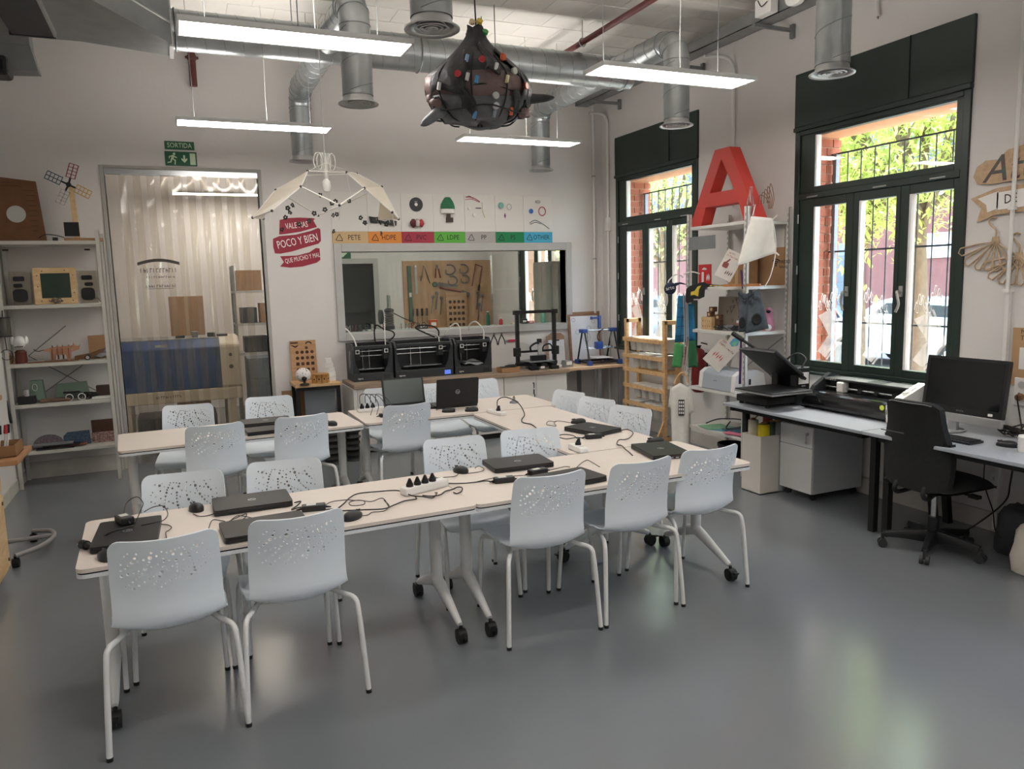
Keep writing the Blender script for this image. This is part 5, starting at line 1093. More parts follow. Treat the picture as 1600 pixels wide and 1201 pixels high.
b = MB(); b.tube(spline([(-.74, 8.05, on(1)+.01), (-.68, 8.03, on(1)+.05), (-.66, 8.06, on(1)+.02), (-.70, 8.1, on(1)+.06), (-.655, 8.12, on(1)+.01)], 6), .003, 5); tag(b.build('loose_wire', mat('wire_grey', '#6b665e', .6)), 'loose thin wires right of the clear speakers', 'wire')
# third shelf
t = thing('toy_robot', 'white toy robot head on a red-brown pot, third shelf', 'figurine', (-1.335, 8.08, on(2))); MB().lathe([(.045, 0), (.05, .02), (.045, .09), (.05, .10), (.03, .12)], n=16).build('pot', mat('rust_pot', '#5f2f24', .5, noise=.15), t); MB().ball((0, 0, .19), (.055, .045, .06), 14).build('head', W_PLAST, t)
for s in (-1, 1): MB().ball((s*.052, 0, .205), (.02, .025, .04), 10).build('ear', W_PLAST, t)
b = MB(); 
for k in range(5): b.box(-.03+k*.013, -.022+k*.013, -.052, -.04, .148, .156)
b.build('mouth', BLACKM, t)
t = thing('wooden_cat', 'laser-cut plywood striped animal on the third shelf', 'model', (-1.02, 8.06, on(2)))
for y in (-.03, .03): MB().prism([(-.13, .11), (-.06, .13), (.05, .135), (.1, .14), (.085, .10), (.075, .0), (.055, .0), (.045, .06), (-.04, .06), (-.05, .0), (-.075, .0), (-.075, .09), (-.14, .105)], y-.003, y+.003, FACE_S).build('side', mat('plywood_pink', '#a8795c', .7, noise=.08), t)
for x in (-.06, -.02, .02, .07): MB().prism([(-.04, .02), (.04, .02), (.045, .11), (0, .15), (-.045, .11)], x-.002, x+.002, Matrix(((0, 0, 1, 0), (1, 0, 0, 0), (0, 1, 0, 0), (0, 0, 0, 1)))).build('rib', mat('rib_brown', '#5e3522', .7), t)
MB().prism([(.09, .08), (.15, .1), (.165, .15), (.15, .13), (.12, .14), (.11, .165), (.1, .13)], -.004, .004, FACE_S).build('head', mat('plywood_pink', '#a8795c', .7), t); MB().tube(spline([(-.13, 0, .11), (-.18, 0, .10), (-.21, 0, .12)], 4), .004, 5).build('tail', mat('rib_brown', '#5e3522', .7), t)
t = thing('kraft_box', 'open brown cardboard box at the right end of the third shelf', 'box', (-.76, 8.15, on(2))); MB().box(-.04, .115, .02, .10, 0, .215).build('upright_flap', CARD, t, bevel=.002); MB().prism([(-.16, 0), (.08, 0), (.08, .09), (-.03, .05), (-.16, .03)], -.06, .02, FACE_S @ T(0, 0, 0)).build('body', CARDD, t)
b = MB(); b.grid(lambda u, v: (.0+.13*u, -.05+.05*v, .02+.09*u*v+.012*math.sin(9*u+7*v)), 8, 6); b.build('crumpled_paper', mat('grey_paper', '#8e8f90', .8, noise=.15, nscale=25), t, solid=.002)
t = thing('small_camera_prop', 'small dark cylinder lens lying on the third shelf', 'lens', (-.80, 8.02, on(2))); MB().cyl((0, -.03, .025), (0, .03, .025), .025, n=14).build('barrel', BLACKM, t); MB().cyl((0, -.032, .025), (0, -.029, .025), .016, n=12).build('glass', STEEL, t)
b = MB(); b.box(-1.28, -.88, 7.99, 8.10, on(2), on(2)+.006).box(-1.15, -.98, 7.985, 8.05, on(2)+.006, on(2)+.012); tag(b.build('plywood_scraps', CARDD), 'thin dark plywood scraps along the third shelf edge', 'wood scraps')
t = thing('pencil_bottles', 'small dark bottles beside the toy robot, third shelf', 'bottles', (-1.41, 8.06, on(2)))
for x, h in ((-.005, .10), (.022, .07)): MB().lathe([(.011, 0), (.012, h*.6), (.005, h*.8), (.005, h)], (x, 0, 0), 10).build('bottle', CARDD, t)
# fourth shelf
t = thing('green_perspex_block', 'tall translucent green block on the fourth shelf', 'block', (-1.245, 8.12, on(3))); GP = mat('pale_green_plastic', '#6f8474', .3, noise=.1); MB().prism([(-.06, 0), (.065, 0), (.05, .20), (-.05, .20)], -.04, .04, FACE_S).build('block', GP, t, bevel=.004); MB().tube([(.02*math.cos(2*PI*j/14)-.01, -.045, .14+.03*math.sin(2*PI*j/14)) for j in range(14)], .003, 5, closed=True).build('ring_mark', W_PLAST, t)
t = thing('black_clamp_tool', 'black box with a crank arm at the left end of the fourth shelf', 'tool', (-1.345, 8.03, on(3))); MB().box(-.04, .095, -.04, .04, 0, .07).build('box', BLACKM, t, bevel=.004); MB().cyl((.03, 0, .07), (.03, 0, .13), .03, n=14).build('steel_cup', STEEL, t)
t = thing('crank_handle', 'black bent bar clamped to the left shelving post', 'bracket', (-1.44, 7.93, .62)); MB().tube([(-.0, -.01, 0), (-.01, -.012, .1), (-.02, -.014, .2), (-.035, -.02, .235), (-.10, -.03, .24)], .011, 8).build('bar', BLACKM, t)
t = thing('green_tray', 'pale green plastic tray tipped against the wall, fourth shelf', 'tray', (-.98, 8.25, on(3)), rx=-.15); MB().prism([(-.15, 0), (.15, 0), (.125, .15), (-.12, .14)], -.012, .012, FACE_S).build('tray', GP, t, bevel=.006)
t = thing('toy_car', 'small dark green toy buggy with white wheels, fourth shelf', 'toy', (-.94, 8.06, on(3))); MB().box(-.06, .06, -.04, .04, .02, .07).build('body', mat('dark_green_toy', '#24302a', .5), t, bevel=.006); MB().box(-.09, .04, -.03, .03, .07, .08).build('deck', BLACKM, t)
for x in (-.04, .06): MB().tube([(x+.03*math.cos(2*PI*j/14), -.05, .032+.03*math.sin(2*PI*j/14)) for j in range(14)], .004, 5, closed=True).build('wheel', W_PLAST, t)
b = MB(); rr = random.Random(9)
for k in range(6): b.tube(spline([(-.84+rr.uniform(-.04, .1), 8.05+rr.uniform(-.03, .06), on(3)+rr.uniform(.005, .07)) for _ in range(6)], 5), .005, 5)
tag(b.build('cable_heap', BLACKM), 'heap of black cables on the fourth shelf', 'cable')
t = thing('dark_wood_block', 'dark brown block at the right end of the fourth shelf', 'block', (-.70, 8.12, on(3))); MB().box(-.065, .07, -.04, .04, 0, .115).build('block', mat('dark_brown_block', '#3c2a22', .6, noise=.15), t, bevel=.003); MB().box(-.10, .08, -.09, -.045, 0, .02).build('pale_strip', W_PLAST, t)
tag(MB().box(-1.22, -.97, 8.0, 8.12, on(3), on(3)+.03).build('brown_scraps', mat('brown_scrap', '#6a5244', .8, noise=.2, nscale=20), bevel=.01), 'pile of brown wooden offcuts on the fourth shelf', 'wood scraps')
# fifth shelf: recycled plastic samples
def speck(name, c1, c2): return mat(name, c1, .5, col2=c2, nscale=60, bump=.3, bscale=60)
t = thing('half_round_sample', 'purple-grey half-round speckled sample on the bottom shelf', 'sample', (-1.20, 8.12, on(4))); MB().prism([(.125*math.cos(PI*k/14)*1.0, .115*math.sin(PI*k/14)**.8) for k in range(15)], -.02, .02, FACE_S).build('slab', speck('speck_purple', '#544a55', '#87777f'), t, bevel=.004)
t = thing('blue_sample', 'dark blue speckled rectangular sample on the bottom shelf', 'sample', (-.965, 8.12, on(4))); MB().prism([(-.11, 0), (.11, 0), (.105, .125), (-.08, .12), (-.11, .09)], -.02, .02, FACE_S).build('slab', speck('speck_blue', '#1f2f45', '#4d6378'), t, bevel=.004)
t = thing('brown_sample', 'tall brown sample board at the right of the bottom shelf', 'sample', (-.74, 8.2, on(4))); MB().box(-.105, .105, -.012, .012, 0, .205).build('slab', mat('brown_sample', '#4a3122', .7, noise=.2, nscale=30), t)
t = thing('red_speckled_sample', 'red and white speckled sample leaning in front of the brown one', 'sample', (-.735, 8.13, on(4))); MB().prism([(-.09, 0), (.105, 0), (.108, .095), (-.11, .095)], -.018, .018, FACE_S).build('slab', speck('speck_red', '#4e1f24', '#b59a92'), t, bevel=.004)
for k, (x, y, w, c) in enumerate(((-1.13, 8.0, .30, DGREY), (-1.02, 8.045, .28, mat('brick_board', '#7c4c3b', .7)), (-1.08, 8.02, .30, BLACKM), (-1.15, 8.03, .32, MGREY))):
    tag(MB().box(x-w/2, x+w/2, y-.045, y+.045, on(4)+.012*k, on(4)+.012*(k+1)).build('flat_offcut', c), '%s flat strip in the pile on the bottom shelf' % ['dark grey', 'brick-red', 'black', 'mid grey'][k], 'offcut', 'flat strips on the bottom shelf')
# lantern hanging on the left post
t = thing('hanging_lantern', 'smoked glass cylinder lantern with a ring, hanging on the left post', 'lantern', (-1.415, 7.92, 1.40)); MB().cyl((0, 0, 0), (0, 0, .15), .055, n=20).build('glass', mat('smoked_glass', '#4b4a44', .2), t); MB().cyl((0, 0, -.012), (0, 0, 0), .06, n=20).cyl((0, 0, .15), (0, 0, .162), .06, n=20).build('caps', BLACKM, t)
MB().tube([(0, 0, .162), (0, .02, .22)], .004, 5).build('hook', BLACKM, t); MB().tube([(.045*math.cos(2*PI*j/18), 0, -.17+.045*math.sin(2*PI*j/18)) for j in range(18)], .003, 5, closed=True).build('ring', BLACKM, t); MB().tube([(0, 0, -.012), (.005, 0, -.13)], .004, 5).build('cord', BLACKM, t)
# ================================================================ plywood trolley at the left edge
t = thing('plywood_cabinet', 'pale plywood cabinet on casters cut by the left edge', 'cabinet', (-1.26, 5.05, 0)); MB().box(-.16, .18, -.34, .35, .07, 1.0).build('carcass', PLY, t, bevel=.006); MB().box(.18, .192, -.33, -.0, .10, .55).build('door', PLY, t, bevel=.004); MB().box(.18, .192, .012, .34, .10, .55).build('door', PLY, t, bevel=.004); MB().box(.18, .192, -.33, .34, .57, .98).build('drawer_front', PLY, t, bevel=.004)
for y in (-.25, .27): MB().cyl((.1, y-.02, .035), (.1, y+.02, .035), .035, n=14).build('caster', RUBBER, t)
for z in (.50, .15): MB().cyl((.192, .30, z), (.198, .30, z), .012, n=8).build('screw_cap', CARDD, t)
t = thing('bench_shelf', 'thin wooden shelf board fixed to the left wall', 'shelf', (XL+.002, 6.35, .60)); MB().box(0, .37, -.34, .22, 0, .035).build('board', wood('shelf_ply', '#a17551', '#b98c66'), t, bevel=.003); b = MB(); b.box(.02, .30, -.02, .02, -.03, 0).box(.0, .03, -.02, .02, -.25, 0); b.build('bracket', W_WHITE, t)
t = thing('small_ledge', 'short wooden ledge on the left wall above the tray', 'shelf', (XL+.002, 6.15, 1.02)); MB().box(0, .26, -.2, .2, 0, .03).build('board', wood('shelf_ply', '#a17551', '#b98c66'), t); MB().box(0, .03, -.02, .02, -.1, 0).build('bracket', W_WHITE, t)
t = thing('kraft_tray', 'brown wooden tray of red-tipped brushes at the left wall', 'tray', (-1.24, 6.28, .635)); KR = mat('kraft_tray_mat', '#8a6642', .7, noise=.08)
b = MB(); b.box(-.15, .13, -.14, .14, 0, .006).box(-.15, .13, -.14, -.13, 0, .08).box(-.15, .13, .13, .14, 0, .08).box(-.15, -.14, -.13, .13, 0, .08).box(.12, .13, -.13, .13, 0, .08); b.build('tray', KR, t)
rr = random.Random(6)
for k in range(7):
    a = tag(MB().tube([(0, 0, 0), (0, 0, .14)], .006, 6).build('marker_pen', W_PLAST), '', 'marker') if False else None
    px, py = -.08+.022*k+rr.uniform(-.006, .006), rr.uniform(-.06, .06); lx, ly = rr.uniform(-.03, .03), rr.uniform(-.03, .03)
    m_ = thing('marker_brush', '%s of the white-handled brushes with red and black tips in the wooden tray' % ['first', 'second', 'third', 'fourth', 'fifth', 'sixth', 'last'][k], 'brush', (-1.24+px, 6.28+py, .643), 0, 'brushes in the wooden tray')
    MB().cyl((0, 0, 0), (lx, ly, .14), .007, n=8).build('handle', W_PLAST, m_); MB().cyl((lx, ly, .14), (lx*1.35, ly*1.35, .20), .013, .011, n=8).build('tip', RED if k % 2 else BLACKM, m_)
t = thing('wheeled_stand_base', 'grey bent-tube base with casters beside the plywood cabinet', 'stand', (-1.15, 5.95, 0)); GT = mat('grey_tube', '#8a8684', .45, noise=.06)
MB().tube(spline([(.06, -.30, .075), (.18, -.18, .08), (.24, .0, .085), (.20, .16, .085), (.08, .24, .08)], 6), .016, 8).build('bent_tube', GT, t); MB().tube([(.22, .06, .08), (-.1, .04, .08)], .016, 8).build('cross_tube', GT, t); MB().cyl((-.1, .04, .06), (-.1, .04, .7), .02, n=10).build('column', GT, t)
for x, y in ((.06, -.30), (.08, .24)): b = MB(); b.cyl((x-.02, y, .03), (x+.02, y, .03), .03, n=14); b.cyl((x, y, .04), (x, y, .075), .01, n=8); b.build('caster', RUBBER, t)
# ================================================================ white rack by the windows
RW = mat('rack_white', '#d4d1cb', .45, noise=.03)
t = thing('storage_rack', 'white metal storage rack between the two windows', 'shelving', (4.45, 5.17, 0))
RS = [2.185, 1.632, 1.235, .69, .31]
for z in RS: MB().box(0, .462, .02, .80, z, z+.028).build('shelf', RW, t, bevel=.003)
for x in (-.015, .445):
    for y in (0, .79): 
        b = MB(); b.box(x, x+.03, y, y+.004, 0, 2.33).box(x, x+.004, y, y+.034, 0, 2.33); b.build('post', RW, t)
        h = MB()
        for k in range(44): h.box(x-.0006, x, y+.012, y+.02, .1+k*.05, .125+k*.05)
        stuff(h.build('slot_holes', MGREY, t))
MB().box(-.012, -.004, .42, .80, 2.0, 2.12).build('end_plate', MGREY, t); b = MB(); b.tube([(.45, .05, .75), (.45, .75, 1.2)], .004, 4); b.tube([(.45, .05, 1.2), (.45, .75, .75)], .004, 4); b.build('cross_brace', MGREY, t)
MB().box(.44, .455, .05, .30, 1.98, 2.15).build('back_plate', RW, t)
def rk(k): return RS[k]+.0285
# big red letter
t = thing('letter_a', 'big red block letter A standing on top of the storage rack', 'letter', (4.56, 5.58, rk(0))); P = [(-.46, 0), (-.315, 0), (-.25, .17), (.20, .17), (.265, 0), (.46, 0), (.115, .655), (-.085, .655)]; b = MB()
# outer letter with its triangular eye: two legs, bar and top, one continuous cut-out
A1 = [(-.46, 0), (-.30, 0), (-.235, .165), (-.185, .165), (-.185, .29), (.0, .565), (-.075, .655)]
O = [(-.46, 0), (-.295, 0), (-.228, .165), (.222, .165), (.29, 0), (.46, 0), (.10, .655), (-.095, .655)]; I = [(-.165, .285), (.165, .285), (.01, .565)]
fc = [(0, 1, 2, 8), (2, 3, 9, 8), (3, 4, 5, 9), (5, 6, 10, 9), (6, 7, 10), (7, 0, 8, 10)]
pts = O+I; n = len(pts); M = FACE_W
v = [(-p[0], p[1], .06) for p in pts]+[(-p[0], p[1], -.06) for p in pts]
b.add(v, [tuple(f)[::-1] for f in fc]+[tuple(i+n for i in f) for f in fc], False, Matrix.Scale(-1, 4, (1, 0, 0)) if False else FACE_W @ Matrix.Identity(4))
b.add(v, [(i, (i+1) % 8, n+(i+1) % 8, n+i) for i in range(8)]+[(8+(i+1) % 3, 8+i, n+8+i, n+8+(i+1) % 3) for i in range(3)], False, FACE_W)
me = b.mesh('letter_body'); bm = bmesh.new(); bm.from_mesh(me); bmesh.ops.remove_doubles(bm, verts=bm.verts, dist=1e-5); bmesh.ops.recalc_face_normals(bm, faces=bm.faces); bm.to_mesh(me); bm.free()
me.materials.append(mat('letter_red', '#c23a30', .55, noise=.05, nscale=6)); o = bpy.data.objects.new('letter_body', me); COL.objects.link(o); o.parent = t
b = MB(); rr = random.Random(5)
for k in range(5): b.tube(spline([(-.02+rr.uniform(-.02, .02), -.42-.03*k, .13), (-.04, -.47-.03*k, .2+.02*k), (-.02, -.53-.02*k, .16), (-.02, -.55-.01*k, .08)], 5), .003, 4)
b.build('wire_sprig', CARDD, t)
t = thing('glass_bottle', 'tall clear glass bottle beside the red letter', 'bottle', (4.50, 5.20, rk(0))); MB().lathe([(.035, 0), (.037, .02), (.037, .15), (.015, .21), (.013, .28)], n=18, cap=False).build('glass', clear('bottle_glass', '#e4e9e4', haze=.05), t); MB().cyl((0, 0, .01), (0, 0, .12), .008, n=8).build('stick', W_PLAST, t)
def plane_thing(name, label, cat, p0, d, group=None):
    """root whose local x runs along d, local -y faces the room"""
    return thing(name, label, cat, (p0[0], p0[1], 0), math.atan2(d[1], d[0]), group)
def cloth(P, m, parent, name, th=.004, wav=.012, ny=8, nx=8, k=5):
    """quad cloth TL,TR,BR,BL in (u,z) with soft folds"""
    TL, TR, BR, BL = P
    def fn(u, v):
        a = (TL[0]+(TR[0]-TL[0])*u, TL[1]+(TR[1]-TL[1])*u); c = (BL[0]+(BR[0]-BL[0])*u, BL[1]+(BR[1]-BL[1])*u)
        return (a[0]+(c[0]-a[0])*v, -wav*math.sin(k*u+2*v)*(.3+v)-.01, a[1]+(c[1]-a[1])*v)
    return MB().grid(fn, nx, ny).build(name, m, parent, solid=th)
t = plane_thing('white_cloth_bag', 'white cloth bag hanging by its cords from the rack\'s near corner', 'bag', (4.40, 5.06), (.76, -.65))
cloth([(-.012, 2.235), (.154, 2.212), (.189, 1.93), (-.119, 1.835)], FABW, t, 'bag_body', .012, .03, 12, 12, 4)
b = MB(); b.tube(spline([(.15, -.01, 2.21), (.175, -.012, 2.1), (.185, -.015, 1.94), (.15, -.0, 1.75), (.10, .0, 1.65)], 6), .004, 5); b.tube([(.0, .0, 2.24), (.02, .01, 2.33)], .004, 5); b.tube([(.155, 0, 2.2), (.19, -.01, 2.235)], .006, 5); b.tube([(.18, 0, 1.94), (.21, -.02, 1.91)], .006, 5); b.build('cord', FABW, t)
def cap_(label, p0, m, logo, s=1, z=1.61):
    t = plane_thing('baseball_cap', label, 'cap', p0, (.81, -.587), 'caps hanging on the rack'); M = T(.10*s, -.03, z) @ RY(.35)
    b = MB(); b.ball((0, 0, 0), (.082*s, .055*s, .085*s), 18, M=M, k=10); b.build('crown', m, t)
    b = MB(); b.prism([(.02*s, .055*s), (.06*s, .085*s), (.13*s, .10*s), (.20*s, .085*s), (.195*s, .075*s), (.12*s, .075*s), (.06*s, .03*s)], -.03*s, .035*s, T(.10*s, -.03, z) @ FACE_S @ RZ(-.15)); b.build('brim', m, t, bevel=.006)
    MB().ball((-.01, 0, .085*s), .007, 8, M=M, k=4).build('top_button', m, t)
    if logo:
        b = MB(); b.prism([(-.03, .03), (.01, .02), (.045, .035), (.035, .0), (.03, -.04), (.0, -.045), (-.005, -.01), (-.04, -.02)], 0, .004, T(.105*s, -.03-.052*s, z) @ FACE_S @ RZ(.5)); b.build('yellow_emblem', logo, t)
    return t
t = plane_thing('baseball_cap', 'black cap with a yellow emblem hanging on the rack post', 'cap', (4.30, 5.86), (.81, -.587), 'caps hanging on the rack')
CQ = lambda P: [(.019+(x-440)*.000397, 1.53-(y-600)*.000397) for x, y in P]
MB().prism(CQ([(440, 600), (450, 330), (500, 260), (580, 230), (720, 190), (850, 160), (875, 290), (862, 500), (640, 600), (470, 640)]), -.06, .05, FACE_S).build('crown', BLACKM, t, bevel=.022, seg=3)
MB().prism(CQ([(720, 190), (850, 160), (930, 205), (1090, 228), (1180, 235), (1090, 270), (870, 290)]), -.05, .045, FACE_S).build('brim', BLACKM, t, bevel=.006)
MB().prism(CQ([(550, 460), (560, 380), (640, 360), (710, 260), (790, 240), (740, 330), (720, 490), (640, 450)]), .05, .053, FACE_S).build('yellow_emblem', mat('emblem_yellow', '#d0b536', .6), t)
MB().box(.09, .135, -.053, -.050, 1.54, 1.552).build('white_mark', LGREY, t)
c2 = cap_('navy cap with white lettering hanging outside the rack post', (4.25, 6.12), mat('navy_cloth', '#232c44', .9), None, .7, 1.65)
text('lettering', 'arte', .05, T(.07, -.075, 1.655) @ FACE_S @ RZ(.2), TEXTW, c2)
t = plane_thing('coat_hook', 'clear plastic hooks on the rack post above the caps', 'hook', (4.40, 6.0), (.81, -.587)); b = MB(); b.tube(spline([(.0, 0, 1.75), (-.06, -.02, 1.78), (-.13, -.02, 1.73), (-.14, -.02, 1.69)], 5), .006, 6); b.tube(spline([(.0, 0, 1.78), (.08, -.02, 1.8), (.15, -.02, 1.78)], 5), .006, 6); b.build('hook_arms', W_PLAST, t)
t = plane_thing('patchwork_apron', 'blue and green cloth piece hanging from the rack post', 'cloth', (4.34, 6.0), (.81, -.587))
BLC = mat('blue_cloth', '#2b7ba6', .85, noise=.1, nscale=15); GRC = mat('green_cloth', '#4f9d5e', .85, noise=.1, nscale=15); DGC = mat('dark_green_cloth', '#2f6b49', .85, noise=.1)
cloth([(.0, 1.58), (.07, 1.58), (.075, 1.14), (-.03, 1.14)], BLC, t, 'blue_panel'); cloth([(-.03, 1.14), (.055, 1.12), (.03, .90), (-.055, .90)], GRC, t, 'green_panel'); cloth([(.075, 1.5), (.145, 1.5), (.165, 1.16), (.085, 1.14)], BLC, t, 'blue_panel'); cloth([(.09, 1.15), (.165, 1.16), (.19, .90), (.10, .90)], DGC, t, 'dark_green_panel')
b = MB()
for k in range(4): b.tube([(-.02+.005*k, -.03, 1.2+.09*k), (.06, -.035, 1.21+.085*k)], .0025, 4)
b.tube([(.02, -.032, 1.16), (.04, -.034, 1.4)], .0025, 4); b.build('stitch_lines', BLACKM, t)
b = MB(); 
for k, x in enumerate((.05, .07, .085)): b.tube(spline([(x, -.01, 1.6), (x+.01, -.02, 1.2), (x, -.02, .82+.05*k)], 6), .006, 5)
b.build('straps', mat('strap_grey', '#b9b2a8', .8), t)
t = plane_thing('hanging_tshirt', 'white T-shirt with a black square print on a wooden hanger', 'T-shirt', (4.27, 5.84), (.808, -.589))
def shirt(u, v):
    z = .775-.70*v; w = .10+(.0 if v > .12 else 0)
    x0, x1 = -.105+.02*v, .075-.01*v
    x = x0+(x1-x0)*u; return (x, -.035*math.sin(PI*u)-.01*math.sin(9*u+v), z-.05*abs(u-.5)*2*(1-v)*(v < .5))
MB().grid(shirt, 14, 16).build('body', FABW, t, solid=.006)
for s, P in ((-1, [(-.10, .74), (-.085, .74), (-.085, .52), (-.125, .55)]), (1, [(.06, .74), (.075, .74), (.12, .50), (.07, .48)])): cloth(P, FABW, t, 'sleeve', .012, .006, 6, 4)
b = MB(); b.box(-.03, .025, -.052, -.046, .47, .62); b.build('print_block', BLACKM, t); b = MB()
for r in range(4):
    for c in range(3): b.box(-.025+c*.017, -.013+c*.017, -.0525, -.052, .485+r*.033, .508+r*.033)
b.build('print_letters', TEXTW, t)
b = MB(); b.tube(spline([(-.07, -.01, .77), (-.02, -.01, .86), (.03, -.01, .86), (.065, -.01, .77)], 5), .007, 6); b.tube(spline([(.0, -.01, .86), (.005, -.01, .92), (.02, -.01, .94)], 4), .004, 5); b.build('hanger', PINE, t); b = MB(); b.tube([(.02, -.01, .94), (.05, .12, 1.15), (.063, .19, 1.25)], .004, 5); b.build('hanger_cord', mat('strap_red', '#8a3a3c', .8), t)
# posters and drawings pinned on the rack
def tilt_sheet(label, p0, c, w, h, a, parts):
    t = plane_thing('paper_poster', label, 'poster', p0, (.775, -.632), 'posters hanging on the rack'); M = T(c[0], 0, c[1]) @ FACE_S @ RZ(a)
    MB().box(-w/2, w/2, -h/2, h/2, 0, .002, M).build('sheet', mat('poster_paper', '#d8d0c6', .8, noise=.03), t); parts(t, M); return t
RDP = mat('poster_red', '#9b4038', .7)
def pp1(t, M):
    scrawl('heading', .06, .016, 5, M @ T(-.02, .10, .0022), RDP, t, 6); scrawl('heading', .12, .016, 9, M @ T(.0, .074, .0022), RDP, t, 7)
    b = MB(); b.prism(rrect(.05, .05, .012), .002, .003, M @ T(-.03, -.01, 0)); b.prism([(-.02, .01), (.0, .01), (.02, .06), (.01, .065)], .002, .003, M @ T(-.03, -.01, 0)); b.build('hand_icon', mat('poster_brown', '#8c4a43', .7), t); b = MB()
    for k in range(4): b.prism([(0, 0), (.006, .02), (.004, .045), (-.004, .02)], .002, .003, M @ T(.0+.017*k, -.09+.006*(k % 2), 0))
    b.build('flame_icon', mat('poster_dark', '#55322f', .7), t)
tilt_sheet('white emergency poster hanging askew on the rack\'s second level', (4.46, 5.45), (.02, 1.845), .15, .255, -.48, pp1)
def pp2(t, M):
    scrawl('heading', .10, .017, 6, M @ T(-.02, .105, .0022), RDP, t, 8); scrawl('heading', .16, .017, 10, M @ T(.0, .075, .0022), RDP, t, 9); b = MB()
    for k in range(5): b.prism([(0, 0), (.006, .025), (.003, .06), (-.004, .025)], .002, .003, M @ T(-.05+.02*k, -.06+.012*(k % 2), 0))
    b.build('flame_icon', RED, t)
tilt_sheet('white poster with red flames hanging below the rack\'s middle shelf', (4.46, 5.55), (.02, 1.05), .19, .27, -.72, pp2)
def pp3(t, M):
    b = MB(); b.prism([(-.03, .02), (.02, .05), (.035, -.02), (-.01, -.05), (-.04, -.03)], .002, .003, M); b.build('blue_paint', mat('paint_blue', '#5fa6c4', .7), t); b = MB(); b.prism([(-.01, .0), (.02, .01), (.01, -.04), (-.02, -.03)], .003, .0035, M); b.build('green_paint', mat('paint_green', '#7fc49a', .7), t)
tilt_sheet('small painted drawing in blue and green under the middle shelf', (4.44, 5.30), (-.0, 1.18), .12, .15, -.45, pp3)
t = plane_thing('purple_ribbon', 'long purple ribbon hanging down the rack front', 'ribbon', (4.43, 5.22), (.775, -.632)); cloth([(-.012, 1.80), (.004, 1.80), (.03, 1.64), (.004, 1.64)], mat('purple_cloth', '#4d3566', .8), t, 'upper_length', .002, .003); cloth([(-.005, 1.22), (.012, 1.22), (.008, .82), (-.012, .82)], mat('purple_cloth', '#4d3566', .8), t, 'lower_length', .002, .003)
# fire point on the wall
t = thing('extinguisher_sign', 'red and white fire extinguisher sign on the wall behind the rack', 'sign', (XR-.004, 6.36, 1.775)); MB().box(-.003, .003, -.10, .10, -.10, .10).build('plate', mat('sign_red', '#c8242c', .5), t); b = MB(); M = T(-.0035, 0, 0) @ FACE_W; b.prism(rrect(.035, .11, .012), 0, .001, M @ T(-.03, -.03, 0)); b.prism([(-.05, .05), (-.01, .07), (.03, .06), (.03, .045), (-.02, .045)], 0, .001, M); b.build('extinguisher_icon', TEXTW, t); b = MB()
for k in range(3): b.prism([(0, 0), (.012, .035), (.004, .07), (-.008, .03)], 0, .001, M @ T(.035+.018*k, -.07+.01*(k % 2), 0))
b.build('flame_icon', TEXTW, t)
t = thing('fire_extinguisher', 'dark red fire extinguisher on the wall behind the white scanner', 'extinguisher', (4.84, 6.33, .58)); MB().lathe([(.05, 0), (.07, .02), (.075, .06), (.075, .36), (.05, .43), (.02, .45)], n=22).build('cylinder', mat('ext_red', '#7d1f22', .35), t); b = MB(); b.cyl((0, 0, .45), (0, 0, .48), .016, n=10); b.box(-.10, .02, -.01, .01, .49, .50, RY(.25)); b.box(-.10, .02, -.01, .01, .47, .48); b.build('handle', BLACKM, t); MB().tube(spline([(.0, .0, .47), (-.07, .03, .44), (-.09, .03, .3), (-.085, .02, .12)], 6), .009, 6).build('hose', RUBBER, t); MB().box(.05, .09, -.03, .03, .1, .4).build('wall_bracket', BLACKM, t)
# rack contents
t = thing('wireless_board', 'brown panel with a wireless symbol on the rack\'s second shelf', 'board', (4.895, 5.36, rk(1))); MB().box(-.006, .006, -.155, .32, 0, .33).build('panel', CARD, t); M = T(-.0065, -.05, .19) @ FACE_W; b = MB()
for r in (.022, .04, .058): b.tube([(r*math.sin(a), r*math.cos(a)-.02, 0) for a in [(-.75+1.5*k/8) for k in range(9)]], .0055, 5, M=M)
b.ball((0, -.018, 0), .008, 8, M=M); b.build('wireless_symbol', TEXTK, t); text('lettering', 'FABSO', .045, M @ T(.105, .012, 0), TEXTK, t, ext=.0004); text('lettering', 'fabsol2', .036, M @ T(.09, -.03, 0), TEXTK, t, ext=.0004)
t = thing('brown_parcel', 'brown paper parcel at the back of the rack\'s second shelf', 'parcel', (4.78, 5.62, rk(1))); MB().box(-.06, .06, -.14, .12, 0, .28).build('parcel', CARD, t, bevel=.01); MB().box(-.062, -.058, -.01, .03, 0, .28).build('tape', mat('tape_tan', '#b79a72', .4), t)
t = thing('wood_slat', 'orange-brown wooden slat resting on the second shelf edge', 'slat', (4.43, 5.24, rk(1)), .35); MB().box(-.012, .012, -.19, .15, .0, .022).build('slat', wood('slat_wood', '#a86b3d', '#bf8453'), t)
t = thing('dried_leaves', 'few dry yellow leaves on the rack\'s second shelf', 'leaves', (4.52, 5.62, rk(1)));
for k in range(6): MB().grid(lambda u, v, k=k: (-.02*k+.04*u*(1-v), -.1+.045*k+.05*v, .004+.012*math.sin(PI*u)), 3, 3).build('leaf', mat('dry_leaf', '#b09650', .8), t)
b = thing('plywood_cube', 'pale plywood cube with tiny dots on the third shelf', 'cube', (4.57, 5.80, rk(2))); MB().box(-.055, .055, -.075, .075, 0, .115).build('cube', PLY, b, bevel=.002); q = MB()
for k in range(8): q.cyl((-.055, -.05+.033*(k % 4), .03+.05*(k//4)), (-.0565, -.05+.033*(k % 4), .03+.05*(k//4)), .004, n=6)
q.build('dots', HOLE, b)
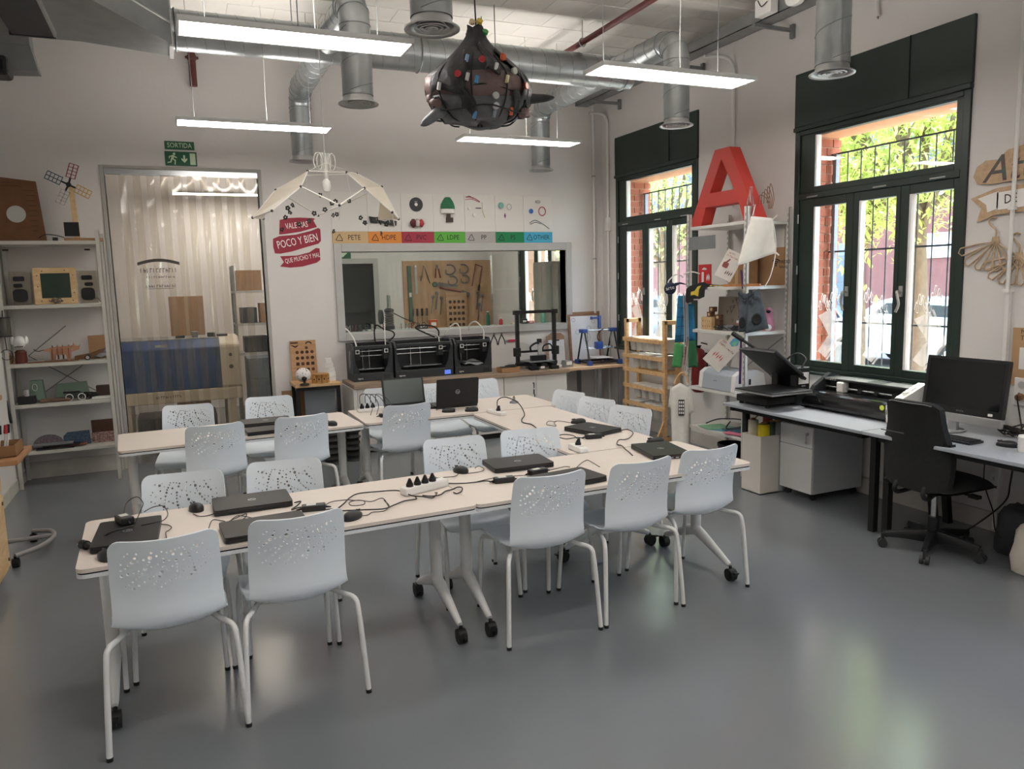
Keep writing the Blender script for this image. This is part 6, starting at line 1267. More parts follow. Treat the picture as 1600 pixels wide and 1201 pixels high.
for k, (x, y, z) in enumerate(((4.56, 5.79, rk(2)+.116), (4.565, 5.765, rk(2)+.163), (4.545, 5.655, rk(2)), (4.54, 5.65, rk(2)+.095))):
    t = thing('engraved_block', '%s brown engraved block on the third shelf' % ['lower of the stacked small', 'top of the stacked small', 'standing dark', 'upper dark'][k], 'block', (x, y, z), .1*k, 'brown engraved blocks'); MB().box(-.024, .024, -.03, .03, 0, .046 if k != 2 else .094).build('block', wood('blk', '#4a3020', '#6b4a30'), t, bevel=.002); MB().prism(circ(.015, 10), 0, .001, T(-.0245, 0, .023) @ FACE_W).build('engraving', PLY, t)
t = thing('engraved_sheet', 'grey-beige engraved sheet standing at the back of the third shelf', 'board', (4.66, 5.68, rk(2)), ry=.06); MB().box(-.004, .004, -.22, .14, 0, .30).build('sheet', mat('greige_board', '#8f8579', .7, noise=.08), t); b = MB(); rr = random.Random(8)
for k in range(16): y, z = rr.uniform(-.19, .11), rr.uniform(.05, .27); b.tube([(-.0045, y, z), (-.0045, y+.015, z+.02), (-.0045, y-.012, z+.025), (-.0045, y+.008, z-.01)], .0018, 4)
b.build('engraved_figures', HOLE, t)
t = thing('wire_heap', 'small heap of grey wires and parts on the third shelf', 'wires', (4.53, 5.50, rk(2))); b = MB()
for k in range(9): b.tube(spline([(rr.uniform(-.05, .05), rr.uniform(-.16, .16), rr.uniform(.005, .05)) for _ in range(5)], 4), .005, 5)
b.build('wires', DGREY, t); MB().box(-.03, .03, -.05, .04, 0, .05).build('part_box', MGREY, t, bevel=.006)
t = thing('pill_jar', 'small orange-and-white jar on the third shelf', 'jar', (4.60, 5.44, rk(2))); MB().cyl((0, 0, 0), (0, 0, .07), .025, n=14).build('jar', mat('jar_orange', '#b66a4a', .4), t); MB().cyl((0, 0, .07), (0, 0, .09), .027, n=14).build('lid', W_PLAST, t)
t = thing('pink_figurine', 'pink plastic figurine at the near end of the third shelf', 'figurine', (4.78, 5.27, rk(2))); PK = mat('pink_plastic', '#c07f98', .4); MB().lathe([(.05, 0), (.055, .03), (.045, .09), (.03, .12), (.04, .15), (.03, .19), (.005, .205)], n=16).build('figure', PK, t); b = MB(); b.ball((-.03, -.03, .17), (.02, .02, .015), 8); b.build('dark_eye', BLACKM, t); MB().ball((-.05, -.05, .03), (.03, .03, .03), 10).build('white_foot', W_PLAST, t)
t = plane_thing('denim_speaker_pouch', 'grey denim pouch with two black speaker rounds hanging on the rack', 'pouch', (4.38, 5.10), (.76, -.65)); DN = mat('denim_grey', '#4e565c', .9, noise=.25, nscale=18, bump=.2, bscale=120)
cloth([(.02, 1.60), (.10, 1.64), (.185, 1.31), (.0, 1.27)], DN, t, 'right_leg', .03, .012, 10, 8, 3); cloth([(-.06, 1.61), (.02, 1.60), (.005, 1.285), (-.055, 1.28)], DN, t, 'left_leg', .03, .01, 10, 8, 3)
for x, z, rx_, m_ in ((.087, 1.39, .042, 0), (-.03, 1.36, .027, 1)): b = MB(); R = [[(x+k*rx_*math.cos(2*PI*j/18), y, z+k*.05*math.sin(2*PI*j/18)) for j in range(18)] for k, y in ((1, -.035), (1, -.05), (.8, -.052), (.3, -.044))]; b.rings(R); b.build('speaker_round', BLACKM, t)
b = MB(); rr = random.Random(3)
for k in range(10): b.ball((rr.uniform(-.05, .09), -.04, rr.uniform(1.52, 1.62)), (.018, .01, .018), 6, k=4)
b.build('gathered_top', mat('denim_dark', '#3a4046', .9, noise=.3, nscale=25), t)
t = thing('label_printer', 'white and grey-blue desktop printer on the rack\'s fourth shelf', 'printer', (4.62, 5.58, rk(3))); LBP = mat('grey_blue_plastic', '#a5adb5', .4); prof = [(-.17, 0), (.16, 0), (.17, .06), (.15, .16), (.08, .19), (-.10, .185), (-.155, .15)]
MX = Matrix(((1, 0, 0, 0), (0, 0, 1, 0), (0, 1, 0, 0), (0, 0, 0, 1)))
MB().prism(prof, -.22, .19, MX).build('front_shell', LBP, t, bevel=.012); MB().prism([(x*1.03, z*1.02) for x, z in prof], -.27, -.215, MX).build('near_end_cap', W_PLAST, t, bevel=.012); MB().prism([(x*1.03, z*1.02) for x, z in prof], .19, .24, MX).build('far_end_cap', W_PLAST, t, bevel=.012)
scrawl('brand_mark', .05, .010, 6, T(-.170, -.0, .09) @ FACE_W @ RX(-.12), TEXTK, t); MB().box(-.02, .0, -.279, -.276, .07, .12).build('slot', BLACKM, t)
# lowest level and the floor below
for k, (c, x, y, a, w) in enumerate((('#6aa0ac', 4.60, 5.60, .3, .26), ('#7fb08c', 4.56, 5.72, -.2, .24), ('#c96f84', 4.55, 5.36, .25, .22), ('#3b5f73', 4.64, 5.45, .1, .25))):
    tag(MB().box(-w/2, w/2, -.11, .11, 0, .004, RZ(a)).build('coloured_sheet', mat('sheet'+c, c, .7), loc=(x, y, rk(4)+.005*k)), '%s sheet lying on the rack\'s lowest shelf' % ['pale blue', 'pale green', 'pink', 'dark teal'][k], 'paper', 'coloured sheets on the lowest shelf')
b = MB(); b.tube(spline([(4.52, 5.80, .37), (4.60, 5.7, .42), (4.70, 5.5, .43), (4.62, 5.4, .39), (4.52, 5.5, .37), (4.66, 5.62, .40)], 7), .006, 6); b.tube(spline([(4.62, 5.4, .39), (4.7, 5.3, .5), (4.75, 5.22, .65)], 6), .005, 6); tag(b.build('cable', CABM), 'black looped cable on the rack\'s lowest shelf', 'cable', 'cables at the rack')
t = thing('black_pot', 'black round pot on the floor under the storage rack', 'pot', (4.66, 5.60, 0)); MB().lathe([(.10, 0), (.115, .02), (.12, .17), (.13, .175), (.13, .20), (.118, .20), (.112, .03)], n=24).build('pot', BLACKM, t); MB().tube(spline([(0, -.12, .15), (0, -.16, .14), (0, -.12, .08)], 4), .01, 6).build('ear_handle', BLACKM, t)
t = thing('dark_box', 'dark flat box on the floor under the storage rack', 'box', (4.70, 5.32, 0)); MB().box(-.18, .18, -.12, .12, 0, .10).build('box', DGREY, t, bevel=.01); MB().box(-.185, .185, -.125, .125, .085, .105).build('lid', BLACKM, t, bevel=.004)

# ================================================================ wooden tub rack in front of the farther window
t = thing('wooden_rack', 'pale wooden slatted rack with plastic tubs under the farther window', 'rack', (4.70, 6.73, 0))
for x in (0, .165):
    for y in (0, .755): MB().box(x, x+.035, y, y+.045, 0, 1.30).build('post', PINE, t, bevel=.002)
for y in (0, .755): MB().box(-.002, .202, y, y+.045, 1.255, 1.30).build('top_cross_bar', PINE, t, bevel=.002)
RZL = [1.045, .86, .70, .515, .32]
for z in RZL:
    for x in (-.012, .20): MB().box(x, x+.012, -.02, .82, z, z+.045).build('rail', PINE, t, bevel=.002)
for y in (0, .755): MB().box(-.10, .26, y+.005, y+.04, .0, .035).build('foot', PINE, t); b = MB(); b.prism([(-.09, .03), (-.05, .03), (.0, .17), (.0, .22)], 0, .03, T(0, y+.035, 0) @ FACE_S); b.build('brace', PINE, t)
TUB = clear('tub_plastic', '#f2f1ee', haze=.9, hazecol='#f2efea', rough=.25, fres=1.3)
proto = None; kk = 0
for zi, ys in ((0, (.08, .20, .32, .44, .56, .68)), (1, (.14, .34, .48, .62)), (3, (.08, .20, .32, .46, .60)), (4, (.10, .23, .36, .55, .68))):
    for j, y in enumerate(ys):
        lb = '%s clear plastic tub on the %s level of the wooden rack' % (['nearest', 'second', 'third', 'fourth', 'fifth', 'farthest'][j], {0: 'top', 1: 'second', 3: 'fourth', 4: 'lowest'}[zi]); loc = (4.80, 6.73+y, RZL[zi]-.10)
        if proto is None:
            proto = thing('plastic_tub', lb, 'tub', loc, 0, 'clear plastic tubs'); q = MB(); R = []
            for k_, (w, z) in enumerate(((.085, 0), (.106, .138), (.112, .142))): R.append([(x, y_*.95, z) for x, y_ in rrect(w*1.55, w, .02)])
            q.rings(R); q.build('tub', TUB, proto); MB().prism(rrect(.18, .112, .02), .142, .154).build('lid', W_PLAST, proto, bevel=.003)
        else: dup(proto, loc, 0, lb)

# ================================================================ desks at the large window
DSK = mat('desk_top', '#a4a9b0', .35, noise=.02); ZD = .725
def desk(label, y0, y1):
    t = thing('work_desk', label, 'desk', (4.03, y0, 0), 0, 'desks along the window'); L = y1-y0
    MB().box(0, .885, 0, L, ZD-.022, ZD).build('top', DSK, t, bevel=.003)
    b = MB(); b.box(.05, .85, .03, .07, ZD-.062, ZD-.022).box(.05, .85, L-.07, L-.03, ZD-.062, ZD-.022).box(.06, .10, .07, L-.07, ZD-.062, ZD-.022); b.build('frame', BLACKM, t)
    for y in (.05, L-.05):
        for x, dx in ((.20, .0), (.70, .1)):
            q = MB(); w = .022; q.add([(x+a*w+(dx if zz == 0 else 0)*1.0, y+c*w, zz) for zz in (0, ZD-.06) for a, c in ((-1, -1), (1, -1), (1, 1), (-1, 1))], [(0, 3, 2, 1), (4, 5, 6, 7), (0, 1, 5, 4), (1, 2, 6, 5), (2, 3, 7, 6), (3, 0, 4, 7)]); q.build('leg', BLACKM, t)
    return t
desk('pale grey desk carrying the heat press and the vinyl cutter', 3.575, 4.955)
desk('pale grey desk carrying the all-in-one computer', 1.95, 3.565)
# heat press
t = thing('heat_press', 'black clamshell heat press standing open on the desk', 'heat press', (4.30, 4.64, ZD))
MB().box(-.18, .16, -.10, .26, .02, .075).build('base', BLACKM, t, bevel=.008)
for x, y in ((-.15, -.07), (.13, -.07), (-.15, .23), (.13, .23)): MB().cyl((x, y, 0), (x, y, .022), .018, n=10).build('foot', RUBBER, t)
MB().cyl((-.06, .03, .07), (-.06, .03, .125), .03, n=12).build('pedestal', STEEL, t)
MB().box(-.30, .10, -.28, .14, .125, .137).build('platen_edge', ALU, t); MB().box(-.298, .098, -.278, .138, .137, .148).build('lower_platen', BLACK, t, bevel=.004)
b = MB(); M = T(.13, .0, .18) @ RY(.62); b.box(-.40, .0, -.16, .24, .03, .05, M); b.build('upper_plate', BLACK, t, bevel=.004); b = MB(); b.box(-.38, -.02, -.14, .22, .05, .075, M); b.build('heater_cover', DGREY, t, bevel=.012)
b = MB(); b.box(.10, .24, -.11, -.04, .0, .30).box(.10, .24, .10, .17, .0, .30).box(.19, .24, -.04, .10, .0, .30); b.build('side_brackets', BLACK, t, bevel=.01); MB().box(.12, .22, -.116, -.111, .17, .26).build('white_notice', W_PLAST, t)
for z in (.15, .17, .19): MB().box(.15, .19, -.113, -.110, z, z+.006).build('vent_slot', LGREY, t)
b = MB(); b.tube([(.10, .03, .30), (.02, .13, .38), (-.06, .33, .50)], .012, 8); b.build('lever_arm', BLACKM, t); MB().tube([(-.06, .33, .50), (-.09, .42, .555)], .02, 10).build('lever_grip', RUBBER, t); MB().cyl((.07, -.02, .30), (.07, .09, .30), .018, n=10).build('spring', STEEL, t)
b = MB(); b.tube(spline([(.12, .06, .33), (.20, .0, .40), (.22, -.08, .36), (.16, -.1, .30)], 6), .008, 6); b.build('power_lead', BLACKM, t)
# vinyl cutter
t = thing('vinyl_cutter', 'long black vinyl cutter with white end cap under the window', 'cutter', (4.66, 4.02, ZD)); MY = Matrix(((1, 0, 0, 0), (0, 0, 1, 0), (0, 1, 0, 0), (0, 0, 0, 1)))
fr = [(-.20, .025)]+[(-.22+.10*math.cos(PI-a), .03+.10*math.sin(a)) for a in [PI*.0+PI/2*k/8 for k in range(9)]]
MB().prism([(-.27, .02), (.05, .02), (.05, .10), (-.13, .13)]+[(-.13-.145*math.sin(a), .02+.11*math.cos(a)) for a in [PI/2*k/8 for k in range(8)]][0:8], -.34, .44, MY).build('front_cover', mat('gloss_black', '#121315', .12), t, bevel=.004)
MB().box(-.05, .06, -.34, .44, .02, .12).build('bed', BLACKM, t); MB().box(.02, .10, -.34, .44, .02, .215).build('rear_beam', DGREY, t, bevel=.006); MB().box(-.055, .10, -.34, .44, .205, .222).build('top_cover', DGREY, t, bevel=.005); MB().cyl((-.03, -.33, .15), (-.03, .43, .15), .010, n=10).build('pinch_shaft', STEEL, t)
MB().box(-.075, -.005, .23, .29, .12, .20).build('carriage', W_PLAST, t, bevel=.008)
for y in (-.2, -.05, .1): MB().box(-.045, -.012, y-.015, y+.015, .13, .165).build('pinch_roller', BLACKM, t)
MB().prism([(-.27, .0), (.10, .0), (.10, .24), (.03, .255), (-.19, .17), (-.28, .12)], -.40, -.335, MY).build('right_end_cap', W_PLAST, t, bevel=.008); MB().prism([(-.24, .0), (.12, .0), (.12, .23), (.03, .25), (-.13, .16)], .44, .48, MY).build('left_end_cap', DGREY, t, bevel=.008)
MB().box(.0, .12, -.43, -.40, .01, .20).build('blue_side', mat('slate_blue', '#5c6d82', .4), t); text('model_number', '100', .05, T(-.275, -.367, .075) @ FACE_W, TEXTK, t, ext=.003); scrawl('wordmark', .11, .014, 8, T(-.057, .36, .213) @ FACE_W, TEXTW, t, 4)
b = MB(); M = T(-.08, -.367, .222) @ RY(-.37)
for k in range(4): b.box(-.07+.035*k, -.05+.035*k, -.018, .018, .0, .004, M)
b.build('key_pad', LGREY, t); MB().prism(circ(.018, 12), 0, .003, T(-.272, -.30, .10) @ FACE_W).build('yellow_sticker', mat('lime', '#cfdc4a', .6), t)
# all-in-one computer
t = thing('all_in_one_computer', 'black all-in-one computer with a silver chin on the desk', 'computer', (4.52, 3.25, ZD)); M = T(.0, 0, .06) @ RY(.13)
MB().prism(rrect(.545, .36, .008), -.0, .035, M @ FACE_W @ T(0, .235, -.03)).build('display_case', BLACK, t, bevel=.004); MB().box(-.0065, -.005, -.25, .25, .10, .395, M).build('screen', mat('aio_screen', '#15181b', .10), t); MB().box(-.004, .025, -.272, .272, .0, .055, M).build('silver_chin', ALU, t, bevel=.004)
scrawl('brand_mark', .05, .010, 5, M @ T(-.0055, .0, .075) @ FACE_W, MGREY, t, 5); MB().prism(rrect(.03, .016, .004), 0, .001, M @ T(-.0055, -.20, .075) @ FACE_W).build('sticker', W_PLAST, t)
MB().tube([(.03*0-.02+.11*math.cos(2*PI*j/24), .08+.12*math.sin(2*PI*j/24)*1.0, .008) for j in range(24)], .008, 6, closed=True).build('ring_foot', ALU, t); MB().prism([(-.01, -.03), (.02, -.03), (.02, .03), (-.01, .03)], 0, .10, T(.03, .06, 0)).build('neck', ALU, t)
t = thing('keyboard', 'black computer keyboard in front of the all-in-one', 'keyboard', (4.27, 3.16, ZD), .0); MB().box(-.065, .065, -.21, .21, 0, .016).build('tray', BLACK, t, bevel=.004); b = MB()
for r in range(5):
    for c in range(18): b.box(-.055+r*.0225, -.037+r*.0225, -.20+c*.0222, -.182+c*.0222, .016, .021)
b.build('keys', BLACKM, t)
mouse('black mouse on the desk right of the keyboard', 4.36, 2.83, .3, ZD)
t = thing('white_mug', 'white ribbed mug at the right edge of the desk', 'mug', (4.31, 2.69, ZD)); pr = [(.036, 0)]+[(.038+(.003 if k % 2 else 0), .008+.008*k) for k in range(10)]+[(.038, .095), (.034, .095), (.033, .01)]; MB().lathe(pr, n=20).build('cup', W_PLAST, t); MB().tube(spline([(0, -.037, .08), (0, -.065, .07), (0, -.062, .03), (0, -.037, .025)], 5), .006, 6).build('handle', W_PLAST, t)
b = MB(); rr = random.Random(12)
for k in range(6): b.tube(spline([(4.62+rr.uniform(-.03, .1), 3.0+rr.uniform(-.12, .06), ZD+.006+rr.uniform(0, .07)) for _ in range(6)], 5), .005, 5)
tag(b.build('cable_heap', CABM), 'tangle of black cables behind the all-in-one computer', 'cable')
tag(MB().tube(spline([(4.92, 3.135, .955), (4.88, 3.12, .93), (4.90, 3.11, .82), (4.82, 3.04, .74), (4.72, 2.98, .733)], 6), .005, 6).build('cable', CABM), 'black cable from the wall socket down to the desk', 'cable', 'cables at the desk')
b = MB(); b.tube(spline([(4.55, 2.9, .70), (4.6, 2.95, .45), (4.62, 3.0, .3), (4.5, 3.15, .1), (4.45, 3.3, .012), (4.3, 3.45, .012)], 7), .005, 6); b.tube(spline([(4.75, 3.2, .70), (4.75, 3.22, .4), (4.6, 3.05, .25), (4.55, 2.95, .1), (4.7, 2.7, .012)], 7), .004, 6); tag(b.build('cable', CABM), 'thin cables hanging below the desk behind the office chair', 'cable', 'cables at the desk')
# pedestal and carton
t = thing('drawer_pedestal', 'white drawer pedestal with a key in its lock under the desk', 'pedestal', (4.36, 4.31, 0)); MB().box(.018, .53, .0, .34, .06, .585).build('carcass', mat('pedestal_grey', '#b7bbbf', .45, noise=.02), t, bevel=.003); MB().box(0, .017, .002, .338, .425, .583).build('drawer', W_WHITE, t, bevel=.003); d_ = MB().box(0, .017, .002, .338, .062, .42).build('file_drawer', W_WHITE, t, bevel=.003)
b = MB(); b.cyl((0, .05, .53), (-.012, .05, .53), .012, n=12); b.build('lock', ALU, t); b = MB(); b.box(-.018, -.014, .045, .055, .47, .53); b.prism(circ(.012, 10), 0, .003, T(-.014, .05, .465) @ FACE_W); b.build('key', ALU, t)
for x, y in ((.06, .04), (.06, .30), (.48, .04), (.48, .30)): b = MB(); b.cyl((x-.012, y, .027), (x+.012, y, .027), .027, n=12); b.box(x-.015, x+.015, y-.015, y+.015, .04, .06); b.build('caster', RUBBER, t)
t = thing('folder_pile', 'dark folders and cloth lying on top of the drawer pedestal', 'folders', (4.55, 4.48, .586)); MB().box(-.15, .2, -.12, .12, 0, .03).build('folder', BLACKM, t, bevel=.006); b = MB(); b.grid(lambda u, v: (-.17+.25*u, -.05+.18*v, .032+.03*math.sin(3*u)*math.sin(4*v)**2), 8, 8); b.build('grey_cloth', MGREY, t, solid=.004)
t = thing('white_carton', 'open white carton full of rolls under the desk\'s far end', 'carton', (4.17, 4.66, 0)); CW = mat('carton_white', '#d5cfc7', .7, noise=.03); b = MB(); b.box(0, .33, 0, .22, 0, .008).box(0, .006, 0, .22, 0, .475).box(.324, .33, 0, .22, 0, .475).box(.006, .324, 0, .006, 0, .475).box(.006, .324, .214, .22, 0, .475); b.build('carton', CW, t)
for k, (x, y, c, r, h) in enumerate(((.07, .23, '#b9b39c', .04, .585), (.10, .10, '#d9c51e', .05, .56), (.14, .05, '#3f5247', .03, .58), (.22, .07, '#9ea2a3', .06, .575), (.20, .2, '#9c4a3d', .04, .60))):
    u = thing('vinyl_roll', '%s roll sticking out of the white carton' % ['beige', 'yellow', 'dark green', 'grey', 'red-capped'][k], 'roll', (4.17+x, 4.66+y*.73, .009), 0, 'rolls in the carton'); MB().lathe([(r, 0), (r, h-.01), (r*.55, h-.01), (r*.55, 0)], n=18, cap=False).build('roll', mat('roll'+c, c, .5), u); MB().lathe([(r*.5, .01), (r*.5, h+.004), (r*.4, h+.004), (r*.4, .01)], n=14, cap=False).build('core', CARD, u)
t = thing('paper_packets', 'white and red packets beside the heat press', 'packets', (4.30, 4.93, ZD), .3); MB().box(-.10, .06, -.045, .0, 0, .06).build('white_packet', W_PLAST, t, bevel=.004); MB().box(.0, .1, -.05, .0, 0, .035).build('red_packet', mat('packet_red', '#c25560', .6), t, bevel=.003)
# office chair
t = thing('office_chair', 'black swivel office chair in front of the all-in-one desk', 'office chair', (4.25, 3.19, 0), -PI/2)
for k in range(5):
    a = 2*PI*k/5+.2; dx, dy = math.cos(a), math.sin(a); n = Vector((-dy, dx, 0)); R = []
    for r, hw_, z0, z1 in ((.03, .035, .06, .14), (.15, .028, .07, .125), (.28, .02, .075, .105)): c = Vector((dx*r, dy*r, 0)); R.append([c+n*hw_+Vector((0, 0, z0)), c-n*hw_+Vector((0, 0, z0)), c-n*hw_*.7+Vector((0, 0, z1)), c+n*hw_*.7+Vector((0, 0, z1))])
    f = MB().rings(R).build('foot_arm', BLACK, t, bevel=.004)
    cc = Vector((dx*.285, dy*.285, 0)); b = MB(); b.cyl(cc+Vector((0, 0, .03)), cc+Vector((0, 0, .09)), .01, n=8)
    for s in (-1, 1): b.cyl(cc+n*s*.008+Vector((0, 0, .028)), cc+n*s*.026+Vector((0, 0, .028)), .028, n=14)
    b.build('caster', mat('caster_grey', '#2b2c2e', .5), f)
MB().cyl((0, 0, .06), (0, 0, .22), .036, n=14).build('column_sleeve', BLACK, t); MB().cyl((0, 0, .22), (0, 0, .40), .018, n=12).build('gas_lift', STEEL, t); MB().box(-.10, .10, -.12, .14, .385, .425).build('mechanism', BLACKM, t, bevel=.012)
def seat(u, v):
    x = -.24+.48*u; y = -.20+.47*v; ex = 1-abs(2*u-1)**4; ey = 1-abs(2*v-1)**6
    return (x*(.9+.1*ey), y, .445+.055*ex**.5*ey**.5-(.03*max(0, v-.8)/.2))
b = MB(); b.grid(seat, 14, 14); b.grid(lambda u, v: (lambda p: (p[0], p[1], .432-.012*(1-abs(2*u-1)**4)))(seat(1-u, v)), 14, 14); b.build('seat_cushion', FABK, t)
def bk(u, v, off=0):
    z = .43+.55*v; w = .215+.03*math.sin(PI*min(1, v*1.25))-.035*v; x = (2*u-1)*w; return (x, -.235-.055*v+.055*(2*u-1)**2+off+.02*math.sin(PI*v), z-.035*abs(2*u-1)**6*(1 if v > .5 else -1))
b = MB(); b.grid(lambda u, v: bk(1-u, v), 14, 14); b.grid(lambda u, v: bk(u, v, .045), 14, 14)
q = [bk(i/14, 0) for i in range(15)]; 
b.grid(lambda u, v: bk(u, 0, .045*v), 14, 1); b.grid(lambda u, v: bk(1-u, 1, .045*v), 14, 1); b.grid(lambda u, v: bk(0, 1-u, .045*v), 14, 1); b.grid(lambda u, v: bk(1, u, .045*v), 14, 1); b.build('backrest', FABK, t)
MB().tube(spline([bk(i/10, .985, -.004) for i in range(1, 10)], 3), .004, 5).build('edge_trim', MGREY, t); MB().box(-.16, .0, -.30, -.296, .78, .786).build('seam_handle', mat('trim_grey', '#55585a', .5), t)
b = MB(); b.tube(spline([(-.08, -.10, .40), (-.10, -.20, .385), (-.10, -.235, .415), (-.095, -.215, .46)], 5), .014, 8); b.build('back_stem', BLACKM, t); b = MB(); b.tube(spline([(.08, -.10, .40), (.10, -.20, .385), (.10, -.235, .415), (.095, -.215, .46)], 5), .014, 8); b.build('back_stem', BLACKM, t); b = MB(); b.cyl((.10, .05, .40), (.20, .06, .395), .007, n=8); b.box(.19, .25, .04, .08, .385, .405); b.build('height_lever', BLACKM, t)
# ================================================================ wall right of the large window
t = thing('fabrication_sign', 'wooden wall sign with colourful script and a DE FABRICACIO banner', 'sign', (XR-.012, 3.0, 2.27)); WS = wood('sign_wood', '#b79876', '#c9ac8b', .6); F = FACE_W
b = MB(); b.prism([(-.52, .09), (-.50, .15), (-.44, .185), (-.36, .18), (-.30, .23), (-.18, .25), (.0, .22), (.3, .23), (.45, .15), (.45, .05), (.0, .04), (-.40, .03), (-.49, .04)], 0, .008, F); b.prism([(-.53, -.05), (-.36, .0), (.5, .04), (.5, -.14), (-.36, -.17), (-.48, -.21), (-.455, -.12)], 0, .008, F); b.build('backing', WS, t)
b = MB(); b.prism([(-.48, -.055), (-.38, -.03), (-.34, -.02), (-.34, -.13), (-.41, -.15), (-.42, -.10)], .008, .011, F); b.prism([(-.35, -.03), (.48, .01), (.48, -.11), (-.35, -.14)], .008, .011, F); b.build('white_banner', TEXTW, t)
text('script_word', 'Ateneu', .24, F @ T(-.10, .115, .0095), mat('script_mosaic', '#6b4a4e', .7, col2='#4f6660', nscale=12), t, ext=.001, shear=.3); text('banner_word', 'DE', .085, F @ T(-.26, -.078, .0115) @ RZ(.045), TEXTK, t, ext=.0005, sx=.8); text('banner_word', 'FABRICACIO', .085, F @ T(.10, -.062, .0115) @ RZ(.045), TEXTK, t, ext=.0005, sx=.8)
t = thing('hanger_artwork', 'laser-cut wooden clothes-hanger wall pieces below the sign', 'wall art', (XR-.01, 3.25, 1.78)); HW = wood('hanger_ply', '#b29878', '#c4ab8c', .6)
def hangers(ox, oz, s, nm):
    b = MB(); M = F @ T(ox, oz, 0)
    b.tube(spline([(-.0*s, .08*s, .004), (-.0, .13*s, .004), (-.035*s, .165*s, .004), (-.05*s, .19*s, .004), (-.03*s, .215*s, .004), (.0, .205*s, .004)], 4), .006, 5, M=M)
    for k in range(7):
        a = -2.55+k*.33 if False else PI+.25+k*.36; L = (.24, .23, .2, .18, .18, .2, .23)[k]*s; d = Vector((math.cos(a), math.sin(a), 0)); n = Vector((-d.y, d.x, 0)); p = Vector((0, .06*s, .004))
        b.tube([p, p+d*L*.5+n*.018*s, p+d*L+n*.026*s, p+d*L*1.08, p+d*L-n*.026*s, p+d*L*.5-n*.018*s], .006, 5, closed=True, M=M)
    b.prism([(-.03*s, .04*s), (.03*s, .04*s), (.02*s, .09*s), (-.02*s, .09*s)], 0, .006, M); b.build(nm, HW, t)
hangers(-.10, .09, 1.0, 'hanger_piece'); hangers(.06, -.01, .95, 'hanger_piece')
t = thing('wall_conduit', 'white vertical conduit on the wall crossing the wooden sign', 'pipe', (XR-.035, 3.235, 0)); MB().cyl((0, 0, 1.60), (0, 0, ZC), .013, n=10).build('pipe', W_PLAST, t); MB().box(-.018, .035, -.02, .02, 2.12, 2.14).build('clip', W_PLAST, t); MB().box(-.018, .035, -.02, .02, 1.60, 1.62).build('clip', W_PLAST, t); MB().box(-.0, .03, -.012, .012, .02, 1.6).build('trunking', W_PLAST, t)
t = thing('cardboard_poster', 'brown cardboard poster with a white sheet on the right wall', 'poster', (XR-.006, 2.98, 1.19)); MB().box(-.004, .004, -.25, .22, -.185, .185).build('board', mat('kraft_board', '#b08d68', .8, noise=.05), t); MB().box(-.006, -.004, -.2, .17, -.08, .06).build('white_sheet', W_PLAST, t); text('lettering', 'MA\nTA', .04, T(-.0045, .17, .14) @ FACE_W, mat('ink_brown', '#4d3d2e', .8), t, align='LEFT', ext=.0004)
t = thing('wall_socket', 'white double wall socket with a dark plug beside the desk', 'socket', (XR-.008, 3.12, .965)); MB().box(-.006, .008, -.06, .05, -.09, .09).build('plate', W_PLAST, t, bevel=.004); MB().prism(circ(.024, 18), 0, .004, T(-.006, .0, .045) @ FACE_W).build('socket', LGREY, t); b = MB(); b.cyl((-.006, .0, -.03), (-.04, .0, -.035), .022, n=14); b.build('plug', CARDD, t)
t = thing('wall_socket', 'white socket low on the wall under the desk', 'socket', (XR-.008, 3.25, .36)); MB().box(-.006, .008, -.04, .04, -.04, .04).build('plate', W_PLAST, t, bevel=.004); MB().prism(circ(.022, 18), 0, .003, T(-.006, 0, 0) @ FACE_W).build('socket', LGREY, t)
# sacks at the right edge
def sack(name, label, x, y, rx_, ry_, h, m, cat):
    t = thing(name, label, cat, (x, y, 0)); rr = random.Random(label); n = 22; R = []
    for k, z in ((.9, 0), (1.03, .05), (1.06, .3), (1.0, .6), (.95, .82), (.8, .97), (.45, 1.0), (.05, .97)):
        R.append([((k*rx_+rr.uniform(-.008, .008))*max(-1, min(1, 1.25*math.cos(2*PI*j/n))), (k*ry_+rr.uniform(-.008, .008))*max(-1, min(1, 1.25*math.sin(2*PI*j/n))), h*z+(rr.uniform(-.01, .01) if z else 0)) for j in range(n)])
    MB().rings(R).build('body', m, t); return t
s1 = sack('canvas_sack', 'cream canvas sack on the floor at the right edge', 4.42, 2.60, .10, .15, .30, FABC, 'sack'); MB().tube(spline([(0, -.1, .29), (.02, -.06, .33), (-.02, .0, .34), (0, .06, .29)], 5), .012, 6).build('handle', FABC, s1)
s2 = sack('black_bag', 'dark bag behind the cream sack under the desk', 4.68, 2.88, .13, .13, .30, mat('grey_nylon', '#34383a', .6, noise=.2, nscale=20, bump=.3), 'bag'); MB().tube(spline([(-.08, -.08, .29), (-.03, -.02, .36), (.05, .05, .30)], 5), .012, 6).build('strap', BLACKM, s2)
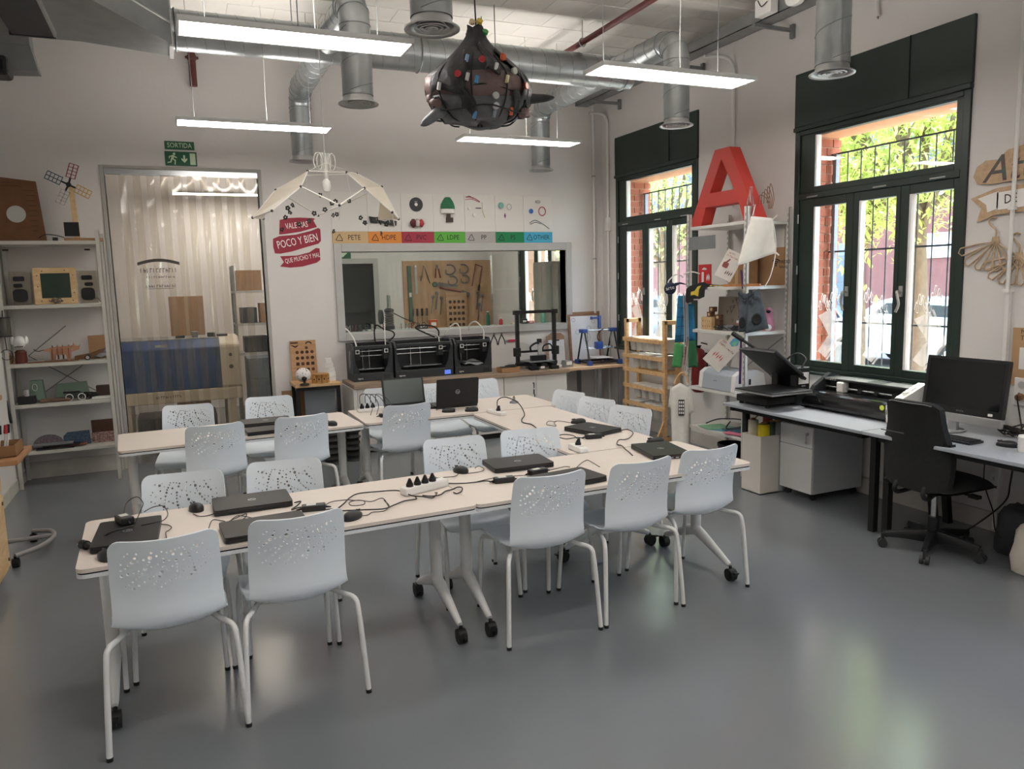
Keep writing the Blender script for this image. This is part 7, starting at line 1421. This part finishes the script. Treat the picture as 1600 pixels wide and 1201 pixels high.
# ================================================================ workshop behind the partition
led_panel('lit panel light in the workshop seen through the strip curtain, nearer one', .60, 9.55, 3.05, L=.95)
led_panel('lit panel light in the workshop seen through the strip curtain, farther one', .66, 11.45, 3.05)
led_panel('lit panel light in the workshop behind the interior window', 3.3, 10.4, 3.05)
t = thing('laser_cutter', 'large cream laser cutter with a dark blue lid behind the strip curtain', 'laser cutter', (-.72, 9.42, 0)); LC = mat('machine_cream', '#c5bba8', .5, noise=.03); LBL = mat('machine_blue', '#1d3f70', .35, noise=.06)
MB().box(0, 1.34, 0, .8, .48, .62).build('lower_body', LC, t, bevel=.015); MB().prism([(0, .62), (.8, .62), (.8, 1.20), (.16, 1.20), (0, 1.12)], 1.13, 1.345, Matrix(((0, 0, 1, 0), (1, 0, 0, 0), (0, 1, 0, 0), (0, 0, 0, 1)))).build('control_end', LC, t, bevel=.03)
MB().prism([(.01, .62), (.8, .62), (.8, 1.19), (.15, 1.19), (.01, 1.10)], 0.0, 1.13, Matrix(((0, 0, 1, 0), (1, 0, 0, 0), (0, 1, 0, 0), (0, 0, 0, 1)))).build('lid', LBL, t, bevel=.012); MB().box(.0, 1.13, .15, .8, 1.185, 1.20).build('lid_top', MGREY, t)
b = MB(); b.box(.45, .58, -.012, .0, 1.125, 1.15); b.build('lid_handle', ALU, t); scrawl('wordmark', .27, .03, 11, T(.55, -.004, .555) @ FACE_S, TEXTK, t, 10)
for x in (.1, 1.22): 
    for y in (.08, .7): MB().box(x-.05, x+.05, y-.05, y+.05, 0, .48).build('leg', LC, t)
MB().box(.2, 1.05, .1, .7, .12, .3).build('lower_tray', DGREY, t)
b = MB(); b.prism(circ(.025, 14), 0, .004, T(1.24, -.002, .86) @ FACE_S); b.prism(circ(.02, 12), 0, .004, T(1.24, -.002, 1.0) @ FACE_S); b.build('buttons', DGREY, t)
for k, (x, w, h, c) in enumerate(((.72, .10, .03, BLACKM), (.88, .07, .07, MGREY), (1.06, .09, .05, BLACKM), (1.18, .12, .03, BLACK))): tag(MB().box(-w/2, w/2, -.05, .05, 0, h).build('loose_tool', c, bevel=.006, loc=(-.72+x, 9.75, 1.2)), '%s small item lying on top of the laser cutter' % ['leftmost', 'second', 'third', 'rightmost'][k], 'tool', 'items on the laser cutter')
t = thing('tall_kraft_box', 'tall brown box standing behind the laser cutter', 'box', (.10, 10.6, 0)); MB().box(-.2, .2, -.15, .15, 0, 1.68).build('box', CARD, t, bevel=.004); MB().box(-.02, .02, -.152, -.15, 0, 1.68).build('tape', mat('tape_tan', '#b79a72', .4), t)
t = thing('grey_tool_cabinet', 'grey cabinet beside the laser cutter behind the curtain', 'cabinet', (.72, 9.6, 0)); MB().box(0, .34, 0, .5, .05, .92).build('carcass', mat('cabinet_bluegrey', '#6c7780', .5, noise=.05), t, bevel=.004); MB().box(.01, .33, -.015, 0, .08, .66).build('door', mat('cabinet_bluegrey', '#6c7780', .5), t); MB().box(.01, .33, -.015, 0, .69, .90).build('drawer', mat('cabinet_bluegrey', '#6c7780', .5), t); MB().box(.04, .30, .02, .46, 0, .05).build('plinth', BLACKM, t)
t = thing('workshop_shelf', 'metal shelf of boxes behind the strip curtain\'s right side', 'shelving', (.66, 10.4, 0))
for z in (.9, 1.28, 1.7): MB().box(0, .9, 0, .4, z, z+.03).build('shelf', LGREY, t)
for x in (0, .87):
    for y in (0, .37): MB().box(x, x+.03, y, y+.03, 0, 2.05).build('post', MGREY, t)
for k, (x, z, w, h, c) in enumerate(((.06, 1.73, .3, .26, CARD), (.42, 1.73, .38, .2, CARDD), (.08, 1.31, .2, .2, DGREY), (.32, 1.31, .24, .25, CARD), (.6, 1.31, .2, .18, MGREY), (.1, .93, .3, .2, BLACKM), (.5, .93, .3, .22, DGREY))): tag(MB().box(0, w, 0, .3, 0, h).build('storage_box', c, bevel=.004, loc=(.66+x, 10.43, z+.001)), '%s box on the workshop shelf behind the curtain' % ['upper left cardboard', 'upper right cardboard', 'middle left dark', 'middle cardboard', 'middle right grey', 'lower left black', 'lower right dark'][k], 'box', 'boxes on the workshop shelf')
# pegboard wall with tools
PB = mat('pegboard_wood', '#b5916e', .7, noise=.05, nscale=6)
t = tag(MB().box(3.37, 4.90, YF-.03, YF-.005, .95, 2.13).build('pegboard', PB), 'brown pegboard of hand tools seen through the interior window', 'pegboard')
STL = mat('tool_steel', '#6f6a66', .4, metal=.5); RDG = mat('tool_red', '#7c3b34', .5); GRG = mat('tool_green', '#47604f', .5); YT = YF-.05
def tool(name, label, parts, cat='tool'):
    t = thing(name, label, cat, (0, YT, 0), 0, 'tools on the pegboard')
    for n_, m_, b_ in parts: b_.build(n_, m_, t)
    return t
tool('hand_saw', 'hand saw hanging diagonally on the pegboard', [('blade', STL, MB().prism([(3.95, 1.78), (4.30, 1.72), (4.30, 1.70), (3.95, 1.70)], -.004, .004, FACE_S)), ('handle', GRG, MB().ball((3.90, 0, 1.745), (.05, .02, .04), 10))], 'saw')
tool('hack_saw', 'hacksaw frame at the right of the pegboard', [('frame', RDG, MB().tube([(4.55, 0, 1.70), (4.62, 0, 2.06), (4.74, 0, 2.02), (4.68, 0, 1.72)], .012, 6)), ('grip', BLACKM, MB().tube([(4.68, 0, 1.72), (4.66, 0, 1.62)], .018, 8))], 'saw')
for k, (x, z, r) in enumerate(((4.16, 1.98, .10), (4.40, 1.99, .09), (4.20, 1.80, .09), (4.42, 1.82, .08))): tool('g_clamp', '%s C-shaped clamp on the pegboard' % ['upper left', 'upper right', 'lower left', 'lower right'][k], [('frame', STL, MB().tube([(x+r*math.cos(a), 0, z+r*.8*math.sin(a)) for a in [-2.2+4.2*j/12 for j in range(13)]], .012, 6)), ('screw', STL, MB().cyl((x-.06, 0, z-r*.7), (x-.06, 0, z), .008, n=6))], 'clamp')
tool('spirit_level', 'tall green spirit level at the left of the pegboard', [('bar', GRG, MB().box(3.44, 3.50, -.02, .02, 1.15, 2.05)), ('vial', W_PLAST, MB().box(3.45, 3.49, -.022, -.02, 1.55, 1.62))], 'level')
tool('steel_ruler', 'pale steel ruler on the pegboard', [('blade', ALU, MB().box(3.56, 3.60, -.004, .004, 1.6, 2.03)), ('tab', W_PLAST, MB().box(3.565, 3.595, -.006, .006, 2.03, 2.06))], 'ruler')
tool('set_square', 'thin wooden compass on the pegboard', [('leg_left', STL, MB().cyl((3.72, 0, 2.05), (3.66, 0, 1.8), .008, n=6)), ('leg_right', STL, MB().cyl((3.72, 0, 2.05), (3.82, 0, 1.76), .008, n=6))], 'compass')
tool('red_pliers', 'pair of red-handled pliers on the pegboard', [('handle_left', RDG, MB().tube([(3.93, 0, 2.0), (3.91, 0, 1.85)], .014, 6)), ('handle_right', RDG, MB().tube([(3.97, 0, 2.0), (4.0, 0, 1.85)], .014, 6)), ('jaws', STL, MB().box(3.935, 3.965, -.01, .01, 2.0, 2.06))], 'pliers')
tool('claw_hammer', 'hammer hanging diagonally on the pegboard', [('handle', RDG, MB().tube([(3.98, 0, 1.69), (4.36, 0, 1.61)], .016, 6)), ('head', STL, MB().box(-.07, .07, -.03, .03, -.035, .035, T(4.42, 0, 1.58) @ RY(.4)))], 'hammer')
for k, x in enumerate((3.50, 3.58, 3.66, 3.74)): tool('screwdriver', '%s short screwdriver along the bottom of the pegboard' % ['first', 'second', 'third', 'fourth'][k], [('handle', BLACKM, MB().cyl((x, 0, 1.24), (x, 0, 1.36), .018, n=8)), ('shaft', STL, MB().cyl((x, 0, 1.12), (x, 0, 1.24), .006, n=6))], 'screwdriver')
for k, (x, z) in enumerate(((3.82, 1.40), (3.90, 1.46), (3.97, 1.38), (4.62, 1.44), (4.70, 1.40), (4.64, 1.25))): tool('wrench', '%s wrench on the pegboard' % ['lower left', 'tall left', 'crossing left', 'tall right', 'right', 'lower right'][k], [('shaft', STL, MB().cyl((x, 0, z-.13), (x+.03, 0, z+.12), .011, n=6)), ('jaw', STL, MB().ball((x+.03, 0, z+.14), (.03, .012, .03), 8))], 'wrench')
t = thing('hole_board', 'wooden board with rows of dark round holes in front of the pegboard', 'board', (4.22, YF-.10, 1.0)); MB().box(-.16, .20, -.01, .01, 0, .60).build('panel', wood('sample_wood', '#a9805a', '#bd9570', .6), t)
for r in range(5):
    for c in range(4): MB().prism(rrect(.05, .05, .006) if r == 2 else circ(.027, 12), .0105, .012, T(-.09+c*.075, 0, .45-r*.095) @ FACE_S).build('hole', HOLE, t)
# workbench and clutter behind the glass
t = thing('workshop_bench', 'long workbench along the workshop\'s far wall', 'bench', (2.9, 11.3, 0)); MB().box(0, 2.0, 0, .75, .88, .93).build('top', OAKT, t)
for x in (.05, 1.9):
    for y in (.05, .68): MB().box(x, x+.06, y, y+.06, 0, .88).build('leg', DGREY, t)
t = thing('drill_stand', 'small silver bench drill with a round fan on the sill inside the glass', 'drill', (2.27, 8.80, 1.235)); b = MB(); b.cyl((0, 0, .0), (0, 0, .04), .06, n=18); b.build('foot', DGREY, t); b = MB(); 
for k in range(6): b.lathe([(.04, .04+k*.028), (.052, .045+k*.028), (.052, .06+k*.028), (.04, .066+k*.028)], n=18)
b.build('ribbed_body', STL, t); MB().cyl((0, 0, .2), (0, 0, .40), .022, n=12).build('column', STEEL, t); MB().ball((0, 0, .22), (.06, .05, .035), 14).build('motor_head', DGREY, t); MB().cyl((-.12, -.02, .15), (-.09, -.02, .15), .085, n=22).build('fan_disc', DGREY, t); MB().tube(spline([(.05, 0, .19), (.18, 0, .12), (.32, 0, .06)], 5), .006, 6).build('lead', BLACKM, t); MB().box(-.28, .28, -.2, .2, -.03, .0).build('base_board', LGREY, t); MB().box(-.25, .25, -.17, .17, -1.235, -.03).build('stand_cabinet', LGREY, t)
for k, (x, c, s) in enumerate(((2.75, '#c4552f', (.10, .05, .10)), (2.62, '#5a4a46', (.12, .06, .05)), (3.45, '#1f5c46', (.05, .05, .16)), (3.62, '#b9232c', (.05, .04, .075)), (4.02, '#c33a3a', (.08, .05, .03)), (4.20, '#2f8f7c', (.07, .05, .14)), (3.80, '#c8b89c', (.10, .06, .02)), (3.93, '#1d1d1f', (.08, .05, .06)))):
    t = thing('sill_item', '%s on the sill behind the glass' % ['orange box', 'dark brown box', 'dark green bottle', 'red can', 'red clamp piece', 'teal container', 'beige strip', 'black tool'][k], 'container', (x, YB+.24, 1.234), 0, 'items on the workshop sill'); m_ = mat('sill'+c, c, .45)
    if k in (2, 3, 5): MB().lathe([(s[0]*.5, 0), (s[0]*.5, s[2]*.75), (s[0]*.25, s[2]*.9), (s[0]*.25, s[2])], n=14).build('body', m_, t); MB().cyl((0, 0, s[2]), (0, 0, s[2]+.012), s[0]*.28, n=12).build('cap', W_PLAST, t)
    else: MB().box(-s[0]/2, s[0]/2, -s[1]/2, s[1]/2, 0, s[2]).build('body', m_, t, bevel=.006); MB().box(-s[0]*.3, s[0]*.3, -s[1]/2-.001, -s[1]/2, s[2]*.3, s[2]*.7).build('mark', TEXTW, t)
# row of cut-out letters on the sill
LET = 'MUSEE E  IMPRO'
for k, ch in enumerate(LET):
    if ch == ' ': continue
    o = text('sill_letter', ch, .10, T(1.74+k*.068, YB+.20, 1.275) @ FACE_S, [mat('letter_steel', '#8a8986', .4, metal=.4), mat('letter_dark', '#4a4846', .5), mat('letter_maroon', '#6e2f33', .5)][(k*7 % 5) % 3], ext=.006, sx=.8)
    tag(o, '%s cut-out letter from the left on the workshop sill, a %s' % (['first', 'second', 'third', 'fourth', 'fifth', 'sixth', 'seventh', 'eighth', 'ninth', 'tenth', 'eleventh', 'twelfth', 'thirteenth', 'fourteenth', 'fifteenth'][k], ch), 'letter', 'cut-out letters on the sill')
# dark glazed door in the workshop's far wall with exit sign above
d2 = struct('door_2', loc=(2.55, YF, 0)); b = MB(); b.box(-.42, -.34, -.03, .0, 0, 2.1).box(.34, .42, -.03, 0, 0, 2.1).box(-.42, .42, -.03, 0, 2.1, 2.18); b.build('door_frame', FG, d2); MB().box(-.34, .34, -.02, -.005, .95, 2.1).build('pane', mat('door_glass_dark', '#1a1d1c', .08), d2); MB().box(-.34, .34, -.025, 0, 0, .95).build('door_panel', BLACKM, d2); MB().box(.26, .29, -.07, -.025, 1.0, 1.14).build('handle', ALU, d2)
t = thing('workshop_exit_sign', 'green exit arrow sign above the workshop door', 'sign', (2.42, YF-.006, 2.28)); MB().box(-.13, .13, -.003, .003, -.10, .10).build('plate', SG, t); b = MB(); b.prism([(-.06, .07), (.06, .07), (.06, .0), (.09, .0), (0, -.08), (-.09, .0), (-.06, .0)], 0, .001, T(0, -.0035, 0) @ FACE_S); b.build('arrow', GLOWM, t)
t = thing('workshop_locker', 'grey tall locker by the workshop window', 'locker', (4.572, 9.05, 0)); MB().box(-.18, .36, -.3, .25, 0, 2.0).build('carcass', mat('locker_grey', '#8e8c86', .5, noise=.04), t, bevel=.005); MB().box(-.19, -.18, -.28, -.03, .05, 1.95).build('door', mat('locker_grey', '#8e8c86', .5), t); MB().box(-.19, -.18, -.02, .23, .05, 1.95).build('door', mat('locker_grey', '#8e8c86', .5), t)

# ================================================================ street outside
GZ = -.18
PAVE = mat('pavement', '#c9c4ba', .85, noise=.05, nscale=2); ROAD = mat('asphalt', '#8b8987', .9, noise=.08, nscale=3)
S(MB().box(XO-.02, 10.2, -12, 40, GZ-.2, GZ).build('pavement', PAVE)); S(MB().box(10.2, 17.0, -12, 40, GZ-.3, GZ-.12).build('road', ROAD)); S(MB().box(17.0, 20.2, -12, 40, GZ-.2, GZ).build('far_pavement', PAVE))
t = thing('street_building', 'brick building with grey upper storeys across the street', 'building', (20, 0, GZ)); BRK2 = mat('pink_brick', '#7d4d43', .85, noise=.1, nscale=3); GU = mat('grey_render', '#5b5d64', .85, noise=.05)
MB().box(0, 8, -10, 40, 0, 4.2).build('ground_storey', BRK2, t); MB().box(-.05, 8, -10, 40, 4.2, 14).build('upper_storeys', GU, t); MB().box(-.08, 8, -10, 40, 4.05, 4.3).build('string_course', mat('pale_stone', '#c7bfb2', .8), t); MB().box(-.03, 0, -10, 40, 0, .6).build('plinth', mat('plinth_grey', '#8f8a86', .8), t)
for y in range(4, 34, 4):
    for z in (5.4, 8.6): f = MB().box(-.12, 0, y-.75, y+.75, z, z+2.0).build('window', W_WHITE, t); MB().box(-.13, -.12, y-.65, y+.65, z+.1, z+1.9).build('pane', mat('far_pane', '#4d5a64', .15), f)
for y in (10.5, 19, 24): f = MB().box(-.08, 0, y-1.2, y+1.2, .0, 2.9).build('shop_door', mat('shutter_grey', '#70757c', .6), t); MB().box(-.09, -.08, y-1.0, y+1.0, .9, 2.5).build('pane', mat('far_pane', '#4d5a64', .15), f)
MB().box(-.06, -.0, 14.6, 15.6, 2.3, 3.0).build('wall_plaque', W_PLAST, t)
LEAF = [mat('leaf_a', '#aeb964', .6, noise=.2), mat('leaf_b', '#93ad62', .6, noise=.2)]
for m_ in LEAF:
    nt = m_.node_tree; b_ = nt.nodes['Principled BSDF']; tr = nt.nodes.new('ShaderNodeBsdfTranslucent'); tr.inputs[0].default_value = (*lin('#cfd987'), 1); mx = nt.nodes.new('ShaderNodeMixShader'); mx.inputs[0].default_value = .55
    nt.links.new(b_.outputs[0], mx.inputs[1]); nt.links.new(tr.outputs[0], mx.inputs[2]); nt.links.new(mx.outputs[0], nt.nodes['Material Output'].inputs['Surface'])
BARK = mat('bark', '#7a6a58', .9, noise=.2, nscale=12, bump=.5, bscale=20)
def tree(label, x, y, h0, h1, r, n, seed, m):
    t = thing('street_tree', label, 'tree', (x, y, GZ), 0, 'street trees'); rr = random.Random(seed)
    MB().tube(spline([(0, 0, 0), (.03, .02, h0*.5), (-.02, .04, h0), (.03, .0, h1*.8)], 5), [.13-.006*k for k in range(16)], 10).build('trunk', BARK, t); br = MB()
    cl = []
    for k in range(14):
        a = rr.uniform(0, 2*PI); e = Vector((rr.uniform(.4, .9)*r*math.cos(a), rr.uniform(.4, .9)*r*math.sin(a), rr.uniform(h0*1.05, h1))); s = Vector((0, 0, h0*.7+rr.random()*.8)); br.tube(spline([s, s.lerp(e, .5)+Vector((0, 0, .2)), e], 4), [.05-.0045*q for q in range(9)], 6); cl.append((e, rr.uniform(.6, 1.1)))
    br.build('branch', BARK, t); lf = MB()
    for k in range(n):
        c, s = rr.choice(cl); d = Vector((rr.gauss(0, 1), rr.gauss(0, 1), rr.gauss(0, .75))); p = c+d*s*.55; q = Matrix.Rotation(rr.uniform(0, 6.3), 3, 'Z') @ Matrix.Rotation(rr.uniform(-1.2, 1.2), 3, 'X'); L, w = rr.uniform(.05, .085), rr.uniform(.018, .032)
        lf.add([p+q @ Vector(v) for v in ((0, -L, 0), (w, 0, .01), (0, L, 0), (-w, 0, .01))], [(0, 1, 2, 3)])
    stuff(lf.build('foliage', m, t))
tree('yellow-green street tree right outside the large window', 9.0, 8.1, 2.6, 5.4, 1.9, 12000, 1, LEAF[0])
tree('second thin-trunked street tree outside the large window', 9.5, 7.5, 2.9, 5.8, 1.7, 9000, 2, LEAF[0])
tree('green street tree outside the farther window', 9.2, 13.2, 2.3, 5.5, 2.1, 11000, 3, LEAF[1])
tree('green street tree farther along the pavement', 9.3, 17.5, 2.2, 5.6, 2.2, 7000, 4, LEAF[1])
tree('street tree beside the near end of the large window', 9.3, 4.6, 2.5, 5.5, 1.9, 5000, 5, LEAF[0])
def car(label, x, y, rz, m):
    t = thing('parked_car', label, 'car', (x, y, GZ-.12), rz, 'parked cars'); W = 1.72; GL = mat('car_glass', '#28323a', .08)
    side = [(-2.05, .32), (-2.08, .62), (-2.0, .86), (-1.75, .93), (-1.45, 1.40), (-1.15, 1.50), (.3, 1.50), (.65, 1.42), (1.2, 1.0), (1.85, .88), (2.08, .7), (2.1, .32)]
    nx = len(side); V = []
    for s, k in ((-1, 0), (1, 1)): V += [(px, s*(W/2-(.16 if pz > 1.1 else 0)), pz) for px, pz in side]
    b = MB(); b.add(V, [tuple(range(nx))[::-1] if False else tuple(range(nx)), tuple(range(nx, 2*nx))[::-1]]+[(i, nx+i, nx+(i+1) % nx, (i+1) % nx) for i in range(nx)], True); b.build('body', m, t, bevel=.05, seg=3)
    for s in (-1, 1): b = MB(); y_ = s*(W/2-.10); b.prism([(-1.35, 1.0), (-1.15, 1.36), (-.1, 1.40), (-.1, 1.0)], -.04, .04, T(0, y_, 0) @ FACE_S); b.prism([(-.02, 1.0), (-.02, 1.40), (.3, 1.40), (.85, 1.0)], -.04, .04, T(0, y_, 0) @ FACE_S); b.build('side_window', GL, t)
    b = MB(); b.add([(-1.80, -.66, .96), (-1.80, .66, .96), (-1.46, .58, 1.42), (-1.46, -.58, 1.42)], [(0, 1, 2, 3)]); b.build('rear_window', GL, t, solid=.02); b = MB(); b.add([(1.18, -.68, 1.04), (1.18, .68, 1.04), (.68, .6, 1.43), (.68, -.6, 1.43)], [(0, 1, 2, 3)]); b.build('windscreen', GL, t, solid=.02)
    for xx in (-1.3, 1.3):
        for s in (-1, 1): w = MB().cyl((xx, s*.72, .32), (xx, s*.88, .32), .32, n=22).build('wheel', RUBBER, t); MB().cyl((xx, s*.875, .32), (xx, s*.89, .32), .2, n=16).build('hub_cap', ALU, w)
    for s in (-1, 1): MB().box(-2.12, -2.05, s*.65-.12, s*.65+.12, .68, .85).build('tail_lamp', mat('lamp_red', '#8e1b1f', .3), t); MB().box(2.03, 2.11, s*.62-.16, s*.62+.16, .66, .8).build('headlamp', clear('lamp_clear', '#dddddd', haze=.4), t)
    MB().box(-2.13, -2.04, -.8, .8, .35, .5).build('bumper', DGREY, t); MB().box(-2.14, -2.12, -.26, .26, .52, .63).build('number_plate', W_PLAST, t)
    return t
CARW = mat('car_white', '#b4babd', .2, coat=.5)
car('white hatchback parked across the street, seen through the right-hand pane', 14.6, 11.4, PI/2+.0, CARW)
car('white car parked behind the first, seen through the middle pane', 14.4, 15.9, PI/2, CARW)
car('dark grey car parked farther along the street', 14.5, 20.8, PI/2, mat('car_grey', '#50565c', .25, coat=.5))
t = thing('street_bin', 'grey litter bin on the pavement outside the large window', 'bin', (9.8, 9.4, GZ)); MB().lathe([(.18, 0), (.22, .75), (.24, .78), (.22, .80), (.05, .82)], n=18).build('body', MGREY, t); MB().cyl((0, 0, .82), (0, 0, .88), .05, n=10).build('knob', DGREY, t)
for k in range(3):
    t = thing('street_bollard', 'iron bollard %s along the kerb' % ['nearest to the window', 'in the middle', 'farthest'][k], 'bollard', (10.0, 7.0+2.2*k, GZ), 0, 'kerb bollards'); MB().lathe([(.06, 0), (.05, .1), (.045, .8), (.06, .84), (.04, .92), (.005, .95)], n=14).build('post', IRON, t); MB().cyl((0, 0, 0), (0, 0, .06), .085, n=14).build('collar', IRON, t)
